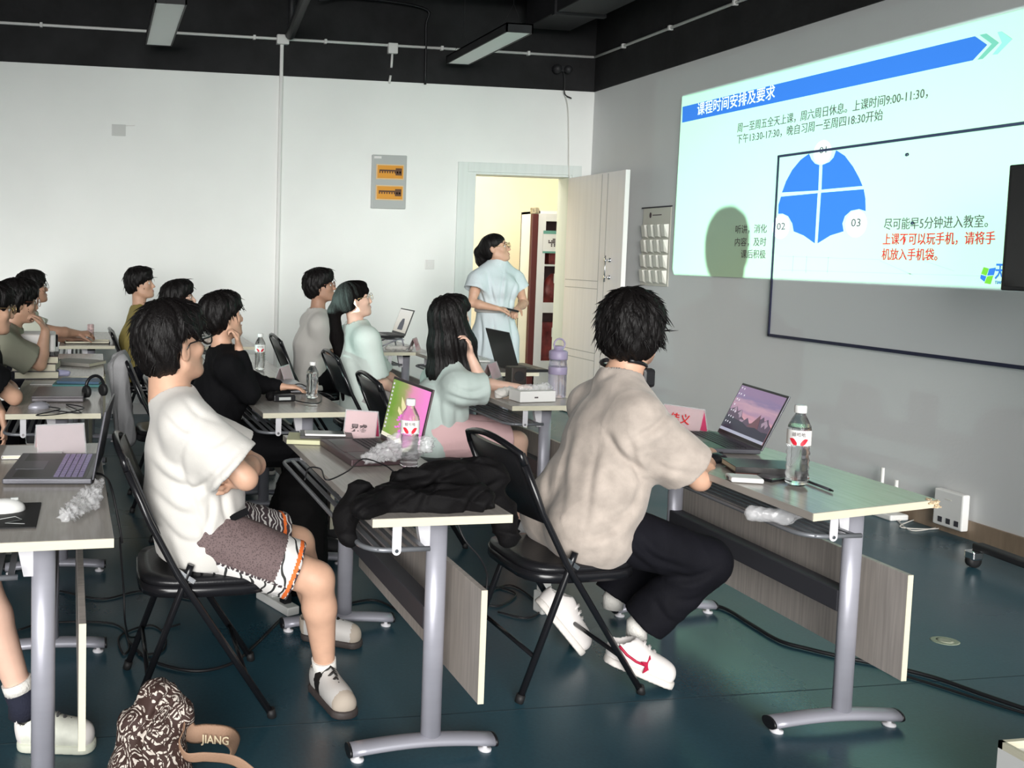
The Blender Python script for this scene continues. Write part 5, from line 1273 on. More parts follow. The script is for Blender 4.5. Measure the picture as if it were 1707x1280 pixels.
cable('black cable hanging from the near left table to the floor', None, z3d=[at(150, 788, z=0.765), at(172, 792, z=0.762), at(186, 815, z=0.75), np.array([0.075, 2.80, 0.60]), at(200, 900, y=2.85), at(206, 980, y=2.9), at(210, 1045, y=2.95), at(225, 1062, z=0.01), at(300, 1040, z=0.008)], r=0.0035)
ps = thing('power_strip', 'white power strip with plugs on the floor behind the near chair', 'power strip', at(462, 1010, z=0.0), 0.4)
MB().span((-0.03, -0.12, 0), (0.03, 0.12, 0.035), bev=0.005).build('strip_body', M['plastic_white'], ps)
for k in range(2): MB().span((-0.018, -0.08+k*0.09, 0.035), (0.018, -0.04+k*0.09, 0.075), bev=0.004).build('plug', M['plastic_white'] if k else M['black_plastic'], ps)
ps = thing('power_strip', 'small white adapter block under the front right chair', 'power strip', at(905, 1020, z=0.0), 0.2)
MB().span((-0.03, -0.03, 0), (0.03, 0.03, 0.09), bev=0.006).build('adapter_body', M['plastic_white'], ps); MB().span((-0.022, -0.022, 0.09), (0.022, 0.022, 0.13), bev=0.006).build('plug', M['plastic_white'], ps)
fs = thing('floor_scrap', 'round yellowish tape scrap stuck on the floor at right', 'scrap', at(1575, 1068, z=0.0))
MB().lathe([(0.055, 0), (0.05, 0.0015)], n=18, sq=(1, 0.8)).build('tape', new_mat('old_tape', (0.28, 0.33, 0.24), 0.5), fs)
MB().lathe([(0.03, 0.0015), (0.02, 0.003)], n=14).build('glue_patch', new_mat('glue', (0.33, 0.36, 0.27), 0.5), fs)
bx = thing('white_box', 'white open box corner at the bottom right of the picture', 'box', at(1660, 1290, y=2.05)*np.array([1, 1, 0]), 0.0)
bz = at(1658, 1234, y=2.05)[2]
m = MB(); m.span((0, -0.30, 0), (0.42, 0.0, bz-0.02)).build('carton', M['plastic_white'], bx)
for a, b in (((0, -0.3, bz-0.02), (0.012, 0, bz)), ((0, -0.012, bz-0.02), (0.42, 0, bz)), ((0.408, -0.3, bz-0.02), (0.42, 0, bz))): MB().span(a, b).build('rim', M['edge'], bx)

# next room furniture
cb = thing('display_cabinet', 'white glass-fronted cabinet of red boxes in the room beyond the doorway', 'cabinet', (4.62, 9.45, 0))
PW = M['plastic_white']; RB = new_mat('red_lacquer_box', (0.22, 0.03, 0.025), 0.4, noise=(12, 0.5)); DK = new_mat('dark_cabinet_back', (0.10, 0.05, 0.05), 0.6, noise=(8, 0.3))
for nm, a, b in (('side_panel', (0, 0, 0), (0.03, 0.4, 1.97)), ('side_panel', (1.0, 0, 0), (1.03, 0.4, 1.97)), ('top_panel', (0, 0, 1.94), (1.03, 0.4, 1.97)), ('base_panel', (0, 0, 0), (1.03, 0.4, 0.25)), ('back_panel', (0, 0.38, 0), (1.03, 0.4, 1.97))):
    MB().span(a, b, bev=0.002).build(nm, DK if nm == 'back_panel' else PW, cb)
for z in (0.92, 1.38): MB().span((0.03, 0.02, z), (1.0, 0.38, z+0.02)).build('shelf', PW, cb)
for a, b in (((0, -0.02, 0.25), (0.09, -0.001, 1.94)), ((0.45, -0.02, 0.25), (0.56, -0.001, 1.94)), ((0.94, -0.02, 0.25), (1.03, -0.001, 1.94)))+tuple(((x0+0.001, -0.019, z0), (x1-0.001, -0.001, z1)) for x0, x1 in ((0.09, 0.45), (0.56, 0.94)) for z0, z1 in ((1.86, 1.94), (0.88, 0.99), (0.25, 0.36))): MB().span(a, b).build('door_frame', PW, cb)
MB().span((0.09, -0.012, 0.36), (0.94, -0.008, 1.86)).build('glass', LENS, cb)
for k, (x, z, w, h) in enumerate(((0.20, 1.40, 0.22, 0.30), (0.18, 0.94, 0.24, 0.36), (0.62, 1.40, 0.25, 0.3), (0.62, 0.94, 0.25, 0.36), (0.15, 0.27, 0.2, 0.5), (0.6, 0.27, 0.3, 0.5))):
    bxo = MB(); 
    if k % 2 == 0: bxo.span((0, 0, 0), (w, 0.16, h), bev=0.01)
    else: bxo.lathe([(0.02, 0), (w*0.5, 0.03), (w*0.55, h*0.5), (w*0.3, h*0.85), (0.02, h)], c=(w/2, 0.1, 0), n=16, sq=(1, 0.5))
    o = tag(bxo.build('gift_box' if k % 2 == 0 else 'red_ornament', RB), ['red gift box on the top shelf of the cabinet, left', 'round red ornament on the middle shelf of the cabinet, left', 'red gift box on the top shelf of the cabinet, right', 'round red ornament on the middle shelf of the cabinet, right', 'tall red gift box at the cabinet bottom left', 'round red ornament at the cabinet bottom right'][k], 'ornament')
    o.location = (4.62+x, 9.55, z)
pn = thing('notice_sheet', 'white and teal notice sheet with square marks taped on the cabinet glass', 'notice', (4.68, 9.425, 1.52))
MB().span((0, -0.002, 0), (0.40, 0, 0.24)).build('sheet', M['plastic_white'], pn); MB().span((0, -0.004, 0.205), (0.40, -0.002, 0.24)).build('header', TEAL, pn); MB().span((0, -0.004, 0), (0.40, -0.002, 0.02)).build('footer', TEAL, pn)
rg = random.Random(2)
for x in (0.06, 0.24):
    m = MB()
    for i in range(5):
        for j in range(5):
            if rg.random() < 0.6: m.span((x+i*0.016, -0.005, 0.07+j*0.018), (x+i*0.016+0.014, -0.003, 0.084+j*0.018))
    m.build('printed_figure', GREYT, pn)['kind'] = 'stuff'
for k, z in enumerate((1.20, 0.62)):
    tg = thing('price_tag', ['small white tag on the cabinet glass, upper one', 'small white tag on the cabinet glass, lower one'][k], 'tag', (4.82, 9.425, z)); MB().span((0, -0.003, 0), (0.11, 0, 0.10)).build('paper', M['plastic_white'], tg); MB().span((0.03, -0.004, 0.03), (0.08, -0.003, 0.06)).build('print', GREYT, tg)
cl = thing('red_wooden_post', 'dark red wooden post between the cream wall and the cabinet', 'post', (4.555, 9.36, 0)); MB().span((-0.035, 0, 0), (0.035, 0.05, 1.93), bev=0.004).build('post_body', new_mat('dark_red_wood', (0.08, 0.012, 0.01), 0.4), cl); MB().span((-0.04, 0.0, 1.93), (0.04, 0.06, 2.0), bev=0.01).build('capital', new_mat('aged_gilt', (0.35, 0.30, 0.2), 0.5, noise=(40, 0.5)), cl)
# ------------------------------------------------------------------ projector (its light belongs to it)
PJ = np.array([-0.225, 5.39, 0.972])
pj = thing('projector', 'white table projector on the third table of the left column aimed at the right wall', 'projector', (PJ[0]-0.11, PJ[1], 0.752), math.radians(2))
MB().span((-0.12, -0.12, 0.145), (0.10, 0.12, 0.245), bev=0.012).build('case', M['plastic_white'], pj)
MB().lathe([(0.035, 0.0), (0.035, 0.012), (0.028, 0.013)], c=(0.0985, 0.0, 0.20), axis='x', n=18).build('lens_barrel', M['black_plastic'], pj)
for x, y in ((-0.1, -0.10), (-0.1, 0.10), (0.08, -0.10), (0.08, 0.10)): MB().span((x-0.012, y-0.012, 0.126), (x+0.012, y+0.012, 0.146)).build('foot', M['black_plastic'], pj)
for k, (dz, cc) in enumerate(((0.0, (0.05, 0.05, 0.06)), (0.042, (0.30, 0.28, 0.26)), (0.084, (0.06, 0.03, 0.03)))):
    bb = thing('book', ['dark book at the bottom of the stack under the projector', 'pale book in the middle of the stack under the projector', 'brown book on top of the stack under the projector'][k], 'book', (PJ[0]-0.115, PJ[1], 0.752+dz), math.radians((3, -4, 2)[k])); MB().span((-0.115, -0.125, 0.003), (0.118, 0.125, 0.038)).build('pages', M['edge'], bb)
    for a in (0, 0.038): MB().span((-0.12, -0.13, a), (0.12, 0.13, a+0.003)).build('cover', new_mat('book_cover', cc, 0.6), bb)
tc_ = np.array([XW, 5.45, 2.05])
ld_ = bpy.data.lights.new('projector_beam', 'SPOT'); ld_.energy = 1950; ld_.spot_size = math.radians(75); ld_.spot_blend = 0.05; ld_.shadow_soft_size = 0.012; ld_.color = (0.64, 1.0, 0.90)
lo_ = bpy.data.objects.new('projector_beam', ld_); COL.objects.link(lo_); LP = PJ+np.array([0.02, 0, 0]); lo_.location = LP
qt = (Vector(tc_)-Vector(LP)).to_track_quat('-Z', 'Y'); lo_.rotation_euler = qt.to_euler(); Rm = np.array(qt.to_matrix())
cor = []
for y, z in ((7.03, 1.355), (3.92, 1.355), (3.92, 2.79), (7.03, 2.79)):
    l = Rm.T@(np.array([XW-0.014, y, z])-LP); cor.append((l[0]/l[2], l[1]/l[2]))
ld_.use_nodes = True; nt = ld_.node_tree; em = [n for n in nt.nodes if n.type == 'EMISSION'][0]
tcn = nt.nodes.new('ShaderNodeTexCoord'); sp = nt.nodes.new('ShaderNodeSeparateXYZ'); nt.links.new(tcn.outputs['Normal'], sp.inputs[0])
def mth(op, a, b, c=None):
    n = nt.nodes.new('ShaderNodeMath'); n.operation = op
    for i, q in enumerate((a, b, c)):
        if q is None: continue
        if isinstance(q, (int, float)): n.inputs[i].default_value = q
        else: nt.links.new(q, n.inputs[i])
    return n.outputs[0]
U = mth('DIVIDE', sp.outputs[0], sp.outputs[2]); V_ = mth('DIVIDE', sp.outputs[1], sp.outputs[2])
cx_, cy_ = sum(c[0] for c in cor)/4, sum(c[1] for c in cor)/4; msk = None
def quad_mask(cs):
    msk = None
    for i in range(4):
        (x0, y0), (x1, y1) = cs[i], cs[(i+1) % 4]; a, b = y1-y0, -(x1-x0); c = -(a*x0+b*y0)
        if a*cx_+b*cy_+c < 0: a, b, c = -a, -b, -c
        s = mth('ADD', mth('ADD', mth('MULTIPLY', U, float(a)), mth('MULTIPLY', V_, float(b))), float(c)); g = mth('GREATER_THAN', s, 0.0)
        msk = g if msk is None else mth('MULTIPLY', msk, g)
    return msk
m1 = quad_mask(cor)
big = []
for y, z in ((7.4, 0.2), (3.2, 0.2), (3.2, 3.0), (7.4, 3.0)):
    l = Rm.T@(np.array([XW-0.014, y, z])-LP); big.append((l[0]/l[2], l[1]/l[2]))
m2 = quad_mask(big)
st = mth('ADD', mth('MULTIPLY', m1, 1.0), mth('MULTIPLY', m2, 0.020)); nt.links.new(st, em.inputs['Strength'])

# ------------------------------------------------------------------ laptops
KEY = new_mat('laptop_key', (0.03, 0.03, 0.035), 0.5); LAPG = new_mat('laptop_grey', (0.10, 0.10, 0.115), 0.35, 0.4); LAPD = new_mat('laptop_black', (0.012, 0.012, 0.014), 0.35); LAPS = new_mat('laptop_silver', (0.42, 0.42, 0.45), 0.35, 0.5)
def emit(name, c, s=1.0):
    m = bpy.data.materials.new(name); m.use_nodes = True; b = m.node_tree.nodes['Principled BSDF']; b.inputs['Base Color'].default_value = (0.01, 0.01, 0.01, 1)
    b.inputs['Emission Color'].default_value = (*c, 1); b.inputs['Emission Strength'].default_value = s; b.inputs['Roughness'].default_value = 0.25; return m
def emit_ramp(name, stops, axis, s=1.0, scale=1.0, warp=0.0):
    m = emit(name, (1, 1, 1), s); nt = m.node_tree; b = nt.nodes['Principled BSDF']; tc = nt.nodes.new('ShaderNodeTexCoord'); sx = nt.nodes.new('ShaderNodeSeparateXYZ'); nt.links.new(tc.outputs['Generated'], sx.inputs[0])
    r = nt.nodes.new('ShaderNodeValToRGB'); el = r.color_ramp.elements
    while len(el) < len(stops): el.new(0.5)
    for e, (p, c) in zip(el, stops): e.position = p; e.color = (*c, 1)
    src = sx.outputs[axis]
    if warp:
        n = nt.nodes.new('ShaderNodeTexNoise'); n.inputs['Scale'].default_value = 3; mp = nt.nodes.new('ShaderNodeMapping'); mp.inputs['Scale'].default_value = (1, 1, 4); nt.links.new(tc.outputs['Generated'], mp.inputs[0]); nt.links.new(mp.outputs[0], n.inputs['Vector'])
        k = nt.nodes.new('ShaderNodeMath'); k.operation = 'MULTIPLY_ADD'; k.inputs[1].default_value = warp; nt.links.new(n.outputs[0], k.inputs[0]); nt.links.new(src, k.inputs[2]); src = k.outputs[0]
    nt.links.new(src, r.inputs[0]); nt.links.new(r.outputs[0], b.inputs['Emission Color']); return m
def laptop(label, x, y, rz, w=0.355, d=0.235, lid=0.225, tilt=18, body=LAPG, screen=None, keys=KEY, z=0.752, thick=0.018, open_=True):
    """origin at the hinge centre; the user sits at local -x, width along y"""
    t = thing('laptop', label, 'laptop', (x, y, z), rz)
    MB().span((-d, -w/2, 0.001), (0, w/2, thick), bev=0.004).build('base', body, t)
    if not open_:
        MB().span((-d, -w/2, thick+0.001), (0, w/2, thick+0.009), bev=0.003).build('lid', body, t); return t, None
    MB().span((-d*0.90, -w*0.46, thick), (-0.018, w*0.46, thick+0.0006)).build('keyboard_tray', LAPD, t)
    n = 0
    for r in range(5):
        for c in range(14):
            n += 1; x0 = -0.030-r*0.0185; y0 = -w*0.44+c*w*0.88/14
            if n == 1: k0 = MB().span((-0.015, 0, 0), (0, w*0.88/14-0.003, 0.0018)); k0 = k0.build('key', keys, t); k0.location = (x0, y0, thick+0.0006)
            else: k = k0.copy(); COL.objects.link(k); k.location = (x0, y0, thick+0.0006)
    MB().span((-d*0.93, -w*0.16, thick), (-d*0.60, w*0.16, thick+0.0012), bev=0.0005).build('touchpad', body, t)
    a = math.radians(tilt); R = Matrix.Rotation(a, 4, 'Y'); T = Matrix.Translation((0, 0, thick*0.8))
    ldo = MB().span((0, -w/2, 0), (0.006, w/2, lid), bev=0.002).build('lid', body, t, mat=T @ R)
    MB().span((-0.0012, -w/2+0.004, 0.008), (0, w/2-0.004, lid-0.003)).build('bezel', LAPD, ldo, mat=T @ R)
    sc_ = MB().span((-0.0020, -w/2+0.009, 0.020), (-0.0012, w/2-0.009, lid-0.010)).build('screen', screen or new_mat('dark_screen', (0.01, 0.01, 0.012), 0.15), ldo, mat=T @ R)
    return t, (ldo, T @ R, w, lid)
def sdecal(info, name, pts, mat, off=0.0024):
    """pts in screen fractions (0..1 left to right as the user sees it, 0..1 bottom to top)"""
    ldo, X, w, lid = info; y0, y1, z0, z1 = w/2-0.009, -w/2+0.009, 0.020, lid-0.010
    MB().prism([(-off, y0+(y1-y0)*a, z0+(z1-z0)*b) for a, b in pts], (0.0002, 0, 0)).build(name, mat, ldo, mat=X)
sky = emit_ramp('sunset_wallpaper', [(0.35, (0.50, 0.22, 0.26)), (0.5, (0.60, 0.30, 0.36)), (0.62, (0.36, 0.22, 0.34)), (0.75, (0.50, 0.30, 0.38)), (0.9, (0.22, 0.16, 0.30)), (1.0, (0.26, 0.17, 0.30))], 2, 1.0, warp=0.25)
t, inf = laptop('open dark laptop with a sunset mountain wallpaper on the front right table', 2.485, 3.285, math.radians(-12), w=0.37, d=0.225, lid=0.228, tilt=24, screen=sky, body=LAPG)
DKM, MDM, SNW, TSK, ICO = emit('mountain_dark', (0.012, 0.013, 0.035)), emit('mountain_mid', (0.08, 0.05, 0.09)), emit('mountain_snow', (0.34, 0.24, 0.32)), emit('task_bar', (0.40, 0.42, 0.52)), emit('desktop_icon_white', (0.75, 0.72, 0.8))
sdecal(inf, 'mountain_range', [(0, 0.05), (1, 0.05), (1, 0.36), (0.93, 0.42), (0.88, 0.50), (0.82, 0.44), (0.78, 0.52), (0.73, 0.45), (0.69, 0.50), (0.62, 0.34), (0.55, 0.30), (0.47, 0.40), (0.42, 0.33), (0.34, 0.38), (0.28, 0.52), (0.20, 0.46), (0.14, 0.56), (0.08, 0.50), (0, 0.46)], MDM)
for q in (((0.10, 0.50), (0.14, 0.56), (0.18, 0.44), (0.15, 0.40), (0.12, 0.44)), ((0.22, 0.42), (0.28, 0.52), (0.33, 0.38), (0.29, 0.34), (0.26, 0.40)), ((0.79, 0.38), (0.86, 0.47), (0.93, 0.38), (0.90, 0.30), (0.86, 0.38), (0.82, 0.30)), ((0.32, 0.32), (0.42, 0.33), (0.40, 0.28), (0.34, 0.27))): sdecal(inf, 'snow_patch', q, SNW, 0.0027)
sdecal(inf, 'dark_peak', [(0.52, 0.24), (0.60, 0.33), (0.70, 0.54), (0.735, 0.40), (0.77, 0.24)], emit('peak', (0.13, 0.05, 0.07)), 0.0028)
sdecal(inf, 'dark_forest', [(0, 0.05), (1, 0.05), (1, 0.24), (0.85, 0.22), (0.7, 0.26), (0.55, 0.22), (0.4, 0.28), (0.2, 0.30), (0, 0.34)], DKM, 0.0030)
sdecal(inf, 'task_bar', [(0, 0), (1, 0), (1, 0.06), (0, 0.06)], TSK, 0.0032)
for i, (a, b) in enumerate([(0.04, 0.93), (0.10, 0.92), (0.03, 0.80), (0.08, 0.80), (0.16, 0.79), (0.05, 0.68), (0.10, 0.67), (0.05, 0.56), (0.04, 0.43), (0.09, 0.43), (0.14, 0.42), (0.05, 0.30), (0.10, 0.30), (0.16, 0.29), (0.04, 0.18), (0.09, 0.18), (0.15, 0.17)]):
    sdecal(inf, 'desktop_icon', [(a, b), (a+0.018, b), (a+0.018, b+0.035), (a, b+0.035)], ICO, 0.0034)
gm2 = emit_ramp('green_to_pink_wallpaper', [(0.0, (0.85, 0.22, 0.60)), (0.35, (0.72, 0.25, 0.42)), (0.55, (0.30, 0.33, 0.10)), (0.8, (0.16, 0.32, 0.03)), (1.0, (0.22, 0.26, 0.09))], 1, 1.1, warp=-0.15)
t, inf = laptop('open laptop with a bright green and pink flower wallpaper on the middle table', 1.075, 3.235, math.radians(4), w=0.36, d=0.24, lid=0.245, tilt=12, screen=gm2, body=new_mat('brown_laptop', (0.06, 0.035, 0.04), 0.4), thick=0.024)
FLW, MGN = emit('flower_cream', (0.85, 0.80, 0.42)), emit('magenta_text', (0.90, 0.16, 0.75))
for q in (((0.42, 0.52), (0.36, 0.62), (0.33, 0.76), (0.42, 0.68), (0.50, 0.60)), ((0.42, 0.50), (0.30, 0.58), (0.30, 0.50), (0.38, 0.44)), ((0.46, 0.50), (0.60, 0.60), (0.62, 0.68), (0.52, 0.66)), ((0.46, 0.48), (0.52, 0.34), (0.58, 0.38), (0.54, 0.48))): sdecal(inf, 'flower_petal', q, FLW, 0.0028)
rg = random.Random(5)
for k in range(16): a, b = 0.34+rg.uniform(-0.03, 0.12), 0.06+k*0.025; sdecal(inf, 'blossom', [(a, b), (a+0.06, b+0.008), (a+0.05, b+0.04), (a-0.01, b+0.03)], MGN, 0.0028)
for k in range(12): sdecal(inf, 'desktop_icon', [(0.03, 0.14+k*0.07), (0.065, 0.14+k*0.07), (0.065, 0.175+k*0.07), (0.03, 0.175+k*0.07)], ICO, 0.003)
sdecal(inf, 'task_bar', [(0, 0), (1, 0), (1, 0.065), (0, 0.065)], emit('pale_task_bar', (0.85, 0.82, 0.65)), 0.0032)
PK = emit('purple_backlit_key', (0.13, 0.08, 0.25), 0.5)
t, inf = laptop('open silver laptop with a purple backlit keyboard on the near left table', 0.000, 3.06, math.radians(-5), w=0.37, d=0.27, lid=0.215, tilt=10, screen=new_mat('dim_screen', (0.02, 0.02, 0.03), 0.2), keys=PK, body=LAPG)
laptop('black laptop seen from behind its lid on the third front table', 2.60, 5.66, math.radians(180), w=0.36, d=0.20, lid=0.25, tilt=18, body=LAPD)
cat_ = emit_ramp('pale_photo_wallpaper', [(0, (0.45, 0.42, 0.36)), (0.5, (0.6, 0.58, 0.52)), (1, (0.65, 0.64, 0.6))], 2, 1.0)
t, inf = laptop('small open laptop with a pale picture on the rear front table', 2.30, 7.00, math.radians(0), w=0.32, d=0.2, lid=0.21, tilt=20, screen=cat_, body=LAPD, z=0.84)
sdecal(inf, 'black_shape', [(0.3, 0.1), (0.7, 0.1), (0.68, 0.4), (0.6, 0.62), (0.45, 0.6), (0.34, 0.4)], DKM, 0.0028)
ls = thing('laptop_stand', 'folding stand under the small laptop on the rear front table', 'stand', (2.20, 7.0, 0.751)); m = MB()
for s_ in (-0.1, 0.1): m.tube([(-0.1, s_, 0.004), (0.1, s_, 0.085)], 0.006); m.tube([(0.1, s_, 0.085), (0.12, s_, 0.004)], 0.006)
m.tube([(-0.1, -0.1, 0.005), (-0.1, 0.1, 0.005)], 0.006); m.build('stand_frame', M['steel'], ls); MB().span((-0.02, -0.1, 0.066), (0.12, 0.1, 0.072)).build('stand_plate', M['steel'], ls)
laptop('closed dark grey laptop on the second table of the left column', -0.06, 4.62, math.radians(-2), w=0.33, d=0.24, body=new_mat('closed_laptop', (0.14, 0.13, 0.14), 0.4, 0.3), open_=False)
laptop('closed silver laptop under the elbow of the woman in black', 1.06, 4.86, 0.0, w=0.33, d=0.23, body=LAPS, open_=False)

# ------------------------------------------------------------------ bottles
PET = new_mat('clear_plastic', (0.97, 0.99, 0.99), 0.04, trans=1.0, ior=1.25); PET.node_tree.nodes['Principled BSDF'].inputs['Alpha'].default_value = 0.75
WAT = new_mat('water', (0.97, 0.99, 0.99), 0.0, trans=1.0, ior=1.33); LBR = new_mat('red_label_print', (0.62, 0.02, 0.04), 0.4); LBW = new_mat('white_label', (0.80, 0.79, 0.77), 0.4)
def bottle(label, x, y, h=0.23, r=0.032, z=0.752, lab='wrap', ribs=5, level=0.8, text='娃哈哈'):
    t = thing('water_bottle', label, 'bottle', (x, y, z), math.atan2(-x, y)); k = h/0.23
    pr = [(0.001, 0.006), (r*0.75, 0.002), (r*0.96, 0.010)]
    z0, z1 = 0.014, h*0.50
    for i in range(ribs*2+1): pr.append((r*(1.0 if i % 2 == 0 else 0.90), z0+(z1-z0)*i/(ribs*2)))
    pr += [(r*0.985, h*0.52), (r*0.985, h*0.68), (r*1.0, h*0.70), (r*0.95, h*0.745), (r*0.62, h*0.84), (r*0.42, h*0.885), (r*0.42, h*0.93)]
    MB().lathe(pr, n=28).build('bottle_body', PET, t)
    top = h*level; wp = [(a*0.95, b+0.0015) for a, b in pr if b < top]; wp.append((wp[-1][0], top)); MB().lathe(wp, n=24).build('water', WAT, t)
    cp = MB(); cp.lathe([(r*0.50, h*0.905), (r*0.52, h*0.91), (r*0.52, h*0.985), (r*0.46, h*1.0)], n=24); cp.build('cap', M['plastic_white'], t)
    if lab:
        a0, a1 = (-150, -30) if lab == 'half' else (-200, 20)
        m = MB(); n = 20; zz0, zz1 = h*0.515, h*0.70; R_ = r*1.02; vs = []
        for i in range(n+1):
            a = math.radians(a0+(a1-a0)*i/n); vs.append((m.bm.verts.new((R_*math.cos(a), R_*math.sin(a), zz0)), m.bm.verts.new((R_*math.cos(a), R_*math.sin(a), zz1))))
        for A, B in zip(vs, vs[1:]): m.bm.faces.new((A[0], B[0], B[1], A[1])).smooth = True
        lo = m.build('label', LBW, t)
        for sg in (-1, 1):
            m = MB(); vs = []
            for i in range(9):
                u = i/8; a = math.radians(-90+sg*(8+38*u)); R2 = r*1.035; zc = zz0+(zz1-zz0)*(0.10+0.32*u); hw = (zz1-zz0)*0.20*math.sin(PI*min(1, u*0.9+0.12))
                vs.append((m.bm.verts.new((R2*math.cos(a), R2*math.sin(a), zc-hw)), m.bm.verts.new((R2*math.cos(a), R2*math.sin(a), zc+hw))))
            for A, B in zip(vs, vs[1:]): m.bm.faces.new((A[0], B[0], B[1], A[1]))
            m.build('red_leaf_mark', LBR, lo)
        text_obj('label_text', text, GREYT, lo, (-r*0.55, -r*1.06, zz0+(zz1-zz0)*0.60), (1, 0, 0), (0, 0, 1), width=r*1.1, height=h*0.05)
    return t
bottle('tall clear water bottle with red and white label on the front right table', 2.235, 2.665, h=0.262, r=0.0345, level=0.74)
bottle('water bottle with white cap and red label before the flower laptop', 1.045, 3.02, h=0.235, r=0.0315, level=0.62)
bottle('small plain water bottle with white cap on the middle column table', 1.045, 4.50, h=0.185, r=0.030, lab=None, ribs=2, level=0.7)
bottle('labelled water bottle standing behind the woman in black', 0.975, 5.62, h=0.225, r=0.032, level=0.7, ribs=7)
sb_ = thing('sports_bottle', 'purple sports bottle with a loop handle on the second front table', 'bottle', (2.355, 4.52, 0.752)); PUR = new_mat('lilac_plastic', (0.30, 0.26, 0.38), 0.4); PURC = new_mat('clear_lilac', (0.70, 0.66, 0.85), 0.08, trans=0.9, ior=1.3, alpha=0.7)
MB().lathe([(0.001, 0.002), (0.044, 0.0), (0.046, 0.01), (0.046, 0.12), (0.046, 0.165), (0.043, 0.18), (0.043, 0.195)], n=24).build('bottle_body', PURC, sb_)
MB().lathe([(0.0465, 0.118), (0.0475, 0.120), (0.0475, 0.155), (0.0465, 0.157)], n=24).build('sleeve_band', PUR, sb_)
cpb = MB().lathe([(0.046, 0.195), (0.047, 0.20), (0.047, 0.235), (0.038, 0.243), (0.024, 0.245), (0.024, 0.262), (0.018, 0.266)], n=24).build('lid', PUR, sb_)
MB().tube([(-0.018, 0, 0.24)]+arc((0.004, 0.272), 0.030, 200, -60, 12, ax='xz')+[(0.022, 0, 0.24)], 0.0045, n=8).build('loop_handle', PUR, cpb)

# ------------------------------------------------------------------ name cards, books, phones, bags and other desk things
ACR = new_mat('clear_acrylic', (0.9, 0.9, 0.92), 0.05, trans=0.6, alpha=0.5); PKC = new_mat('pink_card', (0.62, 0.33, 0.34), 0.6); PKD = new_mat('deep_pink_card', (0.62, 0.06, 0.16), 0.6)
def name_card(label, x, y, rz, text=None, w=0.19, h=0.095, d=0.075, paper=PKC, ink=REDT, z=0.752, side=PKD):
    """tent card; local -x faces the reader, long side along y"""
    t = thing('name_card', label, 'name card', (x, y, z), rz); v = Vector((d/2, 0, h)).normalized()
    for s_ in (-1, 1):
        MB().prism([(s_*d/2, -w/2, 0), (s_*d/2, w/2, 0), (0, w/2, h), (0, -w/2, h)], (s_*0.0018, 0, 0.0006)).build('acrylic_panel', ACR, t)
        MB().prism([(s_*(d/2-0.003), -w/2+0.004, 0.003), (s_*(d/2-0.003), w/2-0.004, 0.003), (s_*0.0015, w/2-0.004, h-0.004), (s_*0.0015, -w/2+0.004, h-0.004)], (-s_*0.0006, 0, 0)).build('paper_insert', paper if s_ < 0 else side, t)
    if text: text_obj('lettering', text, ink, t, (-d/2-0.004+v.x*h*0.25, w*0.27, h*0.28), (0, -1, 0), (v.x, 0, v.z), width=w*0.5, height=w*0.24, bold=0.01)
    return t
name_card('pink name card in clear holder beside the sunset laptop', 2.46, 3.60, math.radians(28), '佳义', w=0.18, h=0.10)
name_card('pink name card with black characters by the flower laptop', 1.02, 3.52, math.radians(62), '晃睿', w=0.13, h=0.11, d=0.10, ink=GREYT)
name_card('name card between the long-haired woman and the black laptop', 2.30, 5.22, math.radians(-40), None, w=0.18, paper=new_mat('dim_pink_card', (0.45, 0.36, 0.34), 0.6))
name_card('clear name stand behind the purple lit laptop keyboard', -0.13, 3.36, math.radians(-80), None, w=0.17, h=0.10, d=0.11, paper=new_mat('faded_card', (0.42, 0.30, 0.31), 0.6), side=new_mat('faded_card_b', (0.42, 0.30, 0.31), 0.6))
name_card('pink and white name card beyond the small plain bottle', 1.02, 5.08, math.radians(-30), None, w=0.16, paper=new_mat('pale_card', (0.6, 0.55, 0.55), 0.6))
def book(label, x, y, rz, w, l, h, cover, z=0.752, name='notebook', cat='notebook', pages=None):
    t = thing(name, label, cat, (x, y, z), rz)
    MB().span((-w/2+0.003, -l/2+0.003, 0.002), (w/2-0.002, l/2-0.003, h-0.002)).build('pages', pages or M['edge'], t)
    for a in (0, h-0.002): MB().span((-w/2, -l/2, a), (w/2, l/2, a+0.002)).build('cover', cover, t)
    MB().span((-w/2-0.001, -l/2, 0), (-w/2+0.001, l/2, h)).build('spine', cover, t); return t
BKL = new_mat('black_leatherette', (0.02, 0.017, 0.017), 0.35); BRL = new_mat('brown_leatherette', (0.10, 0.03, 0.02), 0.45)
book('thick black notebook with red trim on the front right table', 2.255, 2.86, math.radians(72), 0.145, 0.21, 0.020, BKL, z=0.758); book('flat dark folder lying under the black notebook', 2.27, 2.85, math.radians(66), 0.15, 0.225, 0.005, BRL, name='folder', cat='folder')
book('yellowish notebook at the far left end of the middle table', 0.835, 3.48, math.radians(75), 0.15, 0.23, 0.016, new_mat('yellowish_cover', (0.55, 0.55, 0.35), 0.6)); book('dark flat notebook on the yellowish notebook', 0.87, 3.49, math.radians(78), 0.13, 0.20, 0.008, BKL, z=0.770)
def phone(label, x, y, rz, z=0.752, mat=None, w=0.075, l=0.155):
    t = thing('phone', label, 'phone', (x, y, z), rz); MB().span((-w/2, -l/2, 0), (w/2, l/2, 0.008), bev=0.003).build('phone_body', mat or M['plastic_white'], t)
    MB().span((-w/2+0.004, -l/2+0.004, 0.008), (w/2-0.004, l/2-0.004, 0.0086)).build('phone_screen', new_mat('phone_glass', (0.03, 0.03, 0.035), 0.08), t); return t
phone('white phone lying on the two notebooks of the middle table', 0.86, 3.47, math.radians(80), z=0.779, mat=M['plastic_white']); 
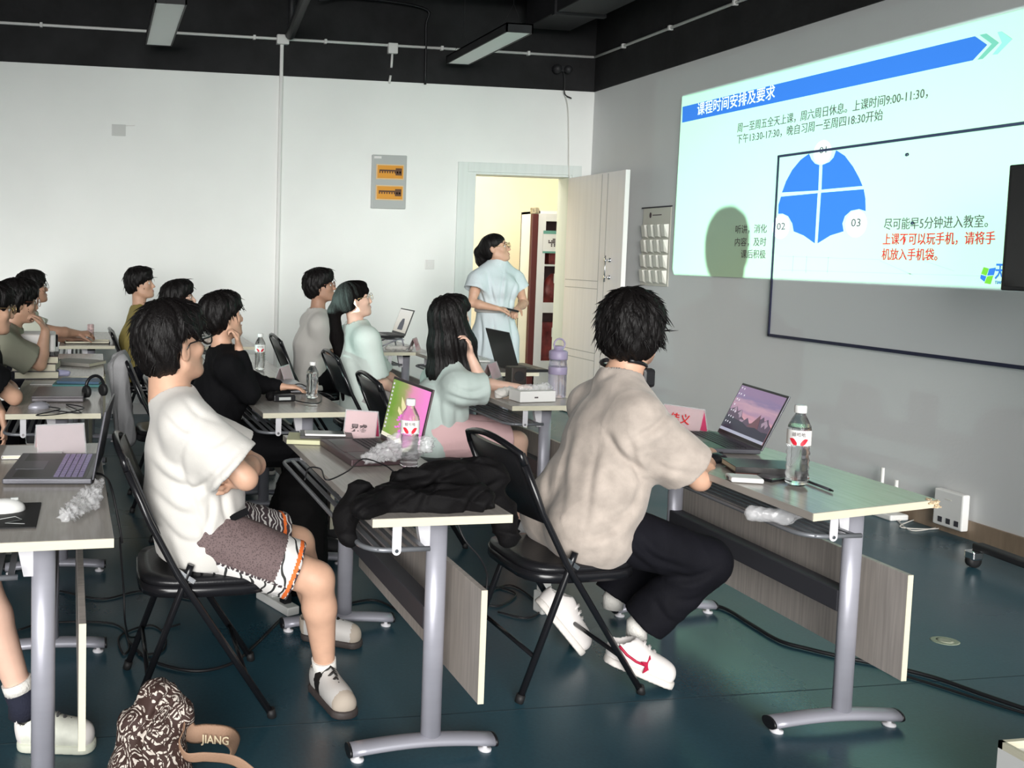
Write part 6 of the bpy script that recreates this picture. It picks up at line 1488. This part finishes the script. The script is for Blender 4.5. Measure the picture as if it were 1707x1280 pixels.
lg = thing('power_bank', 'white flat charger block with a cable by the table edge at front right', 'charger', (2.10, 2.735, 0.752), math.radians(-20)); MB().span((-0.05, -0.035, 0), (0.05, 0.035, 0.016), bev=0.005).build('charger_body', M['plastic_white'], lg); MB().span((-0.052, -0.01, 0.004), (-0.049, 0.01, 0.012)).build('charger_port', M['steel_dark'], lg)
phone('black phone beside the white charger block on the front right table', 2.235, 2.765, math.radians(-68), mat=M['black_plastic'])
ms = thing('mouse', 'dark mouse half under the hand on the front right table', 'mouse', (2.20, 3.02, 0.752), math.radians(20)); MB().ball((0, 0, 0.004), (0.055, 0.03, 0.026), 16, 10).build('mouse_shell', M['black_plastic'], ms); MB().span((0.02, -0.003, 0.024), (0.035, 0.003, 0.031)).build('scroll_wheel', M['rubber'], ms)
pe = thing('pen', 'dark pen pointing out from behind the tall bottle', 'pen', (2.265, 2.63, 0.757), math.radians(0)); MB().tube([(0.02, -0.05, 0), (0.035, 0.08, 0)], 0.0045).build('barrel', M['steel_dark'], pe); MB().tube([(0.018, -0.065, 0), (0.02, -0.05, 0)], [0.0025, 0.0045]).build('pen_tip', M['black_plastic'], pe)
# mouse and mat at left
mp = thing('mouse_mat', 'black mouse mat with a thin line drawing at the left edge', 'mouse mat', (-0.285, 2.56, 0.751)); MB().span((-0.14, -0.12, 0), (0.13, 0.12, 0.003)).build('mat_sheet', M['rubber'], mp); MB().tube([(0.02, -0.05, 0.0034), (0.07, -0.02, 0.0034), (0.09, -0.05, 0.0034), (0.05, -0.08, 0.0034), (0.10, -0.09, 0.0034)], 0.0012, n=5).build('line_drawing', M['box_grey'], mp)
ms = thing('mouse', 'white mouse on the black mat at the left edge', 'mouse', (-0.25, 2.60, 0.7545), math.radians(10)); MB().ball((0, 0, 0.004), (0.058, 0.033, 0.030), 18, 12).build('mouse_shell', M['plastic_white'], ms); MB().span((0.018, -0.004, 0.028), (0.038, 0.004, 0.035), bev=0.001).build('scroll_wheel', M['box_grey'], ms)
book('open printed notebook beyond the purple lit keyboard', -0.22, 3.34, 0.0, 0.20, 0.17, 0.012, M['plastic_white'])
rg = random.Random(8)
def crumple(label, name, cat, blobs, mat, seed, amp=0.010, fr=34, h=0.006, creases=None, stretch=(1, 1, 1), kk=0.03, part='crumpled_sheet', cut=None, floor=None, N4=1):
    P = np.array([b[0] for b in blobs]+[b[1] for b in blobs]); rm = max(max(b[2:4]) for b in blobs)
    F = Field(P.min(0)-rm-0.02, P.max(0)+rm+0.02, h)
    for a, b, ra, rb in blobs: F.cone(a, b, ra, rb, kk)
    if floor is not None: F.half((0, 0, floor), (0, 0, -1))
    if cut:
        for p, n in cut: F.half(p, n)
    V, Fc = F.mesh(); N = normals(V, Fc); V = wrinkle(V, N, seed, amp, fr, stretch)
    if floor is not None: V[:, 2] = np.maximum(V[:, 2], floor)
    if creases: V = crease(V, normals(V, Fc), creases)
    org = np.array([*V[:, :2].mean(0), V[:, 2].min()]); t = thing(name, label, cat, org); grid_mesh(part, V, Fc, mat, t, org); return t
FILM = new_mat('clear_crinkled_film', (0.93, 0.93, 0.95), 0.16, spec=1.0, alpha=0.30, coat=0.6)
crumple('crumpled clear plastic bag on the near left table', 'plastic_bag', 'plastic bag', [(at(112, 858, z=0.78), at(150, 830, z=0.785), 0.024, 0.030), (at(150, 830, z=0.785), at(170, 800, z=0.785), 0.026, 0.012)], FILM, 31, 0.014, 80, floor=0.752)
crumple('crumpled clear plastic bag between flower laptop and black jacket', 'plastic_bag', 'plastic bag', [((0.90, 2.98, 0.79), (1.02, 3.06, 0.81), 0.035, 0.045), ((1.02, 3.06, 0.81), (1.10, 3.02, 0.83), 0.045, 0.035)], FILM, 32, 0.014, 70, floor=0.776)
crumple('clear film wrapper lying in the rack of the front right table', 'plastic_wrapper', 'wrapper', [(at(1255, 855, z=0.69), at(1310, 862, z=0.69), 0.026, 0.022), (at(1310, 862, z=0.69), at(1370, 850, z=0.69), 0.018, 0.008)], FILM, 33, 0.004, 60, h=0.004)
JKT = new_mat('black_matt_jacket_cloth', (0.0045, 0.004, 0.0045), 0.75, spec=0.18, bump=(180, 0.15))
zj = 0.80
def jz(u, v, z): return at(u, v, z=z)
crumple('black jacket spread over the middle table and hanging off its edges', 'jacket', 'jacket', [
    (jz(612, 845, 0.775), jz(680, 812, 0.785), 0.035, 0.050), (jz(680, 812, 0.785), jz(745, 800, 0.80), 0.050, 0.060), (jz(660, 838, 0.77), jz(740, 835, 0.775), 0.035, 0.045), (jz(745, 800, 0.80), jz(815, 795, 0.80), 0.060, 0.062),
    (jz(740, 835, 0.775), jz(800, 830, 0.78), 0.045, 0.050), ((0.76, 2.62, 0.78), (0.712, 2.60, 0.71), 0.040, 0.038), ((0.712, 2.60, 0.71), (0.712, 2.56, 0.665), 0.038, 0.030), (jz(600, 850, 0.775), (0.75, 2.50, 0.77), 0.035, 0.03),
    ((1.14, 2.68, 0.78), (1.215, 2.66, 0.70), 0.050, 0.045), ((1.215, 2.66, 0.70), (1.225, 2.62, 0.63), 0.050, 0.040), ((1.21, 2.80, 0.77), (1.27, 2.78, 0.66), 0.055, 0.035)],
    JKT, 34, 0.010, 17, h=0.006, kk=0.03, part='jacket_cloth', creases=[([(590, 840), (650, 800), (720, 790)], 8, 0.014), ([(650, 850), (700, 815), (770, 812)], 7, 0.012), ([(700, 850), (730, 800), (790, 775)], 8, 0.012), ([(770, 880), (790, 830), (835, 800)], 7, 0.012), ([(585, 870), (610, 845), (650, 830)], 7, 0.010), ([(800, 890), (812, 850), (830, 830)], 6, 0.010), ([(740, 770), (780, 765), (830, 775)], 6, 0.008)])
dr_ = MB(); dr_.tube([p for p in smooth_path([at(762, 870, y=2.66), at(775, 900, y=2.64), at(800, 930, y=2.64), at(812, 960, y=2.66), at(808, 1000, y=2.66)])], 0.003, n=6)
crumple('black jacket or bag heaped beneath the middle column table by the woman in black', 'black_bag', 'bag', [((0.86, 3.95, 0.10), (0.90, 4.05, 0.40), 0.14, 0.12), ((0.80, 4.05, 0.12), (0.92, 4.15, 0.50), 0.12, 0.07)], JKT, 35, 0.010, 14, h=0.012, part='bag_cloth', floor=0.0)
crumple('black backpack standing beside the chair of the woman in mint', 'backpack', 'backpack', [((1.86, 5.25, 0.08), (1.84, 5.25, 0.50), 0.10, 0.09), ((1.72, 5.28, 0.08), (1.74, 5.26, 0.45), 0.09, 0.07)], new_mat('dark_backpack', (0.022, 0.014, 0.016), 0.7), 36, 0.008, 16, h=0.012, part='backpack_body', floor=0.0)
HG = new_mat('light_grey_hoodie', (0.33, 0.33, 0.34), 0.9, bump=(120, 0.2))
crumple('light grey hoodie draped over the back of a chair by the back wall students', 'hoodie', 'hoodie', [((0.14, 5.30, 0.84), (0.14, 5.52, 0.84), 0.045, 0.045), ((0.12, 5.30, 0.82), (0.17, 5.32, 0.40), 0.05, 0.05), ((0.12, 5.50, 0.82), (0.17, 5.50, 0.40), 0.05, 0.05), ((0.10, 5.40, 0.80), (0.14, 5.40, 0.42), 0.05, 0.05)], HG, 37, 0.010, 16, h=0.010, part='hoodie_cloth', stretch=(1, 1, 0.3))
# small table clutter
def cable3(label, P, r=0.003, mat=None): return cable(label, None, mat, r, z3d=[np.array(p, float) for p in P])
cable3('black cable curled over the keyboard edge of the flower laptop', [at(508, 800, z=0.77), at(515, 780, z=0.80), at(535, 782, z=0.79), at(545, 800, z=0.785), at(580, 785, z=0.79), at(605, 765, z=0.80), at(640, 775, z=0.80), at(655, 785, z=0.79)], 0.0025)
adp = thing('power_adapter', 'black power adapter brick at the near end of the middle column table', 'adapter', at(472, 668, z=0.752), 0.1); MB().span((-0.055, -0.03, 0), (0.055, 0.03, 0.032), bev=0.006).build('adapter_case', M['black_plastic'], adp); MB().span((-0.03, -0.031, 0.008), (0.03, -0.03, 0.022)).build('rating_label', M['box_grey'], adp)
crumple('black soft pouch with coiled cable on the middle column table', 'pouch', 'pouch', [(at(450, 660, z=0.775), at(480, 657, z=0.775), 0.024, 0.022)], JKT, 38, 0.004, 40, h=0.006, floor=0.752, part='pouch_cloth')
cable3('loose black charging cable around the small plain bottle', [at(452, 650, z=0.76), at(480, 645, z=0.775), at(500, 640, z=0.79), at(520, 650, z=0.762), at(535, 660, z=0.76), at(530, 672, z=0.757), at(495, 668, z=0.757), at(470, 655, z=0.76), at(500, 650, z=0.775), at(540, 655, z=0.757), at(558, 664, z=0.757)], 0.003)
ms = thing('mouse', 'silver mouse with a curled cable on the second left table', 'mouse', at(65, 680, z=0.752), 0.3); MB().ball((0, 0, 0.004), (0.05, 0.03, 0.026), 16, 10).build('mouse_shell', M['steel'], ms); MB().span((0.014, -0.003, 0.024), (0.032, 0.003, 0.030)).build('scroll_wheel', M['rubber'], ms)
cable3('thin black mouse cable scribbled on the second left table', [at(80, 678, z=0.757), at(100, 682, z=0.757), at(60, 692, z=0.757), at(100, 690, z=0.757), at(140, 680, z=0.757), at(110, 674, z=0.757), at(135, 688, z=0.757), at(90, 684, z=0.757)], 0.0025)
hs = thing('headset', 'black headset at the right edge of the second left table', 'headset', at(158, 662, z=0.752), 0.6)
MB().tube(arc((0, 0.055), 0.05, 0, 180, 12, ax='xz'), 0.008, n=8).build('headband', M['black_plastic'], hs)
for s_ in (-1, 1): MB().lathe([(0.024, -0.012), (0.030, -0.006), (0.030, 0.008), (0.022, 0.014)], c=(s_*0.048, 0, 0.032), axis='x', n=16).build('ear_cup', M['rubber'], hs)
BL1 = new_mat('dark_blue_cover', (0.04, 0.10, 0.18), 0.5); BL2 = new_mat('teal_cover', (0.05, 0.20, 0.20), 0.5)
book('teal folder at the bottom of the blue stack on the left column', -0.10, 5.36-0.42+0.10, math.radians(85), 0.19, 0.25, 0.012, BL2, name='folder', cat='folder'); book('dark blue book on top of the teal folder', -0.09, 5.05, math.radians(80), 0.15, 0.22, 0.012, BL1, z=0.765, name='book', cat='book')
crumple('lavender folded cloth beside the blue books', 'cloth', 'cloth', [(at(95, 622, z=0.775), at(113, 622, z=0.775), 0.022, 0.018)], new_mat('lavender_cloth', (0.42, 0.42, 0.60), 0.8), 39, 0.003, 30, h=0.006, floor=0.752, part='cloth_sheet')
book('pale cardboard folder on the third table of the left column', -0.12, 5.95, math.radians(60), 0.21, 0.28, 0.02, new_mat('pale_board', (0.42, 0.40, 0.36), 0.7), name='folder', cat='folder')
book('open white papers near the blue books on the left column', -0.25, 5.10, math.radians(88), 0.14, 0.2, 0.003, M['plastic_white'], name='paper_stack', cat='papers')
cn = thing('drink_can', 'small red and white patterned drink can on the farthest left table', 'can', at(151, 562, z=0.752)); MB().lathe([(0.022, 0), (0.027, 0.005), (0.027, 0.10), (0.023, 0.108)], n=20).build('can_body', new_mat('patterned_can', (0.62, 0.45, 0.45), 0.35, noise=(45, 0.6)), cn); MB().lathe([(0.022, 0.108), (0.020, 0.1085)], n=20).build('can_lid', M['chrome'], cn)
tr = thing('tray', 'flat pale tray on the farthest left table', 'tray', (-0.07, 7.32, 0.752)); MB().span((-0.18, -0.10, 0), (0.16, 0.10, 0.004)).build('tray_base', M['top'], tr)
for a, b in (((-0.18, -0.10, 0), (0.16, -0.092, 0.015)), ((-0.18, 0.092, 0), (0.16, 0.10, 0.015)), ((-0.18, -0.1, 0), (-0.172, 0.1, 0.015)), ((0.152, -0.1, 0), (0.16, 0.1, 0.015))): MB().span(a, b).build('tray_rim', M['edge'], tr)
tb = thing('tissue_box', 'white paper box with crinkled film at the near end of the second front table', 'box', (2.16, 4.40, 0.752), 0.1); MB().span((-0.10, -0.055, 0), (0.10, 0.055, 0.055), bev=0.003).build('box_body', M['plastic_white'], tb); MB().span((-0.02, -0.056, 0.02), (0.0, -0.055, 0.027)).build('printed_mark', GREYT, tb)
crumple('clear film crumpled on the white paper box', 'plastic_wrapper', 'wrapper', [((2.10, 4.40, 0.815), (2.24, 4.42, 0.815), 0.02, 0.02), ((2.24, 4.42, 0.82), (2.32, 4.50, 0.80), 0.02, 0.01)], FILM, 40, 0.007, 70, h=0.005)
crumple('white tissue crumpled left of the paper box', 'tissue', 'tissue', [((2.02, 4.48, 0.775), (2.10, 4.52, 0.785), 0.03, 0.026)], WHITE, 41, 0.006, 50, h=0.006, floor=0.752, part='tissue_sheet')
sp_ = thing('speaker', 'small dark box standing beside the purple sports bottle', 'speaker', (2.34, 4.98, 0.752)); MB().span((-0.045, -0.045, 0), (0.045, 0.045, 0.10), bev=0.006).build('speaker_case', new_mat('dark_wood_case', (0.03, 0.022, 0.018), 0.5), sp_); MB().lathe([(0.03, 0), (0.03, -0.003)], c=(0, -0.045, 0.05), axis='y', n=16).build('speaker_grille', M['rubber'], sp_)
book('pale papers at the doorway end of the third front table', 2.52, 6.15, math.radians(80), 0.21, 0.28, 0.012, M['plastic_white'], name='paper_stack', cat='papers')
crumple('crumpled white paper on the rear front table', 'paper', 'paper', [((2.15, 6.78, 0.772), (2.34, 6.80, 0.77), 0.022, 0.018)], WHITE, 42, 0.006, 40, h=0.006, floor=0.752, part='paper_sheet')
name_card('small clear name card on the rear front table beside the laptop', 2.36, 6.78, math.radians(-30), None, w=0.16, paper=new_mat('grey_card', (0.4, 0.4, 0.4), 0.6))
o = tag(dr_.build('drawstring', M['cable']), 'black drawstring hanging from the jacket past the table edge', 'drawstring')
# patterned bag with its strap on the floor
def paisley():
    m = new_mat('brown_white_doodle_canvas', (0.2, 0.1, 0.08), 0.75); nt = m.node_tree; b = nt.nodes['Principled BSDF']; tc = nt.nodes.new('ShaderNodeTexCoord')
    v = nt.nodes.new('ShaderNodeTexVoronoi'); v.inputs['Scale'].default_value = 13; w = nt.nodes.new('ShaderNodeMath'); w.operation = 'SINE'; k = nt.nodes.new('ShaderNodeMath'); k.operation = 'MULTIPLY'; k.inputs[1].default_value = 42
    v2 = nt.nodes.new('ShaderNodeTexVoronoi'); v2.inputs['Scale'].default_value = 60; v2.feature = 'DISTANCE_TO_EDGE'
    n = nt.nodes.new('ShaderNodeTexNoise'); n.inputs['Scale'].default_value = 12; mx = nt.nodes.new('ShaderNodeMix'); mx.data_type = 'VECTOR'; mx.inputs['Factor'].default_value = 0.10
    nt.links.new(tc.outputs['Object'], n.inputs['Vector']); nt.links.new(tc.outputs['Object'], mx.inputs[4]); nt.links.new(n.outputs['Color'], mx.inputs[5])
    nt.links.new(mx.outputs[1], v.inputs['Vector']); nt.links.new(mx.outputs[1], v2.inputs['Vector']); nt.links.new(v.outputs['Distance'], k.inputs[0]); nt.links.new(k.outputs[0], w.inputs[0])
    a = nt.nodes.new('ShaderNodeMath'); a.operation = 'GREATER_THAN'; a.inputs[1].default_value = 0.35; nt.links.new(w.outputs[0], a.inputs[0])
    c = nt.nodes.new('ShaderNodeMath'); c.operation = 'LESS_THAN'; c.inputs[1].default_value = 0.07; nt.links.new(v2.outputs['Distance'], c.inputs[0])
    x = nt.nodes.new('ShaderNodeMath'); x.operation = 'SUBTRACT'; x.use_clamp = True; nt.links.new(a.outputs[0], x.inputs[0]); nt.links.new(c.outputs[0], x.inputs[1])
    r = nt.nodes.new('ShaderNodeValToRGB'); r.color_ramp.elements[0].color = (0.045, 0.022, 0.018, 1); r.color_ramp.elements[1].color = (0.62, 0.56, 0.50, 1); nt.links.new(x.outputs[0], r.inputs[0]); nt.links.new(r.outputs[0], b.inputs['Base Color']); return m
PSL = paisley()
def B_(u, v, y): return at(u, v, y=y)
pb_ = crumple('brown and white doodle-patterned canvas bag slumped on the floor at bottom left', 'patterned_bag', 'bag', [
    (B_(262, 1165, 2.52), B_(262, 1225, 2.50), 0.060, 0.075), (B_(225, 1210, 2.50), B_(225, 1290, 2.45), 0.050, 0.075), (B_(280, 1160, 2.52), B_(300, 1190, 2.50), 0.035, 0.045), (B_(262, 1225, 2.50), B_(270, 1290, 2.44), 0.075, 0.085), (B_(230, 1290, 2.44), B_(240, 1330, 2.40), 0.08, 0.10)],
    PSL, 43, 0.006, 22, h=0.007, kk=0.02, part='canvas_body', floor=0.0, creases=[([(300, 1140), (265, 1180), (240, 1225), (230, 1260)], 6, 0.025)])
STR = new_mat('brown_webbing', (0.33, 0.20, 0.13), 0.7, bump=(220, 0.2)); bo = np.array(pb_.location)
def strap(px, y, w=0.019, part='strap'):
    P = [at(u, v, y=yy)-bo for (u, v), yy in zip(px, y)]
    return MB().tube(smooth_path(P, 7), 1.0, n=8, sq=(w, 0.0022), up=(0, 0.25, 1)).build(part, STR, pb_)
strap([(300, 1190), (306, 1215), (298, 1240), (312, 1262), (345, 1262), (390, 1268), (425, 1292)], [2.50, 2.46, 2.43, 2.40, 2.38, 2.38, 2.36], part='shoulder_strap')
sc_t = strap([(302, 1195), (318, 1222), (345, 1222), (378, 1226), (392, 1240), (386, 1262)], [2.50, 2.49, 2.49, 2.49, 2.52, 2.54], w=0.025, part='lettered_strap')
p0, p1 = at(335, 1240, y=2.475)-bo, at(381, 1244, y=2.475)-bo
text_obj('strap_lettering', 'JIANG', new_mat('cream_print', (0.75, 0.62, 0.42), 0.6), sc_t, p0, unit(p1-p0), (0, 0.0, 1), width=np.linalg.norm(p1-p0), height=0.030, bold=0.02)
